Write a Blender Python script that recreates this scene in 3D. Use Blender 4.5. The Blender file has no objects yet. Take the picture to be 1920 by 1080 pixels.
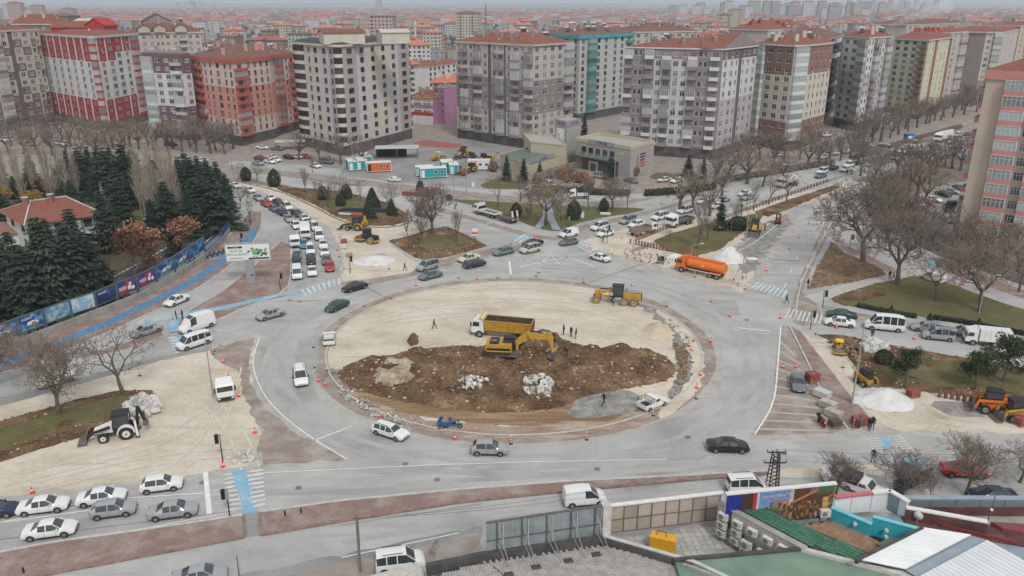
import bpy,bmesh,math,random
from math import radians,sin,cos,pi,atan2,hypot,sqrt
from mathutils import Vector,noise as mnoise
R=random.Random(7)
SC=bpy.context.scene
COL=SC.collection
# ------------------------------------------------------------------ camera, sky, sun, exposure
CAM_H=47.0;FPX=1500.0;TILT=radians(19.6)
cd=bpy.data.cameras.new('camera');cam=bpy.data.objects.new('camera',cd);COL.objects.link(cam)
cam.location=(0,0,CAM_H);cam.rotation_euler=(radians(90)-TILT,0,0)
cd.sensor_width=36;cd.lens=36*FPX/1920;cd.clip_start=1;cd.clip_end=40000
SC.camera=cam
W=bpy.data.worlds.new('World');SC.world=W;W.use_nodes=True
nt=W.node_tree;nt.nodes.clear()
sky=nt.nodes.new('ShaderNodeTexSky');sky.sky_type='NISHITA';sky.sun_disc=False
sky.sun_elevation=radians(48);sky.sun_rotation=radians(160);sky.air_density=1.0;sky.dust_density=3.0
hsv=nt.nodes.new('ShaderNodeHueSaturation');hsv.inputs['Saturation'].default_value=0.22
bg=nt.nodes.new('ShaderNodeBackground');bg.inputs['Strength'].default_value=0.12
ow=nt.nodes.new('ShaderNodeOutputWorld')
mxs=nt.nodes.new('ShaderNodeMix');mxs.data_type='RGBA';mxs.inputs['Factor'].default_value=0.75;mxs.inputs['B'].default_value=(5.2,5.4,5.65,1)
nt.links.new(sky.outputs[0],hsv.inputs['Color']);nt.links.new(hsv.outputs[0],mxs.inputs['A']);nt.links.new(mxs.outputs['Result'],bg.inputs['Color']);nt.links.new(bg.outputs[0],ow.inputs[0])
sl=bpy.data.lights.new('sun','SUN');sl.energy=1.5;sl.angle=radians(11);sl.color=(1,0.97,0.93)
so=bpy.data.objects.new('sun',sl);COL.objects.link(so);so.rotation_euler=(radians(42),0,radians(200-180))
SC.view_settings.view_transform='Standard';SC.view_settings.look='None'
SC.view_settings.exposure=0.14;SC.view_settings.gamma=1.0;SC.view_settings.use_curve_mapping=False
SC.cycles.max_bounces=6;SC.cycles.diffuse_bounces=3;SC.cycles.glossy_bounces=2;SC.cycles.transparent_max_bounces=4
SC.cycles.volume_bounces=1;SC.cycles.use_adaptive_sampling=True;SC.cycles.adaptive_threshold=0.02
# ------------------------------------------------------------------ survey: photo pixel -> point of the place at height z
def G(px,py,z=0.0):
 dx=(px-960)/FPX;dy=(540-py)/FPX
 t=(CAM_H-z)/(sin(TILT)-cos(TILT)*dy)
 return Vector((t*dx,t*(cos(TILT)+sin(TILT)*dy),z))
# ------------------------------------------------------------------ materials
MATS={}
def _new(name):
 m=bpy.data.materials.new(name);m.use_nodes=True
 n=m.node_tree.nodes;b=n['Principled BSDF']
 return m,m.node_tree,b
def mat(name,c,rough=0.7,metal=0.0,var=0.12,scale=3.0,bump=0.0,rnd=0.0,spec=0.4):
 """plain surface: base colour with a soft noise wear; rnd = tone change from object to object"""
 if name in MATS:return MATS[name]
 m,t,b=_new(name)
 b.inputs['Roughness'].default_value=rough;b.inputs['Metallic'].default_value=metal
 b.inputs['Specular IOR Level'].default_value=spec
 tc=t.nodes.new('ShaderNodeTexCoord')
 nz=t.nodes.new('ShaderNodeTexNoise');nz.inputs['Scale'].default_value=scale;nz.inputs['Detail'].default_value=5
 t.links.new(tc.outputs['Object'],nz.inputs['Vector'])
 rm=t.nodes.new('ShaderNodeMapRange');rm.inputs['From Min'].default_value=0.25;rm.inputs['From Max'].default_value=0.75
 rm.inputs['To Min'].default_value=1-var;rm.inputs['To Max'].default_value=1+var
 t.links.new(nz.outputs['Fac'],rm.inputs['Value'])
 mul=t.nodes.new('ShaderNodeVectorMath');mul.operation='SCALE';mul.inputs[0].default_value=c
 last=rm.outputs[0]
 if rnd:
  oi=t.nodes.new('ShaderNodeObjectInfo');r2=t.nodes.new('ShaderNodeMapRange')
  r2.inputs['To Min'].default_value=1-rnd;r2.inputs['To Max'].default_value=1+rnd
  t.links.new(oi.outputs['Random'],r2.inputs['Value'])
  mm=t.nodes.new('ShaderNodeMath');mm.operation='MULTIPLY'
  t.links.new(last,mm.inputs[0]);t.links.new(r2.outputs[0],mm.inputs[1]);last=mm.outputs[0]
 t.links.new(last,mul.inputs['Scale']);t.links.new(mul.outputs[0],b.inputs['Base Color'])
 if bump:
  bp=t.nodes.new('ShaderNodeBump');bp.inputs['Strength'].default_value=bump;bp.inputs['Distance'].default_value=0.05
  t.links.new(nz.outputs['Fac'],bp.inputs['Height']);t.links.new(bp.outputs[0],b.inputs['Normal'])
 MATS[name]=m
 return m
def ground_mat(name,stops,scale=0.15,fine=3.0,stretch=(1,1,1),rot=0.0,bump=0.3,rough=0.9,finevar=0.25,streak=None):
 """ground surface: colour ramp over broad noise, fine noise grain, optional brick/streak pattern"""
 if name in MATS:return MATS[name]
 m,t,b=_new(name);L=t.links.new;N=t.nodes.new
 b.inputs['Roughness'].default_value=rough;b.inputs['Specular IOR Level'].default_value=0.2
 tc=N('ShaderNodeTexCoord');mp=N('ShaderNodeMapping');mp.inputs['Scale'].default_value=stretch;mp.inputs['Rotation'].default_value=(0,0,rot)
 L(tc.outputs['Object'],mp.inputs['Vector'])
 n1=N('ShaderNodeTexNoise');n1.inputs['Scale'].default_value=scale;n1.inputs['Detail'].default_value=8;n1.inputs['Roughness'].default_value=0.62
 L(mp.outputs[0],n1.inputs['Vector'])
 cr=N('ShaderNodeValToRGB');el=cr.color_ramp.elements
 while len(el)>1:el.remove(el[-1])
 for i,(p,c)in enumerate(stops):
  e=el[0]if i==0 else el.new(p)
  e.position=p;e.color=(*c,1)
 L(n1.outputs['Fac'],cr.inputs['Fac'])
 n2=N('ShaderNodeTexNoise');n2.inputs['Scale'].default_value=fine;n2.inputs['Detail'].default_value=6;n2.inputs['Roughness'].default_value=0.7
 L(tc.outputs['Object'],n2.inputs['Vector'])
 rm=N('ShaderNodeMapRange');rm.inputs['From Min'].default_value=0.3;rm.inputs['From Max'].default_value=0.7
 rm.inputs['To Min'].default_value=1-finevar;rm.inputs['To Max'].default_value=1+finevar
 L(n2.outputs['Fac'],rm.inputs['Value'])
 mul=N('ShaderNodeVectorMath');mul.operation='SCALE';L(cr.outputs[0],mul.inputs[0]);L(rm.outputs[0],mul.inputs['Scale'])
 out=mul.outputs[0]
 if streak:
  sv,sc_,th=streak
  m3=N('ShaderNodeMapping');m3.inputs['Scale'].default_value=sv;m3.inputs['Rotation'].default_value=(0,0,rot);L(tc.outputs['Object'],m3.inputs['Vector'])
  n3=N('ShaderNodeTexNoise');n3.inputs['Scale'].default_value=1.0;n3.inputs['Detail'].default_value=7;L(m3.outputs[0],n3.inputs['Vector'])
  r3=N('ShaderNodeMapRange');r3.inputs['From Min'].default_value=th;r3.inputs['From Max'].default_value=th+0.14;L(n3.outputs['Fac'],r3.inputs['Value'])
  mx=N('ShaderNodeMix');mx.data_type='RGBA';L(r3.outputs[0],mx.inputs['Factor']);L(out,mx.inputs['A']);mx.inputs['B'].default_value=(*sc_,1)
  out=mx.outputs['Result']
 L(out,b.inputs['Base Color'])
 bp=N('ShaderNodeBump');bp.inputs['Strength'].default_value=bump;bp.inputs['Distance'].default_value=0.08
 L(n2.outputs['Fac'],bp.inputs['Height']);L(bp.outputs[0],b.inputs['Normal'])
 MATS[name]=m
 return m
def brick_mat(name,c1,c2,mortar,sx=4.5,sy=9.0,rot=0.0,wear=(0.45,0.42,0.38),wearth=0.56,object_space=True,bump=0.2):
 if name in MATS:return MATS[name]
 m,t,b=_new(name);L=t.links.new;N=t.nodes.new
 b.inputs['Roughness'].default_value=0.9;b.inputs['Specular IOR Level'].default_value=0.2
 tc=N('ShaderNodeTexCoord');mp=N('ShaderNodeMapping');mp.inputs['Rotation'].default_value=(0,0,rot)
 L(tc.outputs['Object'],mp.inputs['Vector'])
 br=N('ShaderNodeTexBrick');br.inputs['Scale'].default_value=1.0;br.inputs['Brick Width'].default_value=1/sx*1.0;br.inputs['Row Height'].default_value=1/sy
 br.inputs['Mortar Size'].default_value=0.012;br.inputs['Color1'].default_value=(*c1,1);br.inputs['Color2'].default_value=(*c2,1);br.inputs['Mortar'].default_value=(*mortar,1)
 L(mp.outputs[0],br.inputs['Vector'])
 n1=N('ShaderNodeTexNoise');n1.inputs['Scale'].default_value=0.35;n1.inputs['Detail'].default_value=9;n1.inputs['Roughness'].default_value=0.68
 L(tc.outputs['Object'],n1.inputs['Vector'])
 rm=N('ShaderNodeMapRange');rm.inputs['From Min'].default_value=wearth-0.1;rm.inputs['From Max'].default_value=wearth+0.12;rm.inputs['To Max'].default_value=0.75;L(n1.outputs['Fac'],rm.inputs['Value'])
 mx=N('ShaderNodeMix');mx.data_type='RGBA';L(rm.outputs[0],mx.inputs['Factor']);L(br.outputs['Color'],mx.inputs['A']);mx.inputs['B'].default_value=(*wear,1)
 L(mx.outputs['Result'],b.inputs['Base Color'])
 MATS[name]=m
 return m
def glass_mat(name,dark,light,rough=0.12,th=0.45):
 """window glass: reflective, with a random curtain tone behind each pane"""
 if name in MATS:return MATS[name]
 m,t,b=_new(name);L=t.links.new;N=t.nodes.new
 b.inputs['Roughness'].default_value=rough;b.inputs['Specular IOR Level'].default_value=0.7
 oi=N('ShaderNodeObjectInfo');tc=N('ShaderNodeTexCoord');wn=N('ShaderNodeTexNoise');wn.inputs['Scale'].default_value=1.3
 L(tc.outputs['Object'],wn.inputs['Vector'])
 ad=N('ShaderNodeMath');ad.operation='MULTIPLY_ADD';L(wn.outputs['Fac'],ad.inputs[0]);ad.inputs[1].default_value=0.5;L(oi.outputs['Random'],ad.inputs[2])
 cr=N('ShaderNodeValToRGB');e=cr.color_ramp.elements
 e[0].position=th;e[0].color=(*dark,1);e[1].position=min(1.0,th+0.75);e[1].color=(*light,1)
 L(ad.outputs[0],cr.inputs['Fac']);L(cr.outputs[0],b.inputs['Base Color'])
 MATS[name]=m
 return m
# ------------------------------------------------------------------ object helpers
def obj(name,me,parent=None,label=None,cat=None,group=None,kind=None,loc=None,rot=0.0):
 o=bpy.data.objects.new(name,me);COL.objects.link(o)
 if parent is not None:o.parent=parent
 if loc is not None:o.location=loc
 if rot:o.rotation_euler=(0,0,rot)
 if label:o['label']=label
 if cat:o['category']=cat
 if group:o['group']=group
 if kind:o['kind']=kind
 return o
def thing(name,label,cat,loc=(0,0,0),rot=0.0,group=None):
 return obj(name,None,None,label,cat,group,None,loc,rot)
KIDS={}
def copy_tree(o,parent=None,label=None,loc=None,rot=None,scale=None,group=None):
 c=o.copy();COL.objects.link(c);c.parent=parent
 if label:c['label']=label
 if group:c['group']=group
 if loc is not None:c.location=loc
 if rot is not None:c.rotation_euler=(0,0,rot)
 if scale is not None:c.scale=scale if hasattr(scale,'__len__')else(scale,)*3
 for ch in o.children:copy_tree(ch,c)
 return c
class MB:
 """collects faces of one object"""
 def __init__(s):s.v=[];s.f=[];s.m=[];s.mats=[]
 def mi(s,m):
  if m not in s.mats:s.mats.append(m)
  return s.mats.index(m)
 def face(s,pts,m):
  i=len(s.v);s.v.extend([tuple(p)for p in pts]);s.f.append(tuple(range(i,i+len(pts))));s.m.append(s.mi(m));return s
 def mesh(s,pts,faces,m):
  i=len(s.v);s.v.extend([tuple(p)for p in pts]);k=s.mi(m)
  for f in faces:s.f.append(tuple(a+i for a in f));s.m.append(k)
  return s
 def box(s,x0,x1,y0,y1,z0,z1,m,bottom=True):
  p=[(x0,y0,z0),(x1,y0,z0),(x1,y1,z0),(x0,y1,z0),(x0,y0,z1),(x1,y0,z1),(x1,y1,z1),(x0,y1,z1)]
  f=[(4,5,6,7),(0,1,5,4),(1,2,6,5),(2,3,7,6),(3,0,4,7)]
  if bottom:f.append((3,2,1,0))
  return s.mesh(p,f,m)
 def bar(s,a,b,w,h,m,up=(0,0,1),w2=None,h2=None):
  """box beam from a to b, width w and height h (w2, h2 at b)"""
  a=Vector(a);b=Vector(b);d=(b-a)
  if d.length<1e-6:return s
  d.normalize();u=Vector(up)
  if abs(d.dot(u))>0.98:u=Vector((1,0,0))
  r=d.cross(u).normalized();u=r.cross(d).normalized()
  w2=w if w2 is None else w2;h2=h if h2 is None else h2
  p=[a-r*w/2-u*h/2,a+r*w/2-u*h/2,a+r*w/2+u*h/2,a-r*w/2+u*h/2,
   b-r*w2/2-u*h2/2,b+r*w2/2-u*h2/2,b+r*w2/2+u*h2/2,b-r*w2/2+u*h2/2]
  return s.mesh(p,[(0,1,2,3),(7,6,5,4),(0,4,5,1),(1,5,6,2),(2,6,7,3),(3,7,4,0)],m)
 def tube(s,a,b,r1,r2,m,n=8,caps=True):
  a=Vector(a);b=Vector(b);d=b-a
  if d.length<1e-6:return s
  d.normalize();u=Vector((0,0,1))if abs(d.z)<0.95 else Vector((1,0,0))
  x=d.cross(u).normalized();y=d.cross(x)
  i=[2*pi*k/n for k in range(n)]
  p=[a+(x*cos(t)+y*sin(t))*r1 for t in i]+[b+(x*cos(t)+y*sin(t))*r2 for t in i]
  f=[(k,(k+1)%n,n+(k+1)%n,n+k)for k in range(n)]
  if caps:f+=[tuple(range(n-1,-1,-1)),tuple(range(n,2*n))]
  return s.mesh(p,f,m)
 def prism(s,poly,z0,z1,m,mtop=None):
  n=len(poly)
  p=[(q[0],q[1],z0)for q in poly]+[(q[0],q[1],z1)for q in poly]
  a=sum(poly[i][0]*poly[(i+1)%n][1]-poly[(i+1)%n][0]*poly[i][1]for i in range(n))
  idx=range(n)
  side=[(i,(i+1)%n,n+(i+1)%n,n+i)for i in idx]if a>0 else[((i+1)%n,i,n+i,n+(i+1)%n)for i in idx]
  top=tuple(n+i for i in idx)if a>0 else tuple(n+i for i in reversed(list(idx)))
  s.mesh(p,side,m);s.mesh(p,[top],mtop or m)
  return s
 def profile(s,pts,y0,y1,m):
  """outline in x,z extruded from y0 to y1"""
  n=len(pts);p=[(q[0],y0,q[1])for q in pts]+[(q[0],y1,q[1])for q in pts]
  f=[(i,(i+1)%n,n+(i+1)%n,n+i)for i in range(n)]+[tuple(range(n-1,-1,-1)),tuple(range(n,2*n))]
  return s.mesh(p,f,m)
 def data(s,name,smooth=None):
  me=bpy.data.meshes.new(name);me.from_pydata(s.v,[],s.f)
  for m in s.mats:me.materials.append(m)
  me.polygons.foreach_set('material_index',s.m)
  if smooth is not None:
   me.polygons.foreach_set('use_smooth',[True]*len(s.f));me.set_sharp_from_angle(angle=radians(smooth))
  me.update();return me
 def weld(s,name,dist=0.001,smooth=None):
  me=s.data(name);b=bmesh.new();b.from_mesh(me)
  bmesh.ops.remove_doubles(b,verts=b.verts,dist=dist);bmesh.ops.recalc_face_normals(b,faces=b.faces)
  b.to_mesh(me);b.free()
  if smooth is not None:
   me.polygons.foreach_set('use_smooth',[True]*len(me.polygons));me.set_sharp_from_angle(angle=radians(smooth))
  return me
 def put(s,name,parent=None,smooth=None,**k):
  return obj(name,s.data(name,smooth),parent,**k)
def text_mesh(txt,size,m,name='lettering',depth=0.01,font_scale=(1,1)):
 cu=bpy.data.curves.new(name,'FONT');cu.body=txt;cu.size=size;cu.extrude=depth;cu.align_x='CENTER';cu.resolution_u=1
 o=bpy.data.objects.new(name,cu);me=bpy.data.meshes.new_from_object(o);me.name=name
 bpy.data.objects.remove(o);me.materials.clear();me.materials.append(m)
 for v in me.vertices:v.co.x*=font_scale[0];v.co.y*=font_scale[1]
 return me
def ordw(n):
 a='first second third fourth fifth sixth seventh eighth ninth tenth eleventh twelfth thirteenth fourteenth fifteenth sixteenth seventeenth eighteenth nineteenth'.split()
 if n<20:return a[n-1]
 t='twenty thirty forty fifty sixty seventy eighty ninety'.split()[n//10-2]
 return t+'-'+a[n%10-1]if n%10 else t[:-1]+'ieth'
ORD=[ordw(i+1)for i in range(99)]
INK=mat('sign_ink',(.03,.03,.035),.6);REDT=mat('sign_red',(.5,.05,.05),.6)
# ================================================================== PEOPLE
SKIN=mat('skin',(.42,.26,.19),.6);HAIR=mat('hair_dark',(.02,.015,.012),.7);PANT=mat('trousers',(.035,.038,.048),.9);SHOE=mat('shoes',(.02,.018,.016),.6)
JK={n:mat('jacket_'+n,c,.85)for n,c in dict(black=(.018,.018,.022),navy=(.02,.03,.07),green=(.05,.09,.07),brown=(.09,.045,.03),grey=(.12,.12,.13),orange=(.75,.16,.03),red=(.35,.04,.04)).items()}
def body_mesh(pose):
 """one skinned figure; pose gives feet, hands and lean"""
 f1,f2,h1,h2,lean,drop=pose;V_={};E_2=[];Rr={}
 def P_(n,co,r):V_[n]=Vector(co);Rr[n]=r
 zp=.93-drop;P_('pel',(0,0,zp),.135);P_('waist',(lean*.25,0,zp+.16),.125);P_('chest',(lean*.7,0,zp+.38),.15);P_('neck',(lean*1.0,0,zp+.55),.055);P_('head',(lean*1.15+.01,0,zp+.67),.085);P_('crown',(lean*1.2,0,zp+.79),.075)
 for s,f,h in((1,f1,h1),(-1,f2,h2)):
  P_(f'hip{s}',(0,s*.10,zp-.07),.10);k_=Vector((f[0]*.55+.05+drop*.5,s*.12,zp*.5+.03));P_(f'knee{s}',k_,.068);P_(f'ank{s}',(f[0],s*.13+f[1],.09+f[2]),.045);P_(f'toe{s}',(f[0]+.17,s*.15+f[1],.04+f[2]),.04)
  P_(f'sho{s}',(lean*.85,s*.19,zp+.48),.07);el=(Vector((lean*.85,s*.25,zp+.48))+Vector(h))/2+Vector((-.05,s*.05,-.04));P_(f'elb{s}',el,.05);P_(f'wri{s}',h,.035);hv=(Vector(h)-el).normalized();P_(f'hand{s}',Vector(h)+hv*.09,.036);P_(f'fing{s}',Vector(h)+hv*.17+Vector((.02,0,0)),.018);P_(f'thumb{s}',Vector(h)+hv*.08+Vector((.05,-s*.02,0)),.014)
  E_2+=[('pel',f'hip{s}'),(f'hip{s}',f'knee{s}'),(f'knee{s}',f'ank{s}'),(f'ank{s}',f'toe{s}'),('chest',f'sho{s}'),(f'sho{s}',f'elb{s}'),(f'elb{s}',f'wri{s}'),(f'wri{s}',f'hand{s}'),(f'hand{s}',f'fing{s}'),(f'hand{s}',f'thumb{s}')]
 E_2+=[('pel','waist'),('waist','chest'),('chest','neck'),('neck','head'),('head','crown')];ns=list(V_);me=bpy.data.meshes.new('body');me.from_pydata([V_[n]for n in ns],[(ns.index(a),ns.index(c))for a,c in E_2],[]);o=bpy.data.objects.new('body',me);COL.objects.link(o);md=o.modifiers.new('s','SKIN')
 for i,n in enumerate(ns):me.skin_vertices[0].data[i].radius=(Rr[n]*(1.15 if n in('chest','pel','waist')else 1),Rr[n]);me.skin_vertices[0].data[i].use_root=n=='pel'
 md.use_smooth_shade=True;sb=o.modifiers.new('d','SUBSURF');sb.levels=1;sb.render_levels=1;dg=bpy.context.evaluated_depsgraph_get();out=bpy.data.meshes.new_from_object(o.evaluated_get(dg));bpy.data.objects.remove(o);out.name='body';out.materials.clear()
 for m_ in(JK['black'],PANT,SKIN,HAIR,SHOE):out.materials.append(m_)
 hd=V_['head']
 for p in out.polygons:
  c=p.center;near=min(ns,key=lambda n:(V_[n]-c).length);p.material_index=0
  if near.startswith(('knee','hip','ank')):p.material_index=1
  if near.startswith('toe')or c.z<.1:p.material_index=4
  if near.startswith(('hand','fing','thumb')):p.material_index=2
  if near in('head','crown'):p.material_index=3 if c.z>hd.z+.05 or c.x<hd.x-.015 else 2
 return out
def features(me,pose):
 zp=.93-pose[5];hx=pose[4]*1.15+.01;z=zp+.67;b=MB();b.bar((hx+.085,0,z+.03),(hx+.115,0,z-.005),.02,.02,SKIN);[b.box(hx+.078,hx+.092,y-.012,y+.012,z+.035,z+.047,INK)for y in(-.03,.03)];b.box(hx+.08,hx+.093,-.02,.02,z-.045,z-.037,REDT);[b.box(hx-.01,hx+.015,y-.01,y+.01,z-.01,z+.04,SKIN)for y in(-.085,.085)];return b.data('face')
POSES={'stand':((0,.02,0),(.04,0,0),(.06,.27,.80),(.06,-.27,.80),.02,0),'walk':((.36,0,0),(-.34,0,.05),(-.18,.27,.82),(.24,-.27,.84),.06,.05),'work':((.15,.04,0),(-.2,0,0),(.48,.15,.75),(.46,-.12,.8),.38,.10),'pockets':((0,.06,0),(.02,.04,0),(.14,.20,.92),(.14,-.20,.92),0,0),'sit':((.42,0,0),(.42,0,0),(.4,.2,.75),(.4,-.2,.75),.1,.40)}
BM={k_:(body_mesh(p),features(None,p))for k_,p in POSES.items()};print('person faces',len(BM['walk'][0].polygons))
# ================================================================== GROUND
CITY=ground_mat('city_ground',[(0.3,(0.16,0.15,0.135)),(0.55,(0.24,0.225,0.205)),(0.75,(0.32,0.30,0.27))],0.02,0.4,bump=0.1)
ASPH=ground_mat('dusty_asphalt',[(0.30,(0.28,0.275,0.262)),(0.44,(0.375,0.372,0.36)),(0.56,(0.43,0.428,0.415)),(0.72,(0.50,0.488,0.455))],0.09,2.5,finevar=0.07,bump=0.08,rough=0.85,streak=((0.035,0.45,1),(0.33,0.32,0.305),0.56))
ASPD=ground_mat('old_asphalt',[(0.3,(0.20,0.20,0.20)),(0.55,(0.30,0.295,0.285)),(0.75,(0.37,0.36,0.34))],0.12,2.5,finevar=0.10,bump=0.1)
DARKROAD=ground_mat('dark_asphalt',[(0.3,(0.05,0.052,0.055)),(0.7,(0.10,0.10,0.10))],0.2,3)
SAND=ground_mat('crushed_lime_sand',[(0.25,(0.37,0.31,0.235)),(0.40,(0.51,0.445,0.35)),(0.56,(0.60,0.54,0.445)),(0.70,(0.64,0.59,0.505)),(0.8,(0.50,0.45,0.385))],0.12,1.6,stretch=(1,1.6,1),rot=0.4,finevar=0.13,bump=0.35,streak=((0.10,0.9,1),(0.46,0.40,0.32),0.58))
SOIL=ground_mat('dug_soil',[(0.25,(0.05,0.030,0.018)),(0.42,(0.105,0.062,0.034)),(0.56,(0.185,0.112,0.062)),(0.70,(0.29,0.21,0.14)),(0.82,(0.42,0.35,0.27))],0.28,2.2,finevar=0.4,bump=0.9)
GRASS=ground_mat('dry_winter_grass',[(0.28,(0.11,0.078,0.042)),(0.42,(0.125,0.105,0.046)),(0.55,(0.135,0.125,0.052)),(0.68,(0.18,0.15,0.08)),(0.8,(0.22,0.175,0.10))],0.22,3.5,finevar=0.3,bump=0.6)
GREEN=ground_mat('green_grass',[(0.28,(0.16,0.115,0.065)),(0.42,(0.13,0.115,0.052)),(0.56,(0.125,0.128,0.052)),(0.7,(0.17,0.145,0.075)),(0.8,(0.22,0.18,0.11))],0.35,3.5,finevar=0.3,bump=0.5)
BRICK=brick_mat('red_paving',(0.235,0.145,0.12),(0.31,0.20,0.17),(0.20,0.16,0.14),rot=0.1,wear=(0.40,0.35,0.32),wearth=0.54)
BRICKB=brick_mat('brown_paving',(0.24,0.185,0.15),(0.30,0.23,0.19),(0.26,0.22,0.19),rot=0.4,wear=(0.44,0.41,0.37),wearth=0.52)
TAN=brick_mat('tan_paving',(0.25,0.195,0.16),(0.31,0.24,0.20),(0.24,0.20,0.17),wear=(0.36,0.34,0.315),wearth=0.48)
GRAVEL=ground_mat('grey_gravel',[(0.3,(0.16,0.155,0.145)),(0.55,(0.30,0.29,0.27)),(0.75,(0.46,0.44,0.40))],0.6,5,finevar=0.45,bump=0.9)
BLUE=ground_mat('blue_lane_paint',[(0.3,(0.055,0.19,0.36)),(0.52,(0.085,0.24,0.42)),(0.66,(0.22,0.27,0.31)),(0.8,(0.28,0.22,0.2))],1.1,4,finevar=0.2,bump=0.05)
BLUEF=ground_mat('faded_blue_paint',[(0.3,(0.18,0.38,0.52)),(0.55,(0.26,0.44,0.56)),(0.72,(0.50,0.53,0.53))],0.5,4,finevar=0.12,bump=0.05)
WHITEP=ground_mat('road_marking_white',[(0.35,(0.80,0.80,0.77)),(0.6,(0.70,0.70,0.67)),(0.75,(0.52,0.52,0.50))],1.2,5,finevar=0.08,bump=0.02)
KERB=mat('kerb_concrete',(0.50,0.485,0.455),0.85,var=0.2,scale=1.2)
KERBD=mat('kerb_dark',(0.20,0.185,0.17),0.9,var=0.3,scale=1.2)
KERBR=mat('kerb_red',(0.25,0.175,0.145),0.9,var=0.3,scale=1.5)
WHITEPILE=ground_mat('white_marble_grit',[(0.3,(0.54,0.53,0.50)),(0.5,(0.66,0.655,0.64)),(0.7,(0.74,0.735,0.72))],0.6,6,finevar=0.14,bump=0.8)
def wpoly(px,z=0.0):return[G(x,y,z).to_2d()for x,y in px]
def smooth_poly(pts,it=1):
 for _ in range(it):
  q=[]
  for i in range(len(pts)):
   a=pts[i];b=pts[(i+1)%len(pts)]
   q.append(a*0.75+b*0.25);q.append(a*0.25+b*0.75)
  pts=q
 return pts
def tri_fill(pts):
 from mathutils.geometry import tessellate_polygon
 return tessellate_polygon([[Vector((p[0],p[1],0))for p in pts]])
LEVN={}
def sheet(name,px,level,m,kind='structure',smooth=0,world=None,rough_edge=0.0,parent=None,label=None,cat=None,z=None):
 pts=world if world is not None else wpoly(px)
 pts=[Vector((p[0],p[1]))for p in pts]
 if smooth:pts=smooth_poly(pts,smooth)
 if rough_edge:
  q=[];n=len(pts)
  for i in range(n):
   a=pts[i];b=pts[(i+1)%n];L=(b-a).length;k=max(1,int(L/0.9));nn=Vector((-(b-a).y,(b-a).x))/max(L,1e-5)
   for j in range(k):
    t=j/k;p=a+(b-a)*t
    q.append(p+nn*(mnoise.noise(Vector((p.x*0.55,p.y*0.55,level)))*rough_edge))
  pts=q
 LEVN[level]=LEVN.get(level,0)+1
 zz=0.005*level+0.0007*(LEVN[level]-1)if z is None else z
 tris=tri_fill(pts)
 me=bpy.data.meshes.new(name)
 fs=[]
 for t in tris:
  a,b,c=(pts[i]for i in t)
  cr=(b.x-a.x)*(c.y-a.y)-(b.y-a.y)*(c.x-a.x)
  fs.append(tuple(t)if cr>0 else tuple(reversed(t)))
 me.from_pydata([(p.x,p.y,zz)for p in pts],[],fs);me.materials.append(m);me.update()
 return obj(name,me,parent,kind=kind,label=label,cat=cat)
def ribbon(pts,w,offset=0.0):
 """points of a strip along a 2D path"""
 l=[];r=[]
 for i,p in enumerate(pts):
  d=(pts[min(i+1,len(pts)-1)]-pts[max(i-1,0)]).normalized();n=Vector((-d.y,d.x))
  l.append(p+n*(offset+w/2));r.append(p+n*(offset-w/2))
 return l,r
def curve_pts(pts,it=2):
 for _ in range(it):
  q=[pts[0]]
  for a,b in zip(pts,pts[1:]):q+=[a*0.75+b*0.25,a*0.25+b*0.75]
  q.append(pts[-1]);pts=q
 return pts
def strip(name,px,w,level,m,sm=2,world=None,kind='structure',dashes=None,mb=None):
 pts=curve_pts(world or wpoly(px),sm)if sm else(world or wpoly(px));l,r=ribbon(pts,w);b=mb or MB();zz=0.005*level+0.006
 if dashes:
  on,off=dashes;acc=0
  dense=[]
  for i in range(len(pts)-1):
   k=max(1,int((pts[i+1]-pts[i]).length/0.5))
   for j in range(k):dense.append(pts[i]+(pts[i+1]-pts[i])*(j/k))
  l,r=ribbon(dense,w);d=0
  for i in range(len(dense)-1):
   if(d%(on+off))<on:b.face([(*l[i],zz),(*r[i],zz),(*r[i+1],zz),(*l[i+1],zz)],m)
   d+=(dense[i+1]-dense[i]).length
 else:
  for i in range(len(pts)-1):b.face([(*l[i],zz),(*r[i],zz),(*r[i+1],zz),(*l[i+1],zz)],m)
 return b.put(name,kind=kind)if mb is None else None
def kerb(px,w=0.25,h=0.14,m=None,sm=2,world=None,name='kerb',stone=1.0,gap=0.03,z0=0.0):
 """a line of kerb stones, each with its own joint"""
 m=m or KERB;pts=curve_pts(world or wpoly(px),sm)if sm else(world or wpoly(px));b=MB()
 segs=[(pts[i],pts[i+1])for i in range(len(pts)-1)]
 for a,c in segs:
  L=(c-a).length
  if L<0.05:continue
  k=max(1,round(L/stone));d=(c-a)/L;n=Vector((-d.y,d.x))*w/2
  for j in range(k):
   p=a+d*(L*j/k+gap/2);q=a+d*(L*(j+1)/k-gap/2);hh=z0+h+R.uniform(-0.008,0.008)
   P=[p-n,q-n,q+n,p+n]
   b.mesh([(*v,z0)for v in P]+[(*v,hh)for v in P],[(4,5,6,7),(0,1,5,4),(1,2,6,5),(2,3,7,6),(3,0,4,7)],m)
 return b.put(name,kind='structure')
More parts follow.
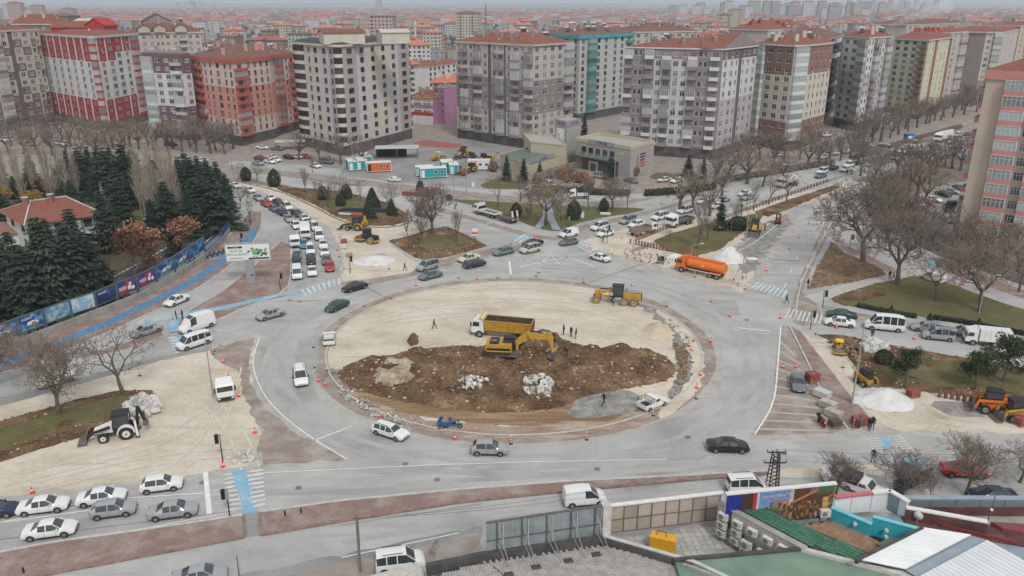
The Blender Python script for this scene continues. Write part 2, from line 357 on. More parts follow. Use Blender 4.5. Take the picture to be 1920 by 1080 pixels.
def slab(name,px,h,m,side=None,smooth=0,world=None,kind='structure'):
 pts=world or wpoly(px)
 if smooth:pts=smooth_poly(pts,smooth)
 b=MB();n=len(pts);a=sum(pts[i][0]*pts[(i+1)%n][1]-pts[(i+1)%n][0]*pts[i][1]for i in range(n))
 if a<0:pts=pts[::-1]
 for t in tri_fill(pts):
  A,B,C=(pts[i]for i in t);cr=(B[0]-A[0])*(C[1]-A[1])-(B[1]-A[1])*(C[0]-A[0])
  tt=t if cr>0 else tuple(reversed(t));b.face([(pts[i][0],pts[i][1],h)for i in tt],m)
 for i in range(n):
  p=pts[i];q=pts[(i+1)%n];b.face([(p[0],p[1],0),(q[0],q[1],0),(q[0],q[1],h),(p[0],p[1],h)],side or m)
 return b.put(name,kind=kind)
def inside(p,poly):
 c=False;n=len(poly);j=n-1
 for i in range(n):
  a=poly[i];b=poly[j]
  if(a[1]>p[1])!=(b[1]>p[1])and p[0]<(b[0]-a[0])*(p[1]-a[1])/(b[1]-a[1])+a[0]:c=not c
  j=i
 return c
def edge_dist(p,poly):
 best=1e9;n=len(poly)
 for i in range(n):
  a=poly[i];b=poly[(i+1)%n];dx=b[0]-a[0];dy=b[1]-a[1]
  t=max(0,min(1,((p[0]-a[0])*dx+(p[1]-a[1])*dy)/(dx*dx+dy*dy+1e-9)))
  d=hypot(p[0]-a[0]-t*dx,p[1]-a[1]-t*dy)
  if d<best:best=d
 return best
def terrain(name,px,m,hfun,cell=0.5,z0=0.02,world=None,kind='structure',fade=1.5,**k):
 """heaped ground: height field over a traced outline that runs out to nothing at its edge"""
 poly=world or wpoly(px);x0=min(p[0]for p in poly);x1=max(p[0]for p in poly);y0=min(p[1]for p in poly);y1=max(p[1]for p in poly)
 nx=int((x1-x0)/cell)+2;ny=int((y1-y0)/cell)+2;idx={};vs=[];fs=[]
 for j in range(ny):
  for i in range(nx):
   x=x0+i*cell;y=y0+j*cell
   x+=(mnoise.noise(Vector((x*1.3,y*1.3,3.3))))*cell*0.4;y+=(mnoise.noise(Vector((x*1.3,y*1.3,9.3))))*cell*0.4
   if inside((x,y),poly):
    d=edge_dist((x,y),poly);f=min(1,d/fade);f=f*f*(3-2*f)
    idx[(i,j)]=len(vs);vs.append((x,y,z0*(0.3+0.7*f)+f*hfun(x,y,d)))
 for j in range(ny-1):
  for i in range(nx-1):
   q=[idx.get(c)for c in((i,j),(i+1,j),(i+1,j+1),(i,j+1))]
   g=[a for a in q if a is not None]
   if len(g)>=3:fs.append(tuple(g))
 me=bpy.data.meshes.new(name);me.from_pydata(vs,[],fs)
 me.materials.append(m);me.polygons.foreach_set('use_smooth',[True]*len(fs));me.update()
 return obj(name,me,kind=kind,**k)
def fbm(x,y,s,o=4,seed=0.0):return mnoise.fractal(Vector((x*s,y*s,seed)),0.9,2.0,o)
b=MB();S=15000
b.face([(-S,-300,-0.02),(S,-300,-0.02),(S,S*1.3,-0.02),(-S,S*1.3,-0.02)],CITY);b.put('ground',kind='structure')
sheet('road',None,0,ASPH,world=[(-190,30),(190,30),(190,215),(-190,215)])
sheet('forecourt',[(-300,335),(440,338),(470,322),(700,350),(850,372),(1080,392),(1150,398),(1290,372),(1480,330),(1640,290),(1900,225),(1900,185),(1300,205),(600,205),(-300,205)],1,TAN)
sheet('service_road',[(430,312),(560,322),(700,340),(850,356),(1000,372),(1140,380),(1290,362),(1300,352),(1150,368),(1000,358),(850,344),(700,325),(560,308),(430,300)],2,ASPH,smooth=1)
sheet('approach_road',[(455,322),(560,333),(700,360),(830,392),(980,436),(1020,455),(990,470),(900,444),(800,420),(700,388),(600,356),(470,338)],2,ASPH,smooth=1)
sheet('boulevard',[(1010,462),(1120,398),(1290,356),(1500,315),(1700,278),(1850,235),(1930,205),(1930,190),(1960,200),(1960,240),(1700,310),(1600,338),(1480,380),(1300,430),(1180,470)],3,ASPH)
# ---- roundabout
CX,CY,RR=0.3,108.4,29.0
def ring(r0,n=96,amp=0.0,seed=1.0):return[Vector((CX+(r0+amp*mnoise.noise(Vector((cos(2*pi*i/n)*2,sin(2*pi*i/n)*2,seed))))*cos(2*pi*i/n),CY+(r0+amp*mnoise.noise(Vector((cos(2*pi*i/n)*2,sin(2*pi*i/n)*2,seed))))*sin(2*pi*i/n)))for i in range(n)]
DUST=ground_mat('dusty_verge',[(0.3,(0.34,0.31,0.275)),(0.5,(0.42,0.40,0.37)),(0.7,(0.48,0.465,0.435))],0.35,3,finevar=0.15,bump=0.2)
sheet('dusty_verge',None,1,DUST,world=ring(RR+1.3,160,amp=2.2,seed=9.0));sheet('island_margin',None,2,BRICKB,world=ring(RR,amp=0.3))
kerb(None,0.22,0.10,KERB,0,world=ring(RR-1.9)+[ring(RR-1.9)[0]],name='island_kerb')
sheet('island_ground',None,3,SAND,world=ring(RR-2.1,amp=0.4,seed=4.0))
sheet('island_gravel',[(1195,565),(1235,580),(1285,625),(1310,660),(1318,700),(1290,735),(1262,752),(1255,730),(1275,700),(1270,665),(1255,620),(1225,590),(1190,575)],4,GRAVEL,smooth=1,rough_edge=1.6)
sheet('lime_track',[(1225,578),(1270,600),(1315,650),(1325,700),(1290,755),(1240,790),(1230,775),(1270,745),(1300,700),(1290,655),(1255,610)],5,SAND,smooth=1,rough_edge=0.8)
sheet('island_gravel',[(610,690),(625,730),(690,775),(760,795),(800,800),(790,780),(700,750),(660,720),(640,690)],4,GRAVEL,smooth=1,rough_edge=1.2)
sheet('track_mud',[(640,722),(700,760),(800,785),(950,800),(1100,800),(1210,785),(1240,760),(1130,745),(900,742),(760,735),(690,710)],5,ground_mat('rutted_mud',[(0.3,(0.14,0.085,0.045)),(0.48,(0.26,0.17,0.095)),(0.62,(0.38,0.28,0.18)),(0.78,(0.5,0.40,0.29))],0.45,2.5,stretch=(0.16,1.5,1),finevar=0.2,bump=0.6),smooth=1,rough_edge=1.0)
PINKD=ground_mat('brick_dust',[(0.3,(0.24,0.165,0.125)),(0.5,(0.36,0.27,0.215)),(0.7,(0.47,0.40,0.33))],0.5,3,stretch=(0.4,1.4,1),finevar=0.25,bump=0.6)
sheet('brick_dust',[(618,700),(650,742),(720,782),(800,808),(930,824),(1090,822),(1190,802),(1230,780),(1210,770),(1130,790),(950,800),(800,788),(700,758),(645,715)],5,PINKD,rough_edge=1.0)
sheet('grit_patch',[(1060,770),(1100,738),(1180,728),(1205,748),(1185,775),(1110,785),(1070,782)],6,GRAVEL,smooth=1,rough_edge=0.8)
SOILPX=[(622,708),(650,680),(720,668),(800,652),(850,648),(910,650),(985,640),(1030,618),(1060,640),(1130,656),(1165,650),(1240,660),(1272,688),(1262,712),(1215,724),(1150,734),(1085,748),(1050,768),(940,778),(840,768),(760,756),(680,738)]
def soil_h(x,y,d):
 h=0.5+0.75*fbm(x,y,0.25,6)+0.5*abs(fbm(x*.6,y*1.2,0.9,4,5.0))+.12*sin(y*2.2+2*fbm(x,y,.15))
 h+=1.0*math.exp(-((x-3.5)**2/9+(y-109.5)**2/4))
 h+=1.1*math.exp(-((x-14)**2/22+(y-102.5)**2/5))
 return max(0.05,h)
sp=smooth_poly(wpoly(SOILPX),1)
terrain('dug_soil',None,SOIL,soil_h,0.33,world=sp,fade=1.6)
terrain('pale_spoil',[(688,702),(705,690),(722,672),(748,678),(762,668),(785,682),(778,700),(790,712),(765,728),(748,722),(735,745),(712,728)],ground_mat('mixed_spoil',[(0.3,(0.20,0.13,0.08)),(0.45,(0.34,0.27,0.19)),(0.6,(0.48,0.42,0.34)),(0.75,(0.30,0.21,0.13))],0.5,3,finevar=0.3,bump=0.9),lambda x,y,d:0.95+0.5*fbm(x,y,0.5,5),0.3,fade=1.5)
terrain('spoil_heap',[(760,640),(772,627),(785,630),(786,645),(770,651)],SOIL,lambda x,y,d:1.0+0.4*fbm(x,y,0.9),0.25,fade=0.9)
terrain('sand_heap',[(1195,622),(1215,605),(1250,607),(1268,625),(1255,640),(1215,636)],ground_mat('yellow_sand',[(0.3,(0.50,0.42,0.30)),(0.7,(0.60,0.52,0.39))],0.6,4,finevar=0.1),lambda x,y,d:1.5,0.35,fade=3.0)
# ---- lower left works
sheet('sand_yard',[(-60,870),(-60,935),(60,926),(200,908),(350,892),(440,880),(482,862),(492,820),(478,775),(470,720),(478,635),(400,652),(330,668),(200,697),(100,728),(0,752),(-60,770)],2,SAND,rough_edge=1.0)
sheet('worn_paving',[(395,655),(478,632),(466,680),(470,720),(500,770),(560,815),(648,862),(560,868),(492,872),(480,840),(494,815),(478,785),(455,740),(450,700),(400,672)],3,BRICKB,rough_edge=0.6)
MOUND=[(-40,800),(60,772),(150,748),(215,732),(285,730),(302,750),(290,776),(250,790),(215,806),(120,830),(40,855),(-40,880)]
def turf_h(x,y,d):return 0.18+0.12*fbm(x,y,0.3)
terrain('turf_margin',MOUND,SOIL,lambda x,y,d:0.25+0.35*fbm(x,y,0.45),0.35,fade=1.0)
terrain('turf',[(-40,812),(70,785),(150,760),(225,743),(262,742),(255,765),(205,790),(120,812),(40,838),(-40,862)],GRASS,lambda x,y,d:0.42+0.1*fbm(x,y,0.4),0.35,fade=0.8)
sheet('old_road_edge',[(-60,760),(100,722),(300,668),(400,650),(400,656),(300,676),(100,735),(-60,778)],4,ASPD,rough_edge=0.4)
# ---- bottom medians
MT=[(-80,1052),(100,1018),(280,993),(456,967)]
MBt=[(459,1008),(300,1038),(120,1072),(-80,1115)]
slab('brick_median',MT+MBt,0.12,BRICK,KERBD)
kerb(MT,0.3,0.16,KERB,0);kerb([MT[-1],MBt[0]],0.3,0.16,KERBR,0);kerb(MBt,0.35,0.16,KERBR,0)
M2T=[(487,961),(640,940),(860,919),(1060,904),(1280,893),(1440,884)]
M2B=[(1440,889),(1280,902),(1060,922),(860,943),(640,978),(490,1004)]
slab('brick_median',M2T+M2B,0.12,BRICK,KERBD)
kerb(M2T,0.3,0.16,KERB,0);kerb([M2T[0],M2B[-1]],0.3,0.16,KERBR,0);kerb(M2B,0.35,0.18,KERBR,0)
sheet('crossing_path',[(456,965),(487,961),(490,1004),(459,1008)],2,ASPD)
sheet('old_asphalt_strip',[(640,1040),(905,985),(905,1000),(640,1060),(300,1130),(200,1130)],2,ASPD,rough_edge=0.5)
sheet('tan_pavement',[(560,1075),(820,1018),(905,1000),(905,1040),(700,1090),(500,1130),(380,1130)],3,TAN,rough_edge=0.5)
sheet('sand_strip',[(1425,880),(1500,878),(1600,868),(1700,880),(1690,892),(1560,893),(1430,898)],2,SAND,rough_edge=0.5)
# ---- right side hatched island and works
sheet('worn_paving',[(1462,612),(1485,612),(1555,738),(1602,800),(1560,812),(1412,815),(1448,758),(1455,690)],3,BRICKB,rough_edge=0.5)
slab('brick_strip',[(1487,615),(1500,622),(1590,738),(1640,795),(1600,808),(1582,790),(1548,745)],0.12,BRICK,KERB)
kerb([(1480,612),(1500,650),(1545,745),(1590,806)],0.25,0.16,KERB,1)
sheet('sand_yard',[(1500,622),(1520,632),(1560,640),(1590,680),(1625,720),(1700,733),(1800,742),(1925,762),(1960,815),(1700,808),(1640,800),(1590,738)],4,SAND,rough_edge=0.8)
sheet('grey_grit',[(1740,755),(1800,750),(1850,765),(1840,785),(1770,780)],5,GRAVEL,smooth=1,rough_edge=0.8)
terrain('turf_margin',[(1520,625),(1580,628),(1700,652),(1960,695),(1960,765),(1780,742),(1640,725),(1600,690),(1570,645)],SOIL,lambda x,y,d:0.25+0.3*fbm(x,y,0.5),0.4,fade=1.0)
terrain('turf',[(1640,665),(1760,678),(1960,712),(1960,748),(1800,735),(1680,722),(1630,700)],GRASS,lambda x,y,d:0.42+0.1*fbm(x,y,0.4),0.4,fade=1.0)
sheet('pavement',[(1540,572),(1600,585),(1750,612),(1960,650),(1960,662),(1750,625),(1600,597),(1545,585)],3,BRICKB)
kerb([(1545,583),(1600,595),(1750,622),(1960,658)],0.25,0.14,KERB,1)
terrain('turf',[(1560,556),(1640,530),(1730,515),(1790,535),(1960,595),(1960,630),(1800,605),(1650,583),(1570,572)],GREEN,lambda x,y,d:0.12+0.06*fbm(x,y,0.4),0.6,fade=0.8)
terrain('bare_soil',[(1510,545),(1530,500),(1558,450),(1590,475),(1625,495),(1668,515),(1600,530)],ground_mat('raked_soil',[(0.3,(0.15,0.095,0.055)),(0.6,(0.26,0.17,0.10)),(0.8,(0.36,0.26,0.17))],0.5,3,finevar=0.3,bump=0.8),lambda x,y,d:0.12+0.08*fbm(x,y,0.6),0.6,fade=0.8)
sheet('turf',[(1600,470),(1668,512),(1640,522),(1590,500)],3,GRASS,smooth=1)
terrain('bare_soil',[(1552,560),(1600,543),(1660,540),(1670,556),(1620,568),(1565,570)],SOIL,lambda x,y,d:0.2+0.1*fbm(x,y,0.6),0.5,fade=0.8)
sheet('footpath',[(1510,556),(1600,530),(1665,514),(1740,498),(1760,504),(1690,522),(1600,545),(1530,568)],4,ground_mat('path_concrete',[(0.3,(0.40,0.39,0.37)),(0.7,(0.52,0.50,0.47))],0.5,4,finevar=0.12),rough_edge=0.3)
sheet('red_pavement',[(1560,430),(1600,465),(1680,505),(1800,545),(1960,592),(1960,604),(1800,560),(1680,518),(1590,475),(1552,440)],3,BRICK)
sheet('red_pavement',[(1700,505),(1750,480),(1960,560),(1960,580),(1800,535)],2,BRICK)
sheet('blue_lane',[(1738,485),(1752,488),(1758,505),(1740,513),(1700,514),(1738,502)],4,BLUEF)
sheet('worn_paving',[(1480,590),(1500,520),(1545,420),(1570,398),(1570,430),(1548,450),(1522,505),(1503,548),(1530,570),(1540,590),(1530,612),(1490,606)],2,BRICKB)
kerb([(1490,600),(1497,545),(1520,490),(1560,415)],0.25,0.14,KERB,1)
# ---- upper middle works
sheet('sand_yard',[(1080,455),(1190,425),(1300,408),(1420,380),(1600,338),(1612,345),(1480,392),(1452,430),(1420,490),(1405,535),(1395,548),(1340,530),(1260,505),(1180,485),(1120,470)],5,SAND,rough_edge=1.2)
sheet('grey_grit',[(1410,430),(1470,400),(1490,410),(1440,470),(1405,520),(1385,500),(1370,470)],6,GRAVEL,smooth=1,rough_edge=1.5)
terrain('turf',[(1222,452),(1250,440),(1300,425),(1380,408),(1440,395),(1430,410),(1350,470),(1300,482),(1250,472)],GRASS,lambda x,y,d:0.22+0.08*fbm(x,y,0.4),0.6,fade=0.8)
terrain('bare_soil',[(1410,398),(1460,380),(1560,348),(1580,350),(1500,385),(1440,408)],SOIL,lambda x,y,d:0.3+0.3*fbm(x,y,0.4),0.6,fade=1.0)
strip('paver_trench',[(1190,470),(1330,418),(1480,362),(1620,318)],1.6,7,ASPD,1)
sheet('sand_yard',[(437,340),(520,352),(590,372),(640,395),(700,412),(770,420),(860,438),(900,452),(860,462),(760,452),(730,458),(790,500),(760,512),(660,530),(640,525),(645,480),(620,430),(560,390),(500,362),(440,348)],4,SAND,rough_edge=0.7)
terrain('turf_margin',[(505,345),(560,352),(640,358),(730,380),(765,400),(772,413),(740,424),(680,424),(630,408),(580,380),(520,356)],SOIL,lambda x,y,d:0.15+0.15*fbm(x,y,0.4),0.6,fade=0.8)
terrain('turf',[(575,360),(650,365),(725,385),(750,402),(700,412),(650,405),(600,385)],GRASS,lambda x,y,d:0.32+0.06*fbm(x,y,0.4),0.6,fade=0.8)
kerb([(440,340),(520,357),(580,383),(630,411),(680,427),(742,427),(774,415),(766,398)],0.3,0.18,KERBR,1)
terrain('turf_margin',[(726,452),(775,440),(805,430),(840,425),(875,440),(905,455),(915,462),(850,480),(800,490),(775,482)],SOIL,lambda x,y,d:0.25+0.3*fbm(x,y,0.5),0.4,fade=0.8)
terrain('turf',[(772,455),(810,443),(860,440),(890,455),(840,468),(795,474)],GRASS,lambda x,y,d:0.40+0.08*fbm(x,y,0.4),0.5,fade=0.8)
sheet('worn_paving',[(770,512),(800,492),(910,466),(985,458),(1018,462),(930,478),(850,495),(790,512),(650,545),(640,530)],4,BRICKB,rough_edge=0.6)
sheet('dark_grit',[(705,478),(718,475),(740,487),(735,492),(722,490)],6,GRAVEL)
sheet('park_lawn',[(830,372),(900,376),(1000,383),(1120,388),(1212,390),(1200,397),(1100,413),(1062,428),(1045,435),(1005,428),(968,412),(915,392),(870,381)],3,GREEN,smooth=1)
sheet('park_path',[(1020,372),(1032,372),(1040,410),(1052,432),(1036,430),(1028,412),(1014,428),(998,432),(1018,405)],4,mat('path_slate',(0.33,0.36,0.38),0.8))
sheet('pavement',[(780,378),(880,405),(1000,440),(1040,445),(1100,420),(1240,390),(1300,372),(1300,377),(1190,408),(1100,430),(1045,452),(985,444),(880,412),(780,386)],4,BRICKB)
sheet('lawn',[(890,352),(930,332),(975,340),(1010,352),(960,356)],3,GRASS,smooth=1)
sheet('lawn',[(1215,330),(1240,322),(1300,333),(1270,340),(1225,337)],3,GREEN,smooth=1)
sheet('yard',[(640,330),(780,345),(900,352),(960,322),(940,262),(800,258),(770,275),(640,296)],2,ASPD)
sheet('sports_court',[(772,268),(800,262),(870,272),(850,278),(790,274)],3,mat('court_red',(0.38,0.10,0.09),0.8))
# ---- left triangle, blue lanes, park behind the wall
slab('brick_island',[(528,452),(545,462),(546,505),(538,545),(470,572),(400,602),(345,622),(322,628),(318,612),(345,590),(415,550),(470,508)],0.10,BRICK,KERB)
kerb([(545,462),(547,505),(540,546),(470,574),(400,604),(322,629)],0.25,0.14,KERB,1)
kerb([(528,451),(470,506),(415,548),(345,588),(318,610)],0.25,0.14,KERB,1)
slab('brick_island',[(155,668),(250,640),(300,620),(308,632),(250,652),(165,672)],0.10,BRICK,KERB,smooth=1)
sheet('bank_paving',[(-80,668),(60,630),(200,580),(310,528),(392,482),(440,432),(470,395),(492,400),(490,430),(462,470),(400,520),(320,568),(210,618),(100,662),(0,700),(-80,722)],2,BRICK)
kerb([(492,400),(490,430),(464,472),(402,522),(322,571),(212,621),(100,665),(0,703),(-80,726)],0.25,0.14,KERB,2)
strip('blue_lane',[(478,432),(462,455),(420,488),(350,535),(260,578),(180,615),(90,650),(0,683),(-60,702)],1.9,3,BLUE,2)
b=MB()
bl=curve_pts(wpoly([(535,552),(470,566),(400,582),(350,588),(330,600)]),2);l,r=ribbon(bl,1.6)
for i in range(len(bl)-1):b.face([(*l[i],0.106),(*r[i],0.106),(*r[i+1],0.106),(*l[i+1],0.106)],BLUEF)
b.put('blue_lane',kind='structure')
b=MB();b.face([(*G(x,y).to_2d(),0.110)for x,y in[(315,603),(338,597),(332,622),(316,625)]],BLUEF);b.put('blue_lane',kind='structure')
sheet('blue_lane',[(540,552),(625,527),(632,531),(545,556)],3,BLUEF)
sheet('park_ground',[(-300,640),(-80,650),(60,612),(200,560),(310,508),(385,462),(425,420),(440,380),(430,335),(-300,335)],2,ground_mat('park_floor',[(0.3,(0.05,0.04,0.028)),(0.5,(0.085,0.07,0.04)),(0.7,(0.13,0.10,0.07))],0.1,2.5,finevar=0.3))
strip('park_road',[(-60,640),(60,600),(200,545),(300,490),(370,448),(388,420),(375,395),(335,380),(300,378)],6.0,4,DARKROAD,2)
for off in(3.15,-3.15):
 pts=curve_pts(wpoly([(-60,640),(60,600),(200,545),(300,490),(370,448),(388,420),(375,395),(335,380),(300,378)]),2);l,r=ribbon(pts,0.001,off)
 kerb(None,0.22,0.14,mat('kerb_white',(0.62,0.62,0.60),0.8),0,world=l,name='kerb',stone=1.6,gap=0.5)
sheet('villa_terrace',[(205,420),(280,412),(300,432),(260,448),(210,445)],4,BRICK)
sheet('villa_lawn',[(205,395),(270,385),(285,405),(210,420)],4,GRASS)
sheet('villa_lawn',[(0,400),(60,395),(60,440),(0,450)],4,GREEN)
# ---- right estate car park and side road
sheet('estate_ground',[(1610,345),(1700,318),(1830,290),(1990,300),(1990,560),(1760,480),(1640,420)],1,ground_mat('leaf_litter',[(0.3,(0.14,0.11,0.085)),(0.55,(0.21,0.17,0.135)),(0.8,(0.28,0.24,0.20))],0.2,3,finevar=0.3))
sheet('car_park',[(1690,380),(1770,345),(1850,335),(1900,420),(1760,432),(1700,400)],2,ASPD)
sheet('side_road',[(1568,410),(1600,440),(1700,478),(1800,520),(1990,585),(1990,600),(1800,545),(1690,505),(1595,465),(1556,432)],4,ASPH)
# ---- painted markings
mk=MB()
def line(px,w=0.14,sm=1,dashes=None,lev=8):strip('x',px,w,lev,WHITEP,sm,mb=mk,dashes=dashes)
line([(487,632),(474,670),(476,700),(500,752),(560,806),(650,862)],0.15,2)
line([(660,800),(590,826)],0.2,0);line([(860,1000),(640,1046)],0.12,0)
line([(480,888),(900,868),(1250,862)],0.12,1);line([(1415,815),(1452,758),(1458,690),(1464,612)],0.2,2)
line([(0,980),(230,935),(385,925)],0.16,0);line([(0,981),(170,957)],0.16,0)
line([(385,885),(393,965)],0.5,0,lev=8);line([(60,1030),(455,957)],0.12,0)
line([(955,490),(958,515)],0.35,0);line([(1385,615),(1445,622)],0.3,0);line([(1500,600),(1530,606)],0.12,0)
line([(1200,452),(1248,438)],0.15,0)
FADED=ground_mat('faded_marking',[(0.35,(0.40,0.375,0.34)),(0.55,(0.46,0.44,0.41)),(0.7,(0.34,0.30,0.26))],1.2,5,finevar=0.1,bump=0.02)
for k in range(11):
 t=k/10;strip('x',[(1462-42*t,640+t*165),(1492+62*t,668+t*140)],0.4,7,FADED,0,mb=mk)
for a,c in(([(975,500),(1065,482),(1115,500)],0.3),([(1010,497),(1032,478),(1050,497)],0.25),([(985,490),(1030,476),(1112,502),(985,490)],0.2),([(1060,483),(1105,473)],0.15)):line(a,c,0)
line([(1470,540),(1500,470),(1545,400),(1600,350)],0.12,1,(3,6));line([(1500,530),(1530,460),(1575,390)],0.12,1,(3,6))
line([(560,428),(548,455),(546,510)],0.15,1)
ZW=ground_mat('worn_zebra_paint',[(0.3,(0.68,0.68,0.66)),(0.5,(0.58,0.58,0.56)),(0.66,(0.44,0.44,0.425))],0.9,5,finevar=0.08,bump=0.02)
def zebra(a,bb,c,d,n,fill=0.5):
 A,B,C,D=(G(*p)for p in(a,bb,c,d))
 for i in range(n):
  t0=(i+0.25)/n;t1=t0+fill/n
  mk.face([(*(A.lerp(B,t0)).to_2d(),0.052),(*(A.lerp(B,t1)).to_2d(),0.052),(*(D.lerp(C,t1)).to_2d(),0.052),(*(D.lerp(C,t0)).to_2d(),0.052)],ZW)
zebra((421,888),(426,962),(456,958),(434,885),9);zebra((462,882),(475,955),(498,950),(494,878),9)
zebra((560,545),(640,520),(640,532),(570,556),8);zebra((1478,578),(1552,593),(1548,610),(1468,597),10)
zebra((980,440),(1025,452),(1010,466),(960,452),6);zebra((1090,450),(1130,465),(1105,475),(1072,458),6)
zebra((1420,528),(1480,545),(1470,560),(1405,540),8);zebra((300,590),(345,582),(320,600),(278,605),6)
zebra((312,632),(330,665),(345,662),(330,630),6);zebra((1620,822),(1640,850),(1665,848),(1648,820),6);zebra((1670,818),(1690,845),(1712,843),(1690,816),6)
mk.put('road_marking',kind='structure')
sheet('blue_crossing',[(433,884),(462,881),(484,960),(455,964)],9,BLUEF)
sheet('blue_crossing',[(1408,538),(1470,552),(1475,546),(1415,533)],9,BLUEF)
sheet('blue_crossing',[(955,448),(985,438),(998,441),(965,452)],9,BLUEF)
sheet('blue_crossing',[(1082,448),(1110,458),(1103,462),(1075,452)],9,BLUEF)
sheet('blue_crossing',[(1650,820),(1672,818),(1668,842),(1652,845)],9,BLUEF)
sheet('blue_crossing',[(270,600),(320,592),(322,597),(272,606)],9,BLUEF)
sheet('blue_crossing',[(318,636),(338,630),(352,650),(330,655)],9,BLUEF)
sm_=MB()
for px,w in(([(1105,530),(1200,496)],0.18),([(690,540),(722,558)],0.15),([(690,535),(880,492),(1000,465)],0.10),([(640,985),(905,945)],0.08),([(500,865),(530,862)],0.1),([(1440,485),(1498,490)],0.3),([(0,1012),(455,957)],0.08)):strip('x',px,w,10,ASPD,0,mb=sm_)
sm_.put('asphalt_seam',kind='structure')
for l in([(-60,925),(60,918),(200,900),(350,884),(440,872),(520,872),(650,868),(640,876),(450,886),(300,902),(100,926),(-60,942)],[(395,650),(485,624),(492,640),(480,700),(500,748),(560,802),(655,858),(640,866),(540,815),(490,770),(468,720),(470,650)],[(640,528),(790,506),(900,484),(1010,466),(1020,474),(900,494),(800,514),(650,552),(632,545)],[(1180,480),(1260,502),(1340,528),(1400,546),(1470,560),(1460,572),(1380,552),(1250,516),(1120,486)],[(1405,812),(1600,806),(1760,808),(1960,812),(1960,826),(1700,822),(1500,824),(1410,826)],[(1400,540),(1440,470),(1500,400),(1620,340),(1630,345),(1520,402),(1455,480),(1420,548)],[(640,400),(650,450),(655,520),(640,532),(632,480),(618,420),(560,384),(500,358),(504,352),(580,384)]):
 sheet('dusty_verge',l,1,DUST,rough_edge=1.3)
for l in([(560,640),(600,625),(596,690),(572,740),(548,720)],[(500,440),(545,420),(556,440),(520,470)],[(1180,850),(1330,852),(1320,862),(1190,862)],[(690,880),(900,868),(905,874),(700,888)],[(1330,560),(1380,565),(1390,590),(1350,590)],[(120,1010),(300,985),(310,992),(130,1020)],[(560,470),(575,470),(575,535),(555,540)]):sheet('asphalt_patch',l,4,ground_mat('patched_asphalt',[(0.3,(0.30,0.30,0.29)),(0.7,(0.40,0.40,0.385))],0.5,3,finevar=0.12,bump=0.1),rough_edge=0.5)
for r_,w_ in((4.2,.9),(6.3,.9)):rp=ring(RR+r_,120,.5,r_);strip('tyre_wear',None,w_,1.4+r_*.05,ground_mat('tyre_polished_asphalt',[(0.3,(0.30,0.297,0.288)),(0.5,(0.385,0.382,0.37)),(0.7,(0.46,0.452,0.43))],0.12,2.5,finevar=0.07,bump=0.05),0,world=rp+[rp[0]])
for l in([(0,968),(400,907),(900,880),(1450,858),(1900,850)],[(0,990),(400,930),(900,898),(1500,868)],[(0,742),(200,688),(450,620),(620,560)],[(640,1018),(1000,952),(1500,905),(1900,900)]):strip('tyre_wear',l,.8,1.2,MATS['tyre_polished_asphalt'],2)
mh=MB()
for px,py in((543,563),(562,566),(1288,607),(1010,512),(760,870),(1120,880),(1470,850),(380,905),(560,915),(470,500),(440,540),(300,600),(1520,440),(1400,600),(820,900),(1290,820)):g=G(px,py);mh.mesh([(g.x+.36*cos(a*pi/6),g.y+.36*sin(a*pi/6),.045)for a in range(12)],[tuple(range(12))],KERBD)
mh.put('manhole_cover',kind='structure')
TRK=ground_mat('tyre_track',[(0.3,(0.49,0.44,0.36)),(0.5,(0.60,0.545,0.46)),(0.65,(0.62,0.565,0.48))],0.5,5,finevar=0.14,bump=0.4);tk=MB()
for l in([(470,880),(440,800),(380,740),(330,700)],[(0,905),(150,870),(300,830),(420,760),(440,690)],[(60,915),(260,868),(400,850),(470,850)],[(330,880),(400,820),(420,760)],[(760,560),(850,600),(960,640)],[(700,600),(800,570),(1000,560),(1150,590),(1240,650)],[(820,545),(1000,535),(1120,550)],[(650,640),(740,600),(880,590)],[(650,500),(700,460),(780,430),(850,425)],[(700,440),(760,500)],[(1600,660),(1640,700),(1760,790),(1850,800)],[(1560,650),(1600,700),(1620,760),(1680,800)],[(1310,500),(1400,460),(1450,420)]):
 for o_ in(-.9,.9):
  q=curve_pts(wpoly(l),2);a_,b__=ribbon(q,.001,o_);strip('x',None,.26,7+.04*len(tk.v)/20%2.5,TRK,0,world=a_,mb=tk)
tk.put('tyre_tracks',kind='structure')
def cone_pile(name,cx,cy,r,h,m,label,seed=0.0):
 c=G(cx,cy);poly=[Vector((c.x+r*cos(a)*(1+0.1*mnoise.noise(Vector((cos(a),sin(a),seed)))),c.y+r*0.9*sin(a)))for a in[2*pi*i/28 for i in range(28)]]
 return terrain(name,None,m,lambda x,y,d:h*min(1,d/r*1.15)*(1+0.22*fbm(x,y,0.9,5))+.06*fbm(x,y,3.0),max(0.2,r/14),world=poly,fade=0.4,kind=None,label=label,cat='pile')
cone_pile('grit_pile',703,489,4.2,0.9,WHITEPILE,'low white grit pile on the sand beside the road roller',1)
cone_pile('grit_pile',1365,488,3.6,3.0,WHITEPILE,'tall white grit pile behind the orange tanker truck',2)
cone_pile('grit_pile',1655,750,3.9,1.5,WHITEPILE,'white grit pile beside the small yellow loader',3)
cone_pile('grit_pile',1265,484,1.9,1.1,WHITEPILE,'small white grit pile beside the men in dark coats',4)
cone_pile('gravel_pile',1655,740,1.2,0.6,GRAVEL,'small grey gravel pile on the edge of the turf',5)
cone_pile('grit_pile',1410,485,1.3,0.25,WHITEPILE,'thin spill of white grit beside the lamp post',6)
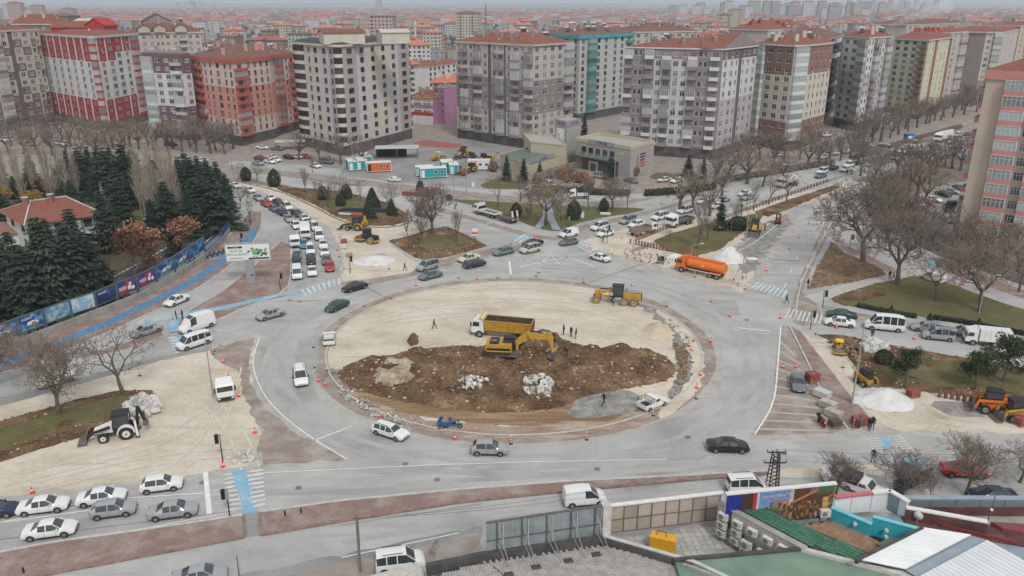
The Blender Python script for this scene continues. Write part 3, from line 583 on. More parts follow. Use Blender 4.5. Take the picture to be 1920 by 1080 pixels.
# ================================================================== BUILDINGS
WALLM={}
def wm(name,c,var=0.10):
 return mat('wall_'+name,c,0.9,var=var,scale=0.35)
FR_W=mat('frame_white',(0.66,0.66,0.65),0.5);FR_D=mat('frame_brown',(0.045,0.032,0.028),0.5);FR_G=mat('frame_grey',(0.33,0.33,0.33),0.5)
GL=glass_mat('window_glass',(0.03,0.038,0.048),(0.26,0.26,0.25),th=0.45)
GLD=glass_mat('window_glass_dark',(0.018,0.018,0.022),(0.10,0.09,0.085),th=0.5)
GLB=glass_mat('balcony_glass',(0.10,0.13,0.13),(0.42,0.48,0.47),th=0.2,rough=0.2)
ROOFT=brick_mat('roof_tiles_red',(0.285,0.105,0.075),(0.225,0.085,0.065),(0.16,0.06,0.04),sx=3,sy=2.6,wear=(0.24,0.13,0.10),wearth=0.56)
ROOFB=brick_mat('roof_tiles_brown',(0.22,0.11,0.085),(0.18,0.09,0.075),(0.11,0.06,0.05),sx=3,sy=2.6,wear=(0.20,0.15,0.13),wearth=0.56)
DARKV=mat('shade_and_dark_parts',(0.03,0.03,0.032),0.8)  # near-black colour: painted shade behind balcony glazing, and dark fittings
WSHARE={}
def window_mesh(w,h,fm,gm,mull=1,cross=False):
 key=('w',round(w,2),round(h,2),fm.name,gm.name,mull,cross)
 if key in WSHARE:return WSHARE[key]
 b=MB();t=0.075
 b.face([(-w/2,0,0),(w/2,0,0),(w/2,0,h),(-w/2,0,h)],gm)
 y0,y1=-0.06,0.0
 b.box(-w/2,w/2,y0,y1-.002,0,t,fm,False);b.box(-w/2,w/2,y0,y1-.002,h-t,h,fm,False)
 b.box(-w/2,-w/2+t,y0,y1-.002,t,h-t,fm,False);b.box(w/2-t,w/2,y0,y1-.002,t,h-t,fm,False)
 for i in range(mull):
  x=-w/2+w*(i+1)/(mull+1);b.box(x-t/2,x+t/2,y0,y1-.002,t,h-t,fm,False)
 if cross:b.box(-w/2+t,w/2-t,y0+.01,y1-.003,h*0.68,h*0.68+t*.8,fm,False)
 b.box(-w/2-0.06,w/2+0.06,-0.26,-0.062,-0.07,0.0,fm if fm is FR_W else FR_G,True)
 WSHARE[key]=b.data('window');return WSHARE[key]
def balcony_mesh(w,kind,par,fm,depth=1.15):
 key=('b',round(w,1),kind,par.name,fm.name)
 if key in WSHARE:return WSHARE[key]
 b=MB();w=round(w,1);d=depth
 if kind=='C':
  n=6;P=[(-w/2+w*i/n,-d*(0.45+0.55*sin(pi*i/n)))for i in range(n+1)]
  P=[(-w/2,0)]+P+[(w/2,0)]
 else:P=[(-w/2,0),(-w/2,-d),(w/2,-d),(w/2,0)]
 b.mesh([(x,y,-0.12)for x,y in P]+[(x,y,0.06)for x,y in P],[tuple(range(len(P)-1,-1,-1)),tuple(range(len(P),2*len(P)))],par)
 for(x0,y0),(x1,y1)in zip(P,P[1:]):
  dx=x1-x0;dy=y1-y0;L=hypot(dx,dy);nx,ny=-dy/L*0.1,dx/L*0.1
  hp=0.98
  q=[(x0,y0),(x1,y1),(x1+nx,y1+ny),(x0+nx,y0+ny)]
  b.mesh([(*a,-0.12)for a in q]+[(*a,hp)for a in q],[(0,1,5,4),(2,3,7,6),(4,5,6,7),(3,2,1,0)],par)
  if kind in 'GC':
   a0=(x0+nx*.6,y0+ny*.6);a1=(x1+nx*.6,y1+ny*.6)
   b.face([(*a0,hp),(*a1,hp),(*a1,2.72),(*a0,2.72)],GLB if kind=='G' else GLD)
   k=max(1,round(L/0.75))
   for i in range(k+1):
    x=x0+dx*i/k;y=y0+dy*i/k;b.bar((x+nx*.4,y+ny*.4,hp),(x+nx*.4,y+ny*.4,2.72),0.07,0.07,fm)
   b.bar((x0+nx*.4,y0+ny*.4,2.76),(x1+nx*.4,y1+ny*.4,2.76),0.1,0.1,fm)
   b.bar((x0+nx*.35,y0+ny*.35,2.1),(x1+nx*.35,y1+ny*.35,2.1),0.05,0.05,fm)
  elif kind=='B':
   b.bar((x0+nx*.5,y0+ny*.5,1.14),(x1+nx*.5,y1+ny*.5,1.14),0.05,0.05,FR_G)
 WSHARE[key]=b.data('balcony');return WSHARE[key]
def acbox():
 if 'acb' not in WSHARE:WSHARE['acb']=MB().box(-.42,.42,-.17,.15,0,.58,mat('ac_box',(.55,.55,.53),.6,rnd=.15)).tube((-.08,-.185,.29),(-.08,-.17,.29),.2,.2,DARKV,8).data('air_conditioner_box')
 return WSHARE['acb']
CELLW={'w':2.9,'W':3.4,'n':1.7,'M':3.2,'B':3.2,'G':3.2,'C':3.6,'x':0.7,'X':1.5,'.':0.9,'p':0.45,'s':2.9,'k':5.6,'Q':6.6}
OPEN={'w':(1.55,1.6,0.85,1),'W':(2.2,1.6,0.85,2),'n':(0.95,1.6,0.85,0),'s':(1.5,0.6,1.7,0)}
def facade(root,org,A,B,z0,fh,nf,spec,colf,par,fm=FR_W,gm=None,maxw=300,wname='wall',bal_depth=1.15,rnd=None,simple=False):
 """one storeyed wall from A to B with window openings, windows and balconies as parts of ROOT; org = root location"""
 gm=gm or GL;d=(B-A);L=d.length;d.normalize();nrm=Vector((d.y,-d.x));rot=atan2(d.y,d.x);rnd=rnd or R
 tot=sum(CELLW[c]for c in spec);mb=MB();sc=L/tot;u=0;cells=[]
 for c in spec:cells.append((c,u,u+CELLW[c]*sc));u+=CELLW[c]*sc
 rel=A-org.to_2d()
 def P(u,z,o=0.0):q=rel+d*u+nrm*o;return(q.x,q.y,z)
 for k in range(nf):
  za=z0+k*fh;zb=za+fh
  for ci,(c,a,b)in enumerate(cells):
   m=colf(k,nf,ci,c,len(cells));o=-0.25 if c in 'Xx' else(0.12 if c=='p' else 0.0)
   if c in 'xX.pk':
    mb.face([P(a,za,o),P(b,za,o),P(b,zb,o),P(a,zb,o)],m)
    if o:
     mb.face([P(a,za,0),P(a,za,o),P(a,zb,o),P(a,zb,0)],m);mb.face([P(b,za,o),P(b,za,0),P(b,zb,0),P(b,zb,o)],m)
    continue
   kind='G' if c=='Q' else c
   if c=='M':kind=rnd.choice('BBG')
   if kind in 'BGC':ow,oh,sl,mu=min(2.4,(b-a)*0.7),2.05,0.12,2
   else:ow,oh,sl,mu=OPEN[c];ow=min(ow*max(1,min(sc,1.35)),(b-a)*0.8);ow=round(ow*10)/10
   cc=(a+b)/2;l=cc-ow/2;r=cc+ow/2;s=za+sl;t=s+oh;ins=-0.2
   mb.face([P(a,za),P(b,za),P(b,s),P(a,s)],m);mb.face([P(a,t),P(b,t),P(b,zb),P(a,zb)],m)
   mb.face([P(a,s),P(l,s),P(l,t),P(a,t)],m);mb.face([P(r,s),P(b,s),P(b,t),P(r,t)],m)
   mb.face([P(l,s),P(r,s),P(r,s,ins),P(l,s,ins)],m);mb.face([P(l,t,ins),P(r,t,ins),P(r,t),P(l,t)],m)
   mb.face([P(l,s),P(l,s,ins),P(l,t,ins),P(l,t)],m);mb.face([P(r,s,ins),P(r,s),P(r,t),P(r,t,ins)],m)
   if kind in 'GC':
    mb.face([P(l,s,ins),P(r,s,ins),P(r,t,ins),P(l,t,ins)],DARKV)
   else:
    q=P(cc,s,-0.14);obj('window',window_mesh(ow,oh,fm,gm,mu,cross=(mu>0 and fm is FR_W)),root,loc=q,rot=rot)
    if rnd.random()<.10 and k>0:obj('air_conditioner_box',acbox(),root,loc=P(cc+rnd.choice((-.3,.5)),za+.02,.16),rot=rot)
   if kind in 'BGC':
    pm=par(k,nf,ci,c)if callable(par)else par
    q=P(cc,za,0.002);obj('balcony',balcony_mesh((b-a)*0.96,kind,pm,fm,bal_depth),root,loc=q,rot=rot)
 return mb.put(wname,root)
def hip(root,poly,z,over,thick,hr,s,rm,em,eave=True,ridge=None):
 """eaves slab and hipped roof over POLY (root space); returns a function giving points on the roof"""
 n=len(poly);c=Vector((sum(p.x for p in poly)/n,sum(p.y for p in poly)/n));r0=max((p-c).length for p in poly)
 out=[c+(p-c)*(1+over/max(1,(p-c).length))for p in poly]
 if eave:MB().prism([(p.x,p.y)for p in out],z,z+thick,em).put('eave',root)
 b=MB();z1=z+thick+0.003;inn=[c+(p-c)*s for p in out]
 for i in range(n):
  j=(i+1)%n;b.face([(out[i].x,out[i].y,z1),(out[j].x,out[j].y,z1),(inn[j].x,inn[j].y,z1+hr),(inn[i].x,inn[i].y,z1+hr)][::-1],rm)
 b.face([(p.x,p.y,z1+hr)for p in inn],rm)
 b.put('roof',root)
 def at(i,t,q):
  e=out[i%n].lerp(out[(i+1)%n],t);p=c+(e-c)*q;return Vector((p.x,p.y,z1+hr*min(1,(1-q)/(1-s))))
 return at
CH={}
def chimney_mesh(w,h,m):
 k=(w,h,m.name)
 if k not in CH:CH[k]=MB().box(-w/2,w/2,-w/2,w/2,-0.8,h,m).box(-w/2-.08,w/2+.08,-w/2-.08,w/2+.08,h,h+.15,KERB).data('chimney')
 return CH[k]
def solar_mesh():
 if 'solar' not in CH:
  b=MB();b.mesh([(-1,-0.9,0.3),(1,-0.9,0.3),(1,0.7,1.5),(-1,0.7,1.5),(-1,-0.9,0.22),(1,-0.9,0.22),(1,0.7,1.42),(-1,0.7,1.42)],[(0,1,2,3),(7,6,5,4),(0,4,5,1),(1,5,6,2),(2,6,7,3),(3,7,4,0)],GLD)
  b.tube((-1.0,0.95,1.7),(1.0,0.95,1.7),0.3,0.3,FR_W,8)
  for x in(-0.8,0.8):b.bar((x,0.8,-0.5),(x,0.8,1.5),0.06,0.06,FR_G)
  CH['solar']=b.data('solar_heater')
 return CH['solar']
def dish_mesh():
 if 'dish' not in CH:
  b=MB();n=10;b.tube((0,0,-0.3),(0,0,0.7),0.03,0.03,FR_G,5)
  P=[(0.42*cos(2*pi*i/n),-0.12,0.8+0.42*sin(2*pi*i/n))for i in range(n)]
  for i in range(n):b.face([P[i],P[(i+1)%n],(0,0.03,0.8)],FR_W)
  b.bar((0,-0.1,0.4),(0,-0.5,0.8),0.03,0.03,FR_G);CH['dish']=b.data('dish')
 return CH['dish']
def solve_top(e,bpx):
 k=lambda x,y:G(x,y).y/CAM_H
 return CAM_H*(1-k(*bpx)/k(*e))
def tower(name,label,cat,eaves,base,nf,specs,colf,par,depth=17,fm=FR_W,gm=None,roof=ROOFT,fascia=None,fth=0.6,hr=2.6,s=0.35,chim=6,chm=None,solar=0,dishes=4,gable=None,over=0.7,ground=None,sides=(None,None),group='apartment towers behind the junction',back=None,flat=False):
 i,bx,by=base;zt=solve_top(eaves[i],(bx,by));pts=[G(x,y,zt).to_2d()for x,y in eaves]
 org=Vector((pts[i].x,pts[i].y,0));root=thing(name,label,cat,org,0,group)
 rnd=random.Random(int(bx*7+by));gfh=3.4;fh=(zt-gfh)/(nf-1)
 fw=(pts[-1]-pts[0]).normalized();dv=Vector((-fw.y,fw.x))*depth
 if back:dv=Vector(back)
 ring_=pts+([pts[0]+pts[-1]-pts[i]]if 0<i<len(pts)-1 and not back else[pts[-1]+dv,pts[0]+dv]);rel=[p-org.to_2d()for p in ring_]
 plain=colf(2,nf,0,'.',9);gmt=ground or mat('shop_front',(0.10,0.095,0.095),0.5,var=0.4,scale=0.4)
 for e,sp in enumerate(specs):facade(root,org,pts[e],pts[e+1],gfh,fh,nf-1,sp,colf,par,fm,gm,rnd=rnd)
 b=MB();n=len(ring_)
 for e in range(len(specs)):
  A=rel[e];B=rel[e+1];b.face([(A.x,A.y,0),(B.x,B.y,0),(B.x,B.y,gfh),(A.x,A.y,gfh)],gmt)
 b.put('shop_front',root);b=MB()
 for e in range(len(specs),n):
  A=rel[e];B=rel[(e+1)%n]
  sp=sides[1]if e==len(specs)else sides[0]if e==n-1 else None
  if sp:facade(root,org,ring_[e],ring_[(e+1)%n],gfh,fh,nf-1,sp,colf,par,fm,gm,rnd=rnd);b.face([(A.x,A.y,0),(B.x,B.y,0),(B.x,B.y,gfh),(A.x,A.y,gfh)],gmt)
  else:b.face([(A.x,A.y,0),(B.x,B.y,0),(B.x,B.y,zt),(A.x,A.y,zt)],plain)
 b.put('rear_wall',root)
 em=fascia or KERB
 if flat:
  MB().prism([(p.x,p.y)for p in rel],zt,zt+0.3,KERBD).put('roof',root);at=lambda i,t,q:Vector((*(rel[i%n].lerp(rel[(i+1)%n],t)*q),zt+0.3))
 else:at=hip(root,rel,zt,over,fth,hr,s,roof,em)
 chm=chm or mat('chimney_plaster',(0.36,0.31,0.29),0.9)
 for k in range(chim):obj('chimney',chimney_mesh(1.1,1.9 if not flat else 1.4,chm),root,loc=at(rnd.randrange(n),rnd.uniform(.1,.9),rnd.uniform(0.45,0.8)),rot=rot_of(fw))
 for k in range(solar):obj('solar_heater',solar_mesh(),root,loc=at(rnd.randrange(n),rnd.uniform(.1,.9),rnd.uniform(0.4,0.85)),rot=rot_of(fw)+.3)
 for k in range(dishes):obj('dish',dish_mesh(),root,loc=at(rnd.randrange(n),rnd.uniform(.1,.9),rnd.uniform(0.4,0.9)),rot=rnd.uniform(0,6))
 return root,org,zt,rel,at,fw
def rot_of(v):return atan2(v.y,v.x)
def bands(hi,mid,lo,nh,nl,over=None):
 def f(k,nf,ci,c,nc):
  if over:
   r=over(k,nf,ci,c)
   if r:return r
  return hi if k>=nf-nh else lo if k<nl else mid
 return f
C_beige=wm('beige',(0.50,0.46,0.40));C_brown=wm('brown',(0.20,0.145,0.12));C_white=wm('white',(0.60,0.60,0.59));C_red=wm('red',(0.40,0.045,0.045))
C_lmauve=wm('light_mauve',(0.50,0.44,0.415));C_mauve=wm('mauve',(0.275,0.235,0.23));C_dmauve=wm('dark_mauve',(0.155,0.125,0.125));C_cream=wm('cream',(0.56,0.525,0.44))
C_purple=wm('purple_brown',(0.17,0.095,0.11));C_lilac=wm('lilac',(0.46,0.42,0.44));C_salmon=wm('salmon',(0.58,0.27,0.215));C_pinkw=wm('pale_pink',(0.62,0.49,0.44));C_bred=wm('balcony_red',(0.47,0.10,0.075))
C_teal=wm('teal',(0.06,0.27,0.26));C_tealf=wm('bright_teal',(0.05,0.36,0.42));C_ggrey=wm('green_grey',(0.47,0.48,0.46));C_brick=wm('brick_brown',(0.27,0.145,0.11));C_yel=wm('pale_yellow',(0.60,0.56,0.42));C_pink=wm('pink',(0.55,0.24,0.22))
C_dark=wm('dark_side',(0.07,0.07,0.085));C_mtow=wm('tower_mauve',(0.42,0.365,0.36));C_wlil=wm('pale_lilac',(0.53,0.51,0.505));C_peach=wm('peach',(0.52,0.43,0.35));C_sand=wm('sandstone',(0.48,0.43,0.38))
tower('apartment_tower','beige and brown striped tower cut by the photo edge, left of the red-cornered white tower','apartment tower',[(-110,64),(72,57)],(1,96,228),12,['GwXwwpGwXwwpnn'],
 lambda k,nf,ci,c,nc:C_dmauve if c in 'X' else C_beige if c in 'pG.' else(C_brown if(k+ci)%3==0 or k<2 else C_beige),lambda k,nf,ci,c:C_beige if k%3 else C_brown,fascia=KERB,depth=16)
def c2(k,nf,ci,c,nc):
 red=k>=nf-3 or k<3
 if c in 'MG':return C_red
 if c=='p':return C_white
 return C_red if red and(k!=nf-3 or ci%2)else C_white
r2=tower('apartment_tower','white tower with red top, red base and red corner balconies','apartment tower',[(62,65),(166,72),(178,72),(254,66)],(2,200,247),12,['pwpwpwpwpwpwpwpwp','G','pwpWWpwpG'],c2,C_red,fascia=KERB,fth=0.9,hr=1.8,s=0.55,chim=0,depth=18,fm=FR_G)
rt,org,zt,rel,at,fw=r2
PENT=MB();cc=Vector((sum(p.x for p in rel)/len(rel),sum(p.y for p in rel)/len(rel)))
def gbox(root,name,c,w,d,z,h,rot,wall,roofm,rise):
 """gabled roof house of a penthouse, ridge along its width"""
 b=MB();p=lambda x,y,z:(c.x+x*cos(rot)-y*sin(rot),c.y+x*sin(rot)+y*cos(rot),z)
 w/=2;d/=2
 for a,e in(((-w,-d),(w,-d)),((w,-d),(w,d)),((w,d),(-w,d)),((-w,d),(-w,-d))):b.face([p(*a,z),p(*e,z),p(*e,z+h),p(*a,z+h)],wall)
 b.face([p(w,-d,z+h),p(w,d,z+h),p(w,0,z+h+rise)],wall);b.face([p(-w,d,z+h),p(-w,-d,z+h),p(-w,0,z+h+rise)],wall);b.put(name,root)
 b=MB();o=0.4
 for s_ in(-1,1):
  q=[p(-w-o,s_*(d+o),z+h-rise*o/d),p(w+o,s_*(d+o),z+h-rise*o/d),p(w+o,0,z+h+rise),p(-w-o,0,z+h+rise)]
  q2=[(x,y,zz+0.18)for x,y,zz in q];b.mesh(q+q2,[(4,5,6,7),(3,2,1,0),(0,1,5,4),(1,2,6,5),(2,3,7,6),(3,0,4,7)],roofm)
 b.put('roof',root)
gbox(rt,'penthouse',cc+fw*8,9,8,zt+0.9,3.2,rot_of(fw)+1.57,C_red,C_red,2.6)
gbox(rt,'penthouse',cc-fw*4,15,8,zt+0.9,2.4,rot_of(fw),C_red,ROOFT,2.2)
gbox(rt,'penthouse',cc+fw*0.5+Vector((0,4)),8,6,zt+1.2,4.4,rot_of(fw),C_white,KERB,0.8)
r=tower('apartment_tower','grey beige tower with round gables on its roof, behind the white and purple block','apartment tower',[(248,64),(376,62)],(0,268,206),11,['wwwnnwwMww'],bands(C_sand,C_lmauve,C_sand,2,3,lambda k,nf,ci,c:C_mauve if k%3==2 and c=='M' else None),C_sand,roof=ROOFB,hr=4.2,s=0.5,chim=5,solar=2,depth=20)
for t in(-0.32,-0.1,0.2):gbox(r[0],'dormer',r[5]*(t*30+14)+Vector((0,1.5)),5,5,r[2]+.6,2.0,rot_of(r[5])+1.57,C_sand,ROOFT,1.4)
gbox(r[0],'penthouse',r[5]*6+Vector((0,12)),12,12,r[2]+2,3.4,rot_of(r[5])+1.57,C_mauve,ROOFB,3.2)
r=tower('apartment_tower','brown block with a high tiled roof rising behind the leftmost beige tower','apartment tower',[(22,47),(100,47)],(1,118,186),11,['wwwwww'],lambda*a:C_brown,C_brown,hr=4.5,s=0.5,chim=4,chm=C_beige,depth=16)
tower('apartment_tower','brown gabled block furthest to the rear at the photo edge','apartment tower',[(-70,46),(18,44)],(1,40,182),11,['wwwwww'],lambda*a:C_brown,C_brown,hr=4,s=0.3,chim=3,depth=16,roof=ROOFB)
tower('apartment_tower','narrow white and purple block between the red-white tower and the salmon tower','apartment tower',[(266,105),(338,107),(356,106)],(1,350,263),10,['GwwM','.w'],bands(C_purple,C_white,C_purple,2,3),lambda k,nf,ci,c:C_white if k%2 else C_lilac,fascia=C_purple,fth=1.2,over=0.2,chim=3,depth=15,roof=KERBD,hr=0.6,s=0.7,sides=('MM',None))
r=tower('apartment_tower','salmon and cream tower with red balconies and many pink chimneys','apartment tower',[(354,110),(378,114),(436,119),(505,112),(512,110),(551,105)],(2,447,274),10,['MM','nnwnn','Mnnnn','.','GnnM'],bands(C_pinkw,C_salmon,C_pinkw,3,2),C_bred,fascia=C_bred,fth=1.3,roof=ROOFB,hr=3.4,s=0.3,chim=12,chm=C_salmon,solar=2,depth=20,fm=FR_D,sides=(None,'M.M'))
def c5(k,nf,ci,c,nc):
 if nc==6:return(C_cream if k%5 in(1,2,3)or k>8 else C_wlil)if ci in(2,3)else C_wlil if ci in(1,4)else C_mtow
 return C_wlil if c in 'n.' else C_cream
r=tower('apartment_tower','lilac and cream tower with dark rounded glass bays at its corners','apartment tower',[(550,82),(624,88),(641,88),(766,78)],(2,654,292),11,['C.nwwn','C','WwwwwW'],c5,C_cream,fm=FR_D,gm=GLD,fascia=C_cream,fth=0.7,hr=1.2,s=0.7,roof=mat('roof_charcoal',(0.05,0.045,0.05),0.7),chim=4,chm=C_cream,depth=17,sides=(None,'CCC'),over=1.0)
PH=[('penthouse',r[5]*15.5+Vector((0.6,3.0)),9,7,C_cream,C_beige),('penthouse',r[5]*2+Vector((-3,6)),13,8,C_cream,ROOFT)]
for nm,c,w,d,a,b_ in PH:gbox(r[0],nm,c,w,d,r[2]+.7,3.4,rot_of(r[5]),a,b_,0.9)
def c6(k,nf,ci,c,nc):
 if c in 'Xx':return C_dmauve
 return C_mauve if nf-8<=k<nf-4+(1 if(nc==6)else 0)*0 else C_lmauve
tower('apartment_tower','broad mauve tower with two dark vertical recesses, behind the yellow machines','apartment tower',[(854,80),(1000,87),(1073,82)],(1,1002,281),12,['wMwxMwXwMxwMwM','wwwwM'],c6,lambda k,nf,ci,c:C_mauve if(k+ci)%3 else C_lmauve,hr=3.0,s=0.35,chim=8,chm=C_mauve,dishes=8,solar=2,depth=20,fascia=C_lmauve,sides=(None,'M.M'))
tower('apartment_tower','grey-green tower with a turquoise roof fascia and turquoise balconies','apartment tower',[(1012,68),(1087,73),(1187,67)],(1,1107,229),12,['wwwWw','wGww.wwM'],lambda*a:C_ggrey,C_teal,fascia=C_tealf,fth=1.3,over=1.2,roof=ROOFB,hr=3.2,s=0.3,chim=3,solar=9,depth=18,fm=FR_D,sides=(None,'MM'))
def c8(k,nf,ci,c,nc):
 if nc==7:return C_dmauve if c=='X' or k==nf-1 else(C_white if k>4 else C_lilac)
 return C_wlil if c=='w' and k<nf-1 else C_mauve
r=tower('apartment_tower','large grey tower with a gabled side and white balconies, right of the supermarket','apartment tower',[(1172,90),(1357,94),(1421,87)],(1,1342,300),11,['Mnn.MwMwwMnn.B.','wwnXnww'],c8,lambda k,nf,ci,c:C_white if c=='B' or k%4==1 else C_mauve,hr=2.4,s=0.3,chim=9,chm=C_mauve,dishes=8,solar=3,depth=20,fascia=C_white,fth=0.4,over=0.5)
e=r[5];A=r[3][1];B=r[3][2];m_=(A+B)/2;b=MB();zt=r[2]
b.face([(A.x,A.y,zt+.4),(B.x,B.y,zt+.4),(m_.x,m_.y,zt+5.0)],C_mauve);b.put('gable',r[0])
inn=Vector((sum(p.x for p in r[3])/5,sum(p.y for p in r[3])/5));q=inn-m_;b=MB();b.face([(A.x,A.y,zt+.45),(m_.x,m_.y,zt+5.05),(m_.x+q.x,m_.y+q.y,zt+3.2),(A.x+q.x*.5,A.y+q.y*.5,zt+.5)],ROOFT)
b.face([(B.x,B.y,zt+.45),(m_.x,m_.y,zt+5.05),(m_.x+q.x,m_.y+q.y,zt+3.2),(B.x+q.x*.5,B.y+q.y*.5,zt+.5)][::-1],ROOFT);b.put('gable_roof',r[0])
tower('apartment_tower','brown and cream banded tower with a white glazed bay at its corner','apartment tower',[(1422,84),(1437,85),(1490,88),(1515,87),(1563,82)],(2,1481,283),11,['G','www','G','nnnnnn'],bands(C_brick,C_cream,C_brick,3,2,lambda k,nf,ci,c:C_white if c=='G' else None),C_white,fm=FR_W,gm=GLD,hr=2.6,s=0.35,chim=7,chm=C_cream,solar=3,dishes=6,depth=19)
r=tower('apartment_tower','tower with a dark side and pale gable, squeezed behind the brown and cream tower','apartment tower',[(1543,78),(1583,66)],(0,1533,246),11,['MwMw'],lambda*a:C_dark,C_dark,hr=3.5,s=0.3,chim=4,solar=5,depth=22,fascia=C_white,fth=0.3,roof=ROOFB)
tower('apartment_tower','white and mauve banded tower left of the pale yellow tower','apartment tower',[(1583,70),(1630,73),(1672,70)],(1,1610,246),11,['wWG','nnMnnG'],bands(C_white,C_lmauve,C_white,4,3,lambda k,nf,ci,c:C_mauve if c in 'GM' else None),C_mauve,gm=GLD,hr=2.2,s=0.4,chim=6,chm=C_cream,solar=3,dishes=6,depth=18)
tower('apartment_tower','pale yellow tower with brown half-round balconies and red chimneys','apartment tower',[(1678,74),(1742,77),(1786,71)],(1,1722,224),12,['wwwB','nnXnnwX'],lambda k,nf,ci,c,nc:C_brick if c=='X' else C_yel,C_brick,hr=2.2,s=0.5,chim=10,chm=C_bred,depth=19,over=1.3)
tower('apartment_tower','grey beige tower right of the pale yellow tower','apartment tower',[(1784,63),(1822,60),(1852,56)],(0,1762,202),12,['WG.','nXnwX'],lambda k,nf,ci,c,nc:C_mauve if c=='X' else C_sand,lambda k,nf,ci,c:C_brown if k%2 else C_sand,hr=1.5,s=0.7,chim=6,chm=C_sand,depth=18)
tower('apartment_tower','mauve and beige tower partly hidden by the nearby pink estate block','apartment tower',[(1850,62),(1880,62),(1912,56)],(0,1824,197),12,['wG','nnnn'],bands(C_lmauve,C_lmauve,C_mauve,4,3),C_mauve,hr=1.5,s=0.7,chim=6,depth=18)
tower('apartment_tower','peach tower furthest along the boulevard at the photo edge','apartment tower',[(1914,50),(1990,46)],(0,1888,178),12,['wGwwGw'],bands(C_peach,C_peach,C_mauve,5,3),C_peach,hr=1.5,s=0.7,chim=6,depth=18)
tower('apartment_tower','low roofed beige tower seen over the grey beige tower by the boulevard','apartment tower',[(1700,48),(1815,44)],(0,1682,170),12,['wwMwwMww'],lambda*a:C_sand,C_sand,hr=2,s=0.6,chim=8,depth=20,roof=ROOFB)
tower('apartment_tower','red roofed tower behind the tower with the dark side','apartment tower',[(1440,58),(1530,54)],(0,1430,190),11,['wwMwwMww'],lambda*a:C_sand,C_sand,hr=4.2,s=0.3,chim=9,chm=C_red,solar=6,depth=22,group=None)
tower('apartment_tower','tiled-roof tower behind the turquoise tower','apartment tower',[(1190,62),(1310,60)],(0,1196,190),11,['wwMwwMww'],lambda*a:C_sand,C_sand,hr=4.0,s=0.3,chim=7,solar=4,depth=22,roof=ROOFB)
r=tower('apartment_block','close beige estate block with pink balconies and pink roof edge','apartment block',[(1850,148),(2060,159)],(0,1793,468),12,['kQWQWW'],lambda k,nf,ci,c,nc:C_peach,C_pink,fascia=C_pink,fth=1.7,over=0.5,hr=3.0,s=0.2,chim=0,depth=14,sides=('M..M.',None),group=None,dishes=1,ground=C_peach)
# ---- school, houses beyond
def simple_house(name,label,cat,eaves,base,nf,specs,wall,roof=ROOFT,par=None,depth=12,hr=2.5,s=0.3,fm=FR_W,group=None,flat=False,chim=3,fascia=None,colf=None):
 return tower(name,label,cat,eaves,base,nf,specs,colf or(lambda*a:wall),par or wall,depth=depth,roof=roof,hr=hr,s=s,fm=fm,gm=GLD,chim=chim,dishes=0,group=group,flat=flat,fascia=fascia,fth=0.3,ground=wall,over=0.5)
C_school=wm('school_pink',(0.42,0.20,0.33));C_sy=wm('school_yellow',(0.60,0.44,0.14))
simple_house('school','white school wing striped with yellow, pink and red under an orange roof','school',[(772,182),(811,184)],(1,811,234),6,['.s.s.'],C_white,group='school buildings',depth=8,colf=lambda k,nf,ci,c,nc:[C_red,C_white,C_school,C_white,C_sy,C_white][k%6])
simple_house('school','tall flat-roofed pink school block between two striped wings','school',[(811,165),(833,167)],(1,834,233),5,['ww'],C_school,group='school buildings',flat=True,depth=12,chim=0)
simple_house('school','striped school wing right of the pink school block','school',[(834,178),(858,177)],(0,835,230),6,['.s.s.'],C_white,group='school buildings',depth=9,colf=lambda k,nf,ci,c,nc:[C_red,C_white,C_school,C_white,C_sy,C_white][k%6])
simple_house('house_block','white four-storey house with red zigzag roof behind the school, left part','house',[(770,128),(803,124)],(1,803,170),5,['www'],C_white,group='white houses behind the school',fm=FR_D)
simple_house('house_block','white four-storey house with red zigzag roof behind the school, right part','house',[(803,126),(835,122)],(1,835,172),5,['wwww'],C_white,group='white houses behind the school',fm=FR_D)
simple_house('house_block','white house with red roof half behind the broad mauve tower','house',[(836,122),(866,118)],(0,838,168),5,['www'],C_white,fm=FR_D)
simple_house('house_block','blue and white house above the white houses','house',[(770,105),(805,104)],(0,770,122),3,['www'],wm('house_blue',(0.12,0.26,0.42)))
simple_house('house_block','grey house with a dark rounded roof above the white houses','house',[(803,98),(834,97)],(0,803,120),3,['www'],wm('house_grey',(0.32,0.34,0.35)),roof=mat('roof_slate',(0.16,0.18,0.18),0.8))
simple_house('house_block','beige house with a dull red roof beside the broad mauve tower','house',[(833,92),(862,95)],(0,835,118),3,['www'],C_cream,roof=ROOFB)
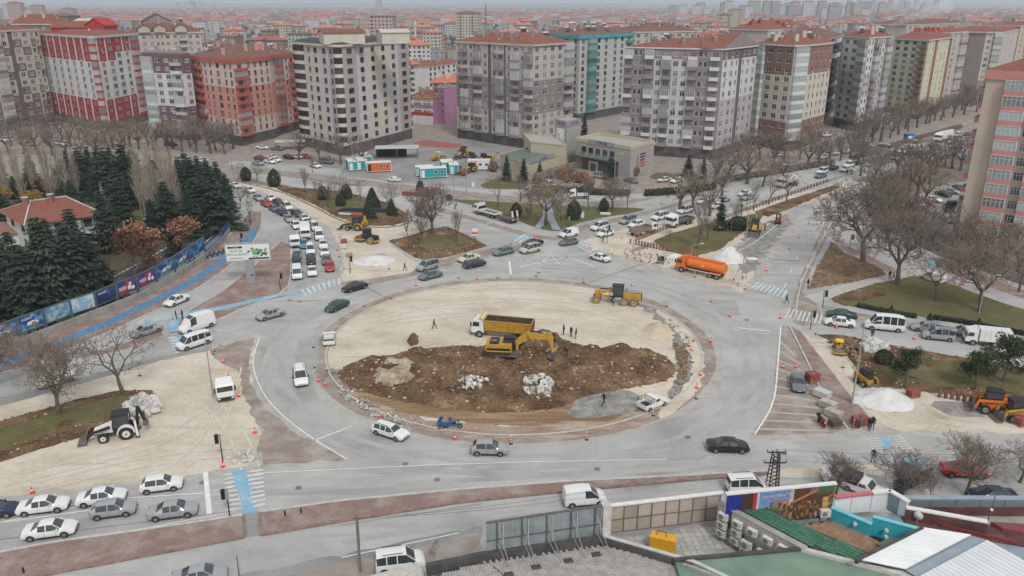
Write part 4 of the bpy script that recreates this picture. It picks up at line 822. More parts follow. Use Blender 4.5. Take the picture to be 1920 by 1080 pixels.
# ================================================================== THE CITY BEYOND
FARWALL={n:mat('far_wall_'+n,c,0.9,var=0.08,scale=0.1)for n,c in dict(white=(0.55,0.55,0.53),cream=(0.50,0.45,0.37),grey=(0.36,0.36,0.36),pink=(0.48,0.36,0.33),brown=(0.28,0.20,0.17),green=(0.36,0.42,0.36)).items()}
FARROOF={n:mat('far_roof_'+n,c,0.85,var=0.15,scale=0.25)for n,c in dict(orange=(0.50,0.17,0.10),red=(0.36,0.10,0.075),brown=(0.20,0.11,0.09),grey=(0.26,0.26,0.27)).items()}
FWIN=mat('far_window',(0.07,0.08,0.09),0.3)
CHW=mat('far_chimney',(0.62,0.55,0.52),0.9)
def block_meshes(seed,w,d,nf,fh=3.0,gap=3.1):
 rr=random.Random(seed);h=nf*fh+0.6;wall=MB();wall.box(-w/2,w/2,-d/2,d/2,0,h,FARWALL['white'],False)
 win=MB()
 for side in range(4):
  L=w if side%2==0 else d;k=int(L/gap)
  for i in range(k):
   u=-L/2+L*(i+0.5)/k;bal=(i%4==1)
   for f in range(nf):
    z=f*fh+1.3;hw=1.15 if bal else 0.7;o=0.04
    q={0:((u-hw,-d/2-o),(u+hw,-d/2-o)),1:((w/2+o,u-hw),(w/2+o,u+hw)),2:((u+hw,d/2+o),(u-hw,d/2+o)),3:((-w/2-o,u+hw),(-w/2-o,u-hw))}[side]
    win.face([(*q[0],z),(*q[1],z),(*q[1],z+1.5),(*q[0],z+1.5)],FWIN)
 if rr.random()<0.6:
  for f in range(1,nf):
   for i in range(1,int(w/gap),4):
    u=-w/2+w*(i+0.5)/int(w/gap);wall.box(u-1.5,u+1.5,-d/2-1.1,-d/2,f*fh+.3,f*fh+1.2,FARWALL['white'])
 roof=MB();o=0.9;a,c=w/2+o,d/2+o;z=h;rh=rr.uniform(2.2,3.4);rl=max(0.5,a-c)
 roof.mesh([(-a,-c,z),(a,-c,z),(a,c,z),(-a,c,z),(-rl,0,z+rh),(rl,0,z+rh)],[(0,1,5,4),(1,2,5),(2,3,4,5),(3,0,4),(3,2,1,0)],FARROOF['orange'])
 if rr.random()<0.5:
  roof.mesh([(-4,-c-.3,z+.1),(4,-c-.3,z+.1),(0,-c-.3,z+rh*.9),(-4,0,z+.1),(4,0,z+.1),(0,0,z+rh*.9)],[(0,2,5,3),(1,4,5,2),(0,1,2)],FARROOF['orange'])
 ch=MB()
 for _ in range(rr.randint(4,9)):
  x=rr.uniform(-a*.8,a*.8);y=rr.uniform(-c*.6,c*.6);ch.box(x-.45,x+.45,y-.45,y+.45,z+.4,z+rh+rr.uniform(.2,1.2),CHW)
 return wall.data('wall'),win.data('window_grid'),roof.data('roof'),ch.data('chimney_stack')
VAR=[block_meshes(s,*a)for s,a in enumerate([(16,13,4),(20,14,4),(24,15,5),(30,15,5),(18,15,6),(26,16,6),(36,14,4),(22,17,7),(14,12,3),(20,20,5)])]
VARN=[4,4,5,5,6,6,4,7,3,5];VARW=[16,20,24,30,18,26,36,22,14,20]
TALL=[block_meshes(50+s,*a)for s,a in enumerate([(24,20,12),(20,18,10),(40,16,9)])];TALLN=[12,10,9];TALLW=[24,20,40]
used=[]
for o in list(bpy.data.objects):
 if o.type=='EMPTY' and o.get('category')in('apartment tower','school','house'):used.append((o.location.x,o.location.y,34 if o['category']=='apartment tower' else 16))
rc=random.Random(11);far=[]
dist=400.0;row=0
while dist<1500 and len(far)<296:
 half=dist*0.66+20;x=-half+rc.uniform(0,20);items=[]
 while x<half:
  v=rc.randrange(len(VAR));tall=dist>650 and rc.random()<0.04
  w=(TALLW if tall else VARW)[v%3 if tall else v];px=x+w/2;py=dist+rc.uniform(-14,14)+0.10*px
  if all(hypot(px-a,py-b_)>c for a,b_,c in used)and rc.random()<0.86:items.append((px,py,v%3 if tall else v,tall))
  x+=w+rc.uniform(8,26)*(1+dist/1300)
 far.append(items);row+=1;dist+=46+dist*0.055
 if sum(len(f)for f in far)>285:break
print('far rows',len(far),sum(len(f)for f in far),dist)
for ri,items in enumerate(far):
 for ci,(x,y,v,tall)in enumerate(items):
  ms=(TALL if tall else VAR)[v];n=(TALLN if tall else VARN)[v];W_=(TALLW if tall else VARW)[v]
  wn=rc.choice(['white','white','cream','grey','pink','brown','green','cream']);rn=rc.choice(['orange','orange','orange','red','red','brown'])if not tall else rc.choice(['grey','red','brown'])
  t=thing('city_block',f"{wn} {n}-storey block with {rn} roof, {ORD[ci]} from left, {ORD[ri]} row beyond towers",'building',(x,y,0),rc.choice([0.10,0.35,-0.2,0.1,-0.45,1.6])+rc.uniform(-.05,.05),'city blocks beyond the towers')
  for nm,me in zip(('wall','window_grid','roof','chimney_stack'),ms):
   if tall and nm=='chimney_stack' and rc.random()<.5:continue
   o=obj(nm,me,t)
   if nm in('window_grid','chimney_stack'):o['kind']='stuff'
   if nm in('wall','roof'):o.material_slots[0].link='OBJECT';o.material_slots[0].material=FARWALL[wn]if nm=='wall' else FARROOF[rn]
def wingrid(name,c):
 m,t,b=_new(name);L=t.links.new;N=t.nodes.new;b.inputs['Roughness'].default_value=0.9
 tc=N('ShaderNodeTexCoord');sp_=N('ShaderNodeSeparateXYZ');L(tc.outputs['Object'],sp_.inputs[0]);ad=N('ShaderNodeMath');ad.operation='ADD';L(sp_.outputs[0],ad.inputs[0]);L(sp_.outputs[1],ad.inputs[1])
 cb=N('ShaderNodeCombineXYZ');L(ad.outputs[0],cb.inputs[0]);L(sp_.outputs[2],cb.inputs[1])
 br=N('ShaderNodeTexBrick');br.offset=0;br.inputs['Scale'].default_value=1;br.inputs['Brick Width'].default_value=3.4;br.inputs['Row Height'].default_value=3.0;br.inputs['Mortar Size'].default_value=0.75
 br.inputs['Color1'].default_value=(0.10,0.11,0.12,1);br.inputs['Color2'].default_value=(0.17,0.17,0.18,1);br.inputs['Mortar'].default_value=(*c,1);L(cb.outputs[0],br.inputs['Vector']);L(br.outputs['Color'],b.inputs['Base Color'])
 return m
FW2=[wingrid('distant_wall_'+n,c)for n,c in(('white',(0.58,0.58,0.57)),('cream',(0.48,0.43,0.37)),('grey',(0.36,0.37,0.39)),('pink',(0.45,0.34,0.31)))]
mass=MB();rm=random.Random(5);d=dist+20;fr=list(FARROOF.values())
while d<6500:
 half=d*0.68;step=34+d*0.012;x=-half
 while x<half:
  if rm.random()<0.93:
   w=rm.uniform(12,34);dp=rm.uniform(12,18);h=rm.choice([9,12,12,15,15,18]);roofm=rm.choice(fr[:3]+fr[:2]);cl=mnoise.noise(Vector((x*0.0016,d*0.0009,7)))
   if cl>0.56 and d>1500:h=rm.choice([24,30,36,40])*(1+d/9000);roofm=rm.choice(fr[1:]);w=rm.uniform(18,30)
   yy=d+rm.uniform(-step,step)*.4;m=rm.choice(FW2);xx=x+rm.uniform(-5,5)
   mass.box(xx-w/2,xx+w/2,yy-dp/2,yy+dp/2,0,h,m,False)
   a=w/2+.6;c=dp/2+.6;rh=3.0
   mass.mesh([(xx-a,yy-c,h),(xx+a,yy-c,h),(xx+a,yy+c,h),(xx-a,yy+c,h),(xx-a+c,yy,h+rh),(xx+a-c,yy,h+rh)],[(0,1,5,4),(1,2,5),(2,3,4,5),(3,0,4)],roofm)
  x+=step*rm.uniform(0.8,1.5)
 d+=step*1.25
mass.put('distant_city',kind='stuff')
def far_tree_mass(name,n,d0,d1,seed,m):
 rr=random.Random(seed);b=MB()
 for _ in range(n):
  d=d0+(d1-d0)*rr.random()**0.8;x=rr.uniform(-.66,.66)*d
  if any(hypot(x-a,d-b_)<c for a,b_,c in used):continue
  r=rr.uniform(2.2,4.5);k=7;h=r*rr.uniform(1.6,2.4);P=[(x+r*rr.uniform(.6,1.2)*cos(2*pi*i/k),d+r*rr.uniform(.6,1.2)*sin(2*pi*i/k),h*.55*rr.uniform(.7,1.2))for i in range(k)]
  for i in range(k):b.face([P[i],P[(i+1)%k],(x+rr.uniform(-1,1),d,h)],m);b.face([(x,d,0.5),P[(i+1)%k],P[i]],m)
 b.put(name,kind='stuff')
far_tree_mass('distant_trees',2600,430,2600,3,mat('bare_far_trees',(0.13,0.115,0.10),0.95,var=0.3,scale=0.3))
far_tree_mass('distant_evergreens',500,430,2200,4,mat('far_evergreens',(0.05,0.065,0.045),0.95,var=0.3,scale=0.3))
def minaret(px,py_top,d,label):
 x=(px-960)/FPX*d/cos(0);b_=thing('minaret',label,'minaret',(x,d,0),0,'minarets on the skyline')
 H_=34;MB().tube((0,0,0),(0,0,H_*.72),1.3,1.1,CHW,8).tube((0,0,H_*.72),(0,0,H_*.78),2.0,2.0,CHW,8).tube((0,0,H_*.78),(0,0,H_*.88),0.9,.9,CHW,8).put('shaft',b_);MB().tube((0,0,H_*.88),(0,0,H_),1.1,0.02,mat('lead_cap',(0.2,0.22,0.24),.5),8).put('cap',b_)
minaret(787,20,900,'white minaret behind the lilac and cream tower, left of the mast')
minaret(437,0,1900,'distant white minaret above the salmon tower')
minaret(320,0,2100,'distant white minaret above the grey beige tower')
minaret(1218,18,1500,'thin distant minaret above the turquoise-edged tower')
mt=thing('radio_mast','thin steel lattice radio mast above the broad mauve tower','mast',(-28,900,0));b=MB()
for s_ in((-1,-1),(1,-1),(0,1)):b.bar((s_[0]*1.4,s_[1]*1.4,0),(s_[0]*.5,s_[1]*.5,46),.25,.25,DARKV)
for k in range(22):b.bar((-1.4+k*.04,-1.4,k*2),(1.4-k*.04,-1.4,k*2+2),.15,.15,DARKV)
b.put('lattice',mt)
hb=MB();hm=mat('far_hills',(0.22,0.22,0.22),0.95,scale=0.001);N_=90;pr=None
for i in range(N_+1):
 x=-9000+18000*i/N_;h=38+34*mnoise.noise(Vector((x*.0006,2,1)))+10*mnoise.noise(Vector((x*.004,1,1)));q=(x,12500,h)
 if pr:hb.face([(pr[0],11000,0),(q[0],11000,0),(q[0],12500,q[2]),(pr[0],12500,pr[2])],hm);hb.face([(pr[0],12500,pr[2]),(q[0],12500,q[2]),(q[0],15000,0),(pr[0],15000,0)],hm)
 pr=q
hb.put('hills',kind='structure')
hz=bpy.data.materials.new('haze');hz.use_nodes=True;n_=hz.node_tree;n_.nodes.clear();pv=n_.nodes.new('ShaderNodeVolumePrincipled');om=n_.nodes.new('ShaderNodeOutputMaterial');n_.links.new(pv.outputs[0],om.inputs['Volume'])
pv.inputs['Color'].default_value=(0.76,0.86,0.97,1);pv.inputs['Density'].default_value=0.00015;pv.inputs['Anisotropy'].default_value=0.2
MB().box(-16000,16000,-400,22000,-3,88,hz).put('haze',kind='stuff')
# ================================================================== TREES AND PLANTS
BARK=mat('bark',(0.12,0.10,0.085),0.95,var=0.3,scale=2);BARKL=mat('bark_pale',(0.25,0.22,0.18),0.95,var=0.25,scale=2);TWIG=mat('twigs',(0.20,0.163,0.132),0.95,var=0.3,scale=0.7,rnd=0.2)
TWIGP=mat('poplar_twigs',(0.36,0.31,0.25),0.95,var=0.3,scale=0.7,rnd=0.12);LEAFB=mat('withered_leaves',(0.26,0.12,0.07),0.9,var=0.4,scale=1.2,rnd=0.2);LEAFO=mat('ochre_leaves',(0.30,0.19,0.06),0.9,var=0.3,scale=1.2)
NEED=mat('cedar_needles',(0.040,0.060,0.040),0.9,var=0.45,scale=0.6,rnd=0.25);NEEDG=mat('pine_needles',(0.055,0.075,0.030),0.9,var=0.4,scale=0.9,rnd=0.2);THUJA=mat('thuja_leaves',(0.035,0.048,0.026),0.9,var=0.45,scale=1.5,rnd=0.25)
def bare_tree(seed,h=9.0,tw=.010,spread=0.55,trunk=0.28,twigs=True,leafm=None,up=0.25,first=0.28,depth=5,bark=None,curve=0.12):
 """trunk with limbs that fork down to fine twigs"""
 rr=random.Random(seed);tb=MB();cb=MB();bark=bark or BARK
 def grow(p,d,L,r,lv):
  n=3 if lv<2 else 2;q=p;dd=d.copy()
  for i in range(n):
   dd=(dd+Vector((rr.uniform(-1,1),rr.uniform(-1,1),rr.uniform(-.3,.6)))*curve+Vector((0,0,up*.15))).normalized()
   q2=q+dd*(L/n);r1=r*(1-.35*i/n);r2=r*(1-.35*(i+1)/n)
   (tb if lv<2 else cb).tube(q,q2,max(r1,tw*1.2),max(r2,tw),bark if lv<2 else TWIG,6 if lv<1 else(4 if lv<2 else 3),False)
   if lv>=1 and rr.random()<.6:side(q2,dd,L*.6,r2*.55,lv+1)
   q=q2
  if lv<depth:
   k=rr.choice([2,3])if lv else rr.choice([3,4])
   ph=rr.uniform(0,6.28)
   for j in range(k):
    a=ph+2*pi*j/k+rr.uniform(-.5,.5);x=dd.orthogonal().normalized();y=dd.cross(x);sp=spread*rr.uniform(.7,1.3)
    nd=(dd+(x*cos(a)+y*sin(a))*sp+Vector((0,0,up))).normalized();grow(q,nd,L*rr.uniform(.66,.86),r*.62*rr.uniform(.85,1.1),lv+1)
  elif leafm is not None:leaves(q,rr)
 def side(p,d,L,r,lv):
  if lv>depth:return
  a=rr.uniform(0,6.28);x=d.orthogonal().normalized();y=d.cross(x);nd=(d*.6+(x*cos(a)+y*sin(a))*spread*1.4+Vector((0,0,up*.6))).normalized();grow(p,nd,L*.8,r,lv+1)
 def leaves(p,rr):
  for _ in range(3):
   c=p+Vector((rr.gauss(0,.25),rr.gauss(0,.25),rr.gauss(0,.25)));s=rr.uniform(.10,.24);a=Vector((rr.gauss(0,1),rr.gauss(0,1),rr.gauss(0,1))).normalized();b_=a.orthogonal().normalized()
   cb.face([c-a*s,c+b_*s,c+a*s,c-b_*s],leafm)
 grow(Vector((0,0,-0.1)),Vector((rr.uniform(-.06,.06),rr.uniform(-.06,.06),1)).normalized(),h*first,trunk,0)
 zs=max(v[2]for v in cb.v);k=h/zs
 for bb in(tb,cb):bb.v=[(x*k,y*k,z*k)for x,y,z in bb.v]
 return tb.data('trunk',60),cb.data('crown')
def poplar(seed,h=13.0):
 rr=random.Random(seed);tb=MB();cb=MB();tb.tube((0,0,-.1),(0,0,h*.5),.2,.11,BARKL,6,False);tb.tube((0,0,h*.5),(0,0,h),.11,.01,BARKL,4,False)
 for i in range(85):
  z=h*(.1+.85*rr.random()**.9);a=rr.uniform(0,6.28);L=h*.19*(1.12-z/h)*rr.uniform(.8,1.3)+.7;d=Vector((cos(a)*.30,sin(a)*.30,1)).normalized();p=Vector((0,0,z));q=p+d*L
  cb.tube(p,q,.035,.012,TWIGP,3,False)
  for k in range(6):
   t=rr.random();p2=p+(q-p)*t;d2=(d+Vector((rr.gauss(0,.16),rr.gauss(0,.16),0))).normalized();cb.tube(p2,p2+d2*L*rr.uniform(.3,.6),.018,.008,TWIGP,3,False)
 return tb.data('trunk'),cb.data('crown')
def conifer(seed,h=13.0,w=3.6,m=None,tiers=24,droop=0.25,top=0.06):
 """cedar/spruce: whorls of flat ragged boughs made of needle clumps"""
 rr=random.Random(seed);m=m or NEED;tb=MB();cb=MB();tb.tube((0,0,-.1),(0,0,h*.97),h*.02,.02,BARK,6,False)
 for t in range(tiers):
  z=h*(.06+.92*t/tiers)+rr.uniform(-.2,.2);prof=(1-(z/h))**.8;r=w*(prof+top)*rr.uniform(.78,1.18);n=int(7+6*prof)
  ph=rr.uniform(0,6)
  for i in range(n):
   a=ph+2*pi*i/n+rr.uniform(-.3,.3);L=r*rr.uniform(.65,1.15);dx=cos(a);dy=sin(a);dz=-droop*rr.uniform(.2,1.4)+.12
   if L<.3:continue
   cb.tube((0,0,z),(dx*L*.8,dy*L*.8,z+dz*L*.8),.04,.015,BARK,3,False)
   k=max(3,int(L/.33))
   for j in range(k):
    u=(j+.6)/k*L;sp_=.22+.42*(1-abs(u/L-.5)*1.2);c=Vector((dx*u,dy*u,z+dz*u))
    for _ in range(4):
     o=Vector((-dy,dx,0))*rr.uniform(-1,1)*sp_*(.7+.3*L)+Vector((dx,dy,0))*rr.uniform(-.3,.3)+Vector((0,0,rr.uniform(-.10,.14)))
     s=rr.uniform(.14,.30);q=c+o;e1=Vector((dx,dy,dz+rr.uniform(-.5,.1)))*s*1.5;e2=Vector((-dy,dx,rr.uniform(-.5,.5)))*s
     cb.face([q-e1,q+e2*.8,q+e1,q-e2*.8],m)
 return tb.data('trunk'),cb.data('crown')
def shrub(seed,h=2.6,w=1.1,m=None,shape='egg',n=1500,s0=.07,s1=.17,trunk=.08):
 rr=random.Random(seed);m=m or THUJA;tb=MB();cb=MB();tb.tube((0,0,-.1),(0,0,h*.7),trunk,trunk*.4,BARK,5,False)
 for i in range(n):
  u=rr.random();a=rr.uniform(0,6.28);z=h*(.04+.96*u);prof=sin(pi*min(1,(u*.86+.16)))**.6 if shape=='egg' else(sqrt(max(0,1-(2*u-1)**2))if shape=='ball' else(1-u)**.75+.04)
  lump=1+.16*mnoise.noise(Vector((cos(a)*1.7,sin(a)*1.7,z*1.3+seed)));r=w*prof*lump*(1-.35*rr.random()**2.5)
  c=Vector((cos(a)*r,sin(a)*r,z));s=rr.uniform(s0,s1);nn=Vector((cos(a),sin(a),.5))+Vector((rr.gauss(0,.5),rr.gauss(0,.5),rr.gauss(0,.5)));e1=nn.orthogonal().normalized()*s;e2=nn.cross(e1).normalized()*s
  cb.face([c-e1,c-e2,c+e1,c+e2],m)
 core=MB();k=8
 return tb.data('trunk'),cb.data('crown')
def pine(seed,h=5.0,w=2.4):
 rr=random.Random(seed);tb=MB();cb=MB();tb.tube((0,0,-.1),(.15,0,h*.5),.16,.11,BARK,6,False);tb.tube((.15,0,h*.5),(0,.1,h*.95),.11,.03,BARK,5,False)
 for i in range(30):
  z=h*(.32+.62*rr.random());a=rr.uniform(0,6.28);L=w*(1.12-(z/h)**2*.75)*rr.uniform(.5,1.05);p=Vector((0.1,0,z));q=p+Vector((cos(a)*L,sin(a)*L,.35*L+rr.uniform(-.2,.2)));tb.tube(p,q,.05,.02,BARK,3,False)
  for c_ in range(4):
   cc=p.lerp(q,.45+.6*rr.random())+Vector((rr.gauss(0,.22),rr.gauss(0,.22),rr.gauss(0,.15)))
   for _ in range(26):
    v=Vector((rr.gauss(0,1),rr.gauss(0,1),rr.gauss(0,.7))).normalized()*rr.uniform(.18,.5);c=cc+v;s=rr.uniform(.06,.13);e1=v.normalized()*s*1.6;e2=v.orthogonal().normalized()*s*.7;cb.face([c-e1,c+e2,c+e1,c-e2],NEEDG)
 return tb.data('trunk'),cb.data('crown')
def plant(name,label,cat,px,py,ms,sc=1.0,rot=None,group=None,z=0.0,rr=R):
 g=G(px,py);t=thing(name,label,cat,(g.x,g.y,z),rr.uniform(0,6.28)if rot is None else rot,group);t.scale=(sc,)*3 if not hasattr(sc,'__len__')else sc
 obj('trunk',ms[0],t);c=obj('crown',ms[1],t);return t
BT=[bare_tree(s,h=9,spread=sp,trunk=.19,tw=.016,up=u,first=f)for s,sp,u,f in((1,.50,.22,.24),(2,.62,.15,.26),(3,.42,.35,.3),(4,.55,.2,.2),(5,.7,.1,.22))]
BTN=[bare_tree(s,h=9,spread=sp,trunk=.17,up=u,first=f,depth=7)for s,sp,u,f in((21,.85,.14,.17),(22,.95,.10,.16))]
BTF=[bare_tree(s,h=9,spread=sp,trunk=.15,up=u,first=f,tw=.012)for s,sp,u,f in((51,.7,.16,.12),(52,.8,.10,.14),(53,.6,.22,.12),(54,.75,.15,.10),(55,.85,.1,.13))]
BTL=[bare_tree(s,h=8,spread=.55,trunk=.2,up=.2,first=.24,leafm=lm)for s,lm in((31,LEAFB),(32,LEAFB),(33,LEAFO))]
BTC=[bare_tree(s,h=8,spread=.8,trunk=.2,up=.08,first=.25,depth=6,curve=.28)for s in(41,42)]
print('tree faces',[len(a.polygons)+len(b_.polygons)for a,b_ in BT+BTN+BTL])
PO=[poplar(s)for s in(1,2,3)]
CO=[conifer(s,13,w)for s,w in((1,4.4),(2,5.4),(3,3.7))];COS=[conifer(7,7,2.0,tiers=18)]
TH=[shrub(s,3.2,1.15,shape=sh)for s,sh in((1,'egg'),(2,'egg'),(3,'cone'))];BALL=shrub(9,1.8,1.0,shape='ball',n=1800);RED=shrub(12,2.2,1.1,m=LEAFB,shape='ball',n=700);SMB=shrub(13,1.2,.6,shape='ball',n=700)
PI_=[pine(1),pine(2,5.5,2.7)]
print('conifer',[len(c[1].polygons)for c in CO],[len(c[1].polygons)for c in PO+TH+PI_])
# ---- single trees one can point to: (px, py of the foot, mesh, scale, label)
def hgt(py,top):
 return CAM_H*max(0.02,(py-top)/(py-4.0))*1.0
for i,(px,py,top,ms,lab)in enumerate([
 (112,782,600,BTN[0],'bare tree standing in the turf strip left of the white backhoe loader'),
 (234,741,590,BTC[0],'gnarled bare tree with looping limbs above the stone rubble heap'),
 (-15,735,590,BTN[1],'bare tree cut by the photo edge above the turf strip'),
 (812,443,330,BTN[0],'tallest bare tree on the small dug island near the roller'),
 (856,458,385,BT[2],'slim bare tree at the right of the small dug island'),
 (789,456,400,BT[3],'thin pale bare tree at the front of the small dug island'),
 (765,447,400,BT[2],'leaning slim bare tree at the left tip of the small dug island'),
 (726,396,335,BTC[1],'forked bare tree beside the narrow thuja by the pipes'),
 (676,381,330,BT[1],'bare tree between the round thuja and the tall conifer'),
 (596,388,330,BT[0],'bare tree on the lawn point above the queue of cars'),(614,392,340,BT[3],'second bare tree on the lawn point above the queue of cars'),(575,364,310,BT[2],'straight bare tree on the soil strip beside the queue'),
 (629,385,318,BT[4],'bare tree left of the dark pair of conifers'),(523,350,318,BT[2],'pale bare stem beside the large thuja'),(482,338,300,BTC[1],'small bare tree between the two dark thujas'),(447,335,300,BTC[0],'crooked bare tree left of the first thuja'),(586,324,285,BT[0],'bare tree beside the small white car in the forecourt'),
 (470,422,350,BT[1],'bare tree on the brick bank beside the billboard wall'),(450,390,340,BT[4],'dark bare tree near the lane edge above the brick bank'),
 (934,392,318,BT[1],'bare tree behind the flatbed truck on the park lawn'),(996,402,345,BT[0],'bare tree right of the round thuja on the park lawn'),(1023,421,318,BTN[1],'pale bare tree standing on the point of the forked path'),(1046,406,370,BT[3],'small leaning bare tree left of the big thuja'),(1052,412,358,BT[4],'bare tree just left of the big thuja'),(990,411,385,BT[3],'sapling in front of the park lawn near the trailer'),
 (1104,395,322,BT[2],'bare tree left of the dark thuja by the stone bench'),(1148,393,325,BTN[0],'twisted bare tree right of the dark thuja by the stone bench'),(1176,392,320,BT[1],'straight dark bare tree at the right end of the park lawn'),(976,368,322,BT[2],'slender bare tree beside the orange tipper truck'),(1135,365,320,BT[0],'bare tree before the supermarket car park'),(1310,345,300,BT[0],'bare tree by the long hedge'),
 (1306,468,352,BT[2],'tall bare tree with whitewashed look behind the orange tanker truck'),(1255,457,425,BTC[1],'low bare tree beside the rows of stacked kerbs'),(1325,453,400,BT[3],'bare stem on the lawn near the worker in orange'),(1370,438,370,BT[1],'bare tree left of the backhoe in the roadworks'),(1413,396,340,BT[0],'bare tree at the soil strip beside the boulevard trench'),(1441,384,320,BT[4],'thick bare tree in the soil strip along the boulevard'),(1474,378,318,BT[3],'bare tree at the end of the soil strip'),(1378,430,372,BT[2],'slim bare tree behind the blue-cab backhoe'),(1390,412,350,BT[1],'bare tree between dark conifer and roadworks'),
 (1018+600,492,318,BTN[1],'large spreading bare tree between the dug soil and the side road'),(1682,535,370,BTN[0],'broad bare tree where the concrete footpath meets the red paving'),(1757,566,455,BTC[0],'pruned bare tree with stub branches near the white van'),(1838,585,430,BTN[1],'dense bare tree on the green lawn at the far end'),(1910,548,430,BT[1],'bare tree on the red paving beside the estate wall'),(1613,330,250,BTN[0],'tall bare tree at the tip of the boulevard median'),(1655,400,330,BT[1],'bare tree beside the side road near the parked cars'),
 (1568,926,838,BTN[0],'bushy bare tree in front of the police-style car'),(1692,926,828,BTN[1],'bushy bare tree in front of the blue cart'),(1812,928,800,BTN[0],'largest bushy bare tree over the red car'),(1912,905,818,BTN[1],'bushy bare tree right of the red car'),(1745,935,880,BT[2],'thin sapling by the dark cart'),
 ]):
 h=hgt(py,top);t=plant('bare_tree',lab,'tree',px,py,ms,h/9.0 if ms not in BTC else h/8.0,group='leafless roadside trees')
 if 1560<px and py>900:t.scale=(t.scale.x*1.15,t.scale.y*1.15,t.scale.z)
 if ms in(BT[0],BT[1],BT[4])and py<500:t.scale=(t.scale.x*.8,t.scale.y*.8,t.scale.z)
for px,py,top,ms,wd,lab in[(462,339,311,TH[0],1.05,'first dark thuja at the head of the traffic queue'),(515,350,314,TH[0],1.0,'large egg-shaped thuja in the soil strip by the queue'),(606,376,346,TH[0],1.0,'dark thuja left of the forked bare trees'),(650,374,342,TH[1],1.0,'round dark thuja above the blue pipes'),(640,388,360,TH[1],1.0,'small dark thuja at the lawn point above the queue'),(699,392,349,TH[2],1.1,'tall conical dark thuja beside the blue pipes'),(692,410,372,TH[2],1.1,'conical thuja in front of the tall dark one'),(735,404,371,TH[2],1.0,'narrow conical thuja right of the blue pipes'),
 (968,406,377,TH[0],1.1,'round thuja behind the trailer ramps'),(1076,411,371,TH[0],1.0,'biggest egg-shaped thuja on the park lawn'),(1132,396,369,TH[0],1.0,'dark thuja beside the stone bench on the lawn'),(842,376,364,BALL,1.0,'small round bush at the left end of the park lawn'),(1006,345,333,BALL,1.3,'brown round bush at the supermarket car park'),(1384,432,405,BALL,1.3,'broad dark bush behind the backhoe in the roadworks'),(1655,684,653,BALL,1.0,'brown-green ball bush beside the white rubble'),(1606,310,300,TH[0],1.2,'small dark bush at the boulevard median tip'),
 (1671,582,570,TH[2],1.0,'tiny cone bush on the lawn near the low hedge'),(1743,599,585,TH[2],1.2,'small cone bush between the two low hedges'),(1835,607,595,TH[2],1.2,'small cone bush at the end of the low hedge')]:
 H0={id(TH[0]):3.2,id(TH[1]):3.2,id(TH[2]):3.2,id(BALL):1.8}[id(ms)];s_=hgt(py,top)/H0;plant('thuja' if ms is not BALL else 'round_bush',lab,'bush',px,py,ms,(s_*wd,s_*wd,s_),group='clipped evergreens in the verges')
for px,py,top,k,wd,lab in[(1350,432,362,0,.7,'dark conifer between the boulevard and the roadworks'),(1145,338,280,0,.75,'olive conifer with a lamp post in front of the supermarket'),(950,338,286,2,.8,'blue-green conifer at the end wall of the supermarket'),(982,343,292,2,.8,'grey conifer beside the supermarket end wall'),(1290,330,285,1,.75,'spreading dark cedar right of the supermarket'),(1318,335,292,2,.8,'second dark cedar right of the supermarket'),(1095,262,208,2,.6,'dark conifer between mauve tower and turquoise tower'),(1012,338,298,1,.6,'dark bushy conifer along the supermarket front')]:
 s_=hgt(py,top)/13;plant('conifer',lab,'tree',px,py,CO[k],(s_*wd,s_*wd,s_),group='dark conifers in the street')
plant('pine_tree','left one of two green pines on the turf near the white rubble','tree',1697,727,PI_[0],1.05,group='green pines on the turf');plant('pine_tree','dark pine beside the sandbags on the turf','tree',1828,735,PI_[0],1.1,rot=2.0,group='green pines on the turf');plant('pine_tree','widest green pine on the turf, at the photo edge','tree',1880,722,PI_[1],1.2,rot=1.0,group='green pines on the turf');plant('pine_tree','low flat-topped pine beside the pink estate block','tree',1780,412,PI_[0],.85,group='green pines on the turf')
# ---- wooded park at the left
rt_=random.Random(3)
PARKC=[(20,580,420),(62,600,445),(100,585,385),(145,572,400),(178,560,420),(150,520,375),(95,545,400),(35,545,420),(205,470,345),(330,478,410),(318,440,330),(300,395,290),(240,372,262),(205,368,268),(262,385,280),(285,375,300),(225,392,305),(350,410,300),(372,432,322),(405,430,300),(428,398,318),(388,395,300),(415,412,345),(365,380,290),(345,392,322),(60,380,318),(110,372,310),(30,372,325),(150,365,300),(180,375,318),(-30,560,400),(-40,620,460),(395,378,295),(130,345,275),(155,350,270),(172,345,268),(190,352,272),(215,352,270),(238,350,275),(255,352,272),(140,400,330),(120,420,345),(352,352,280),(375,356,286),(392,360,290),(410,365,296),(340,362,288),(232,420,330),(80,400,330),(10,420,350),(5,350,290),(60,340,285),(360,445,350),(290,445,365),(95,480,400)]
for i,(px,py,top)in enumerate(PARKC):
 ms=CO[i%3];s_=hgt(py,top)/13;where='beside the tiled villa' if py>500 else 'along the park edge by the dark bend' if px>290 else 'above the villa'
 plant('cedar_tree',f'dark cedar {where}, {ORD[i]} of the wood','tree',px,py,ms,(s_*1.0,s_*1.0,s_),group='dark cedars of the wooded park',rr=rt_)
POP=[(20,395,262),(48,392,275),(72,385,268),(100,378,262),(118,372,255),(135,392,280),(150,385,270),(5,378,250),(112,395,290),(275,420,262),(300,428,275),(312,425,258),(328,430,270),(288,425,285),(340,425,300),(205,445,340),(295,432,260),(320,436,265),(268,415,270),(335,415,268),(62,360,258),(90,365,262),(35,360,255)]
for i,(px,py,top)in enumerate(POP):
 plant('poplar_tree',f"bare column poplar, {ORD[i]} of the poplars {'in the big pale clump' if px > 260 else 'at the rear of the wood'}",'tree',px,py,PO[i%3],(hgt(py,top)/13,)*3,group='bare column poplars',rr=rt_)
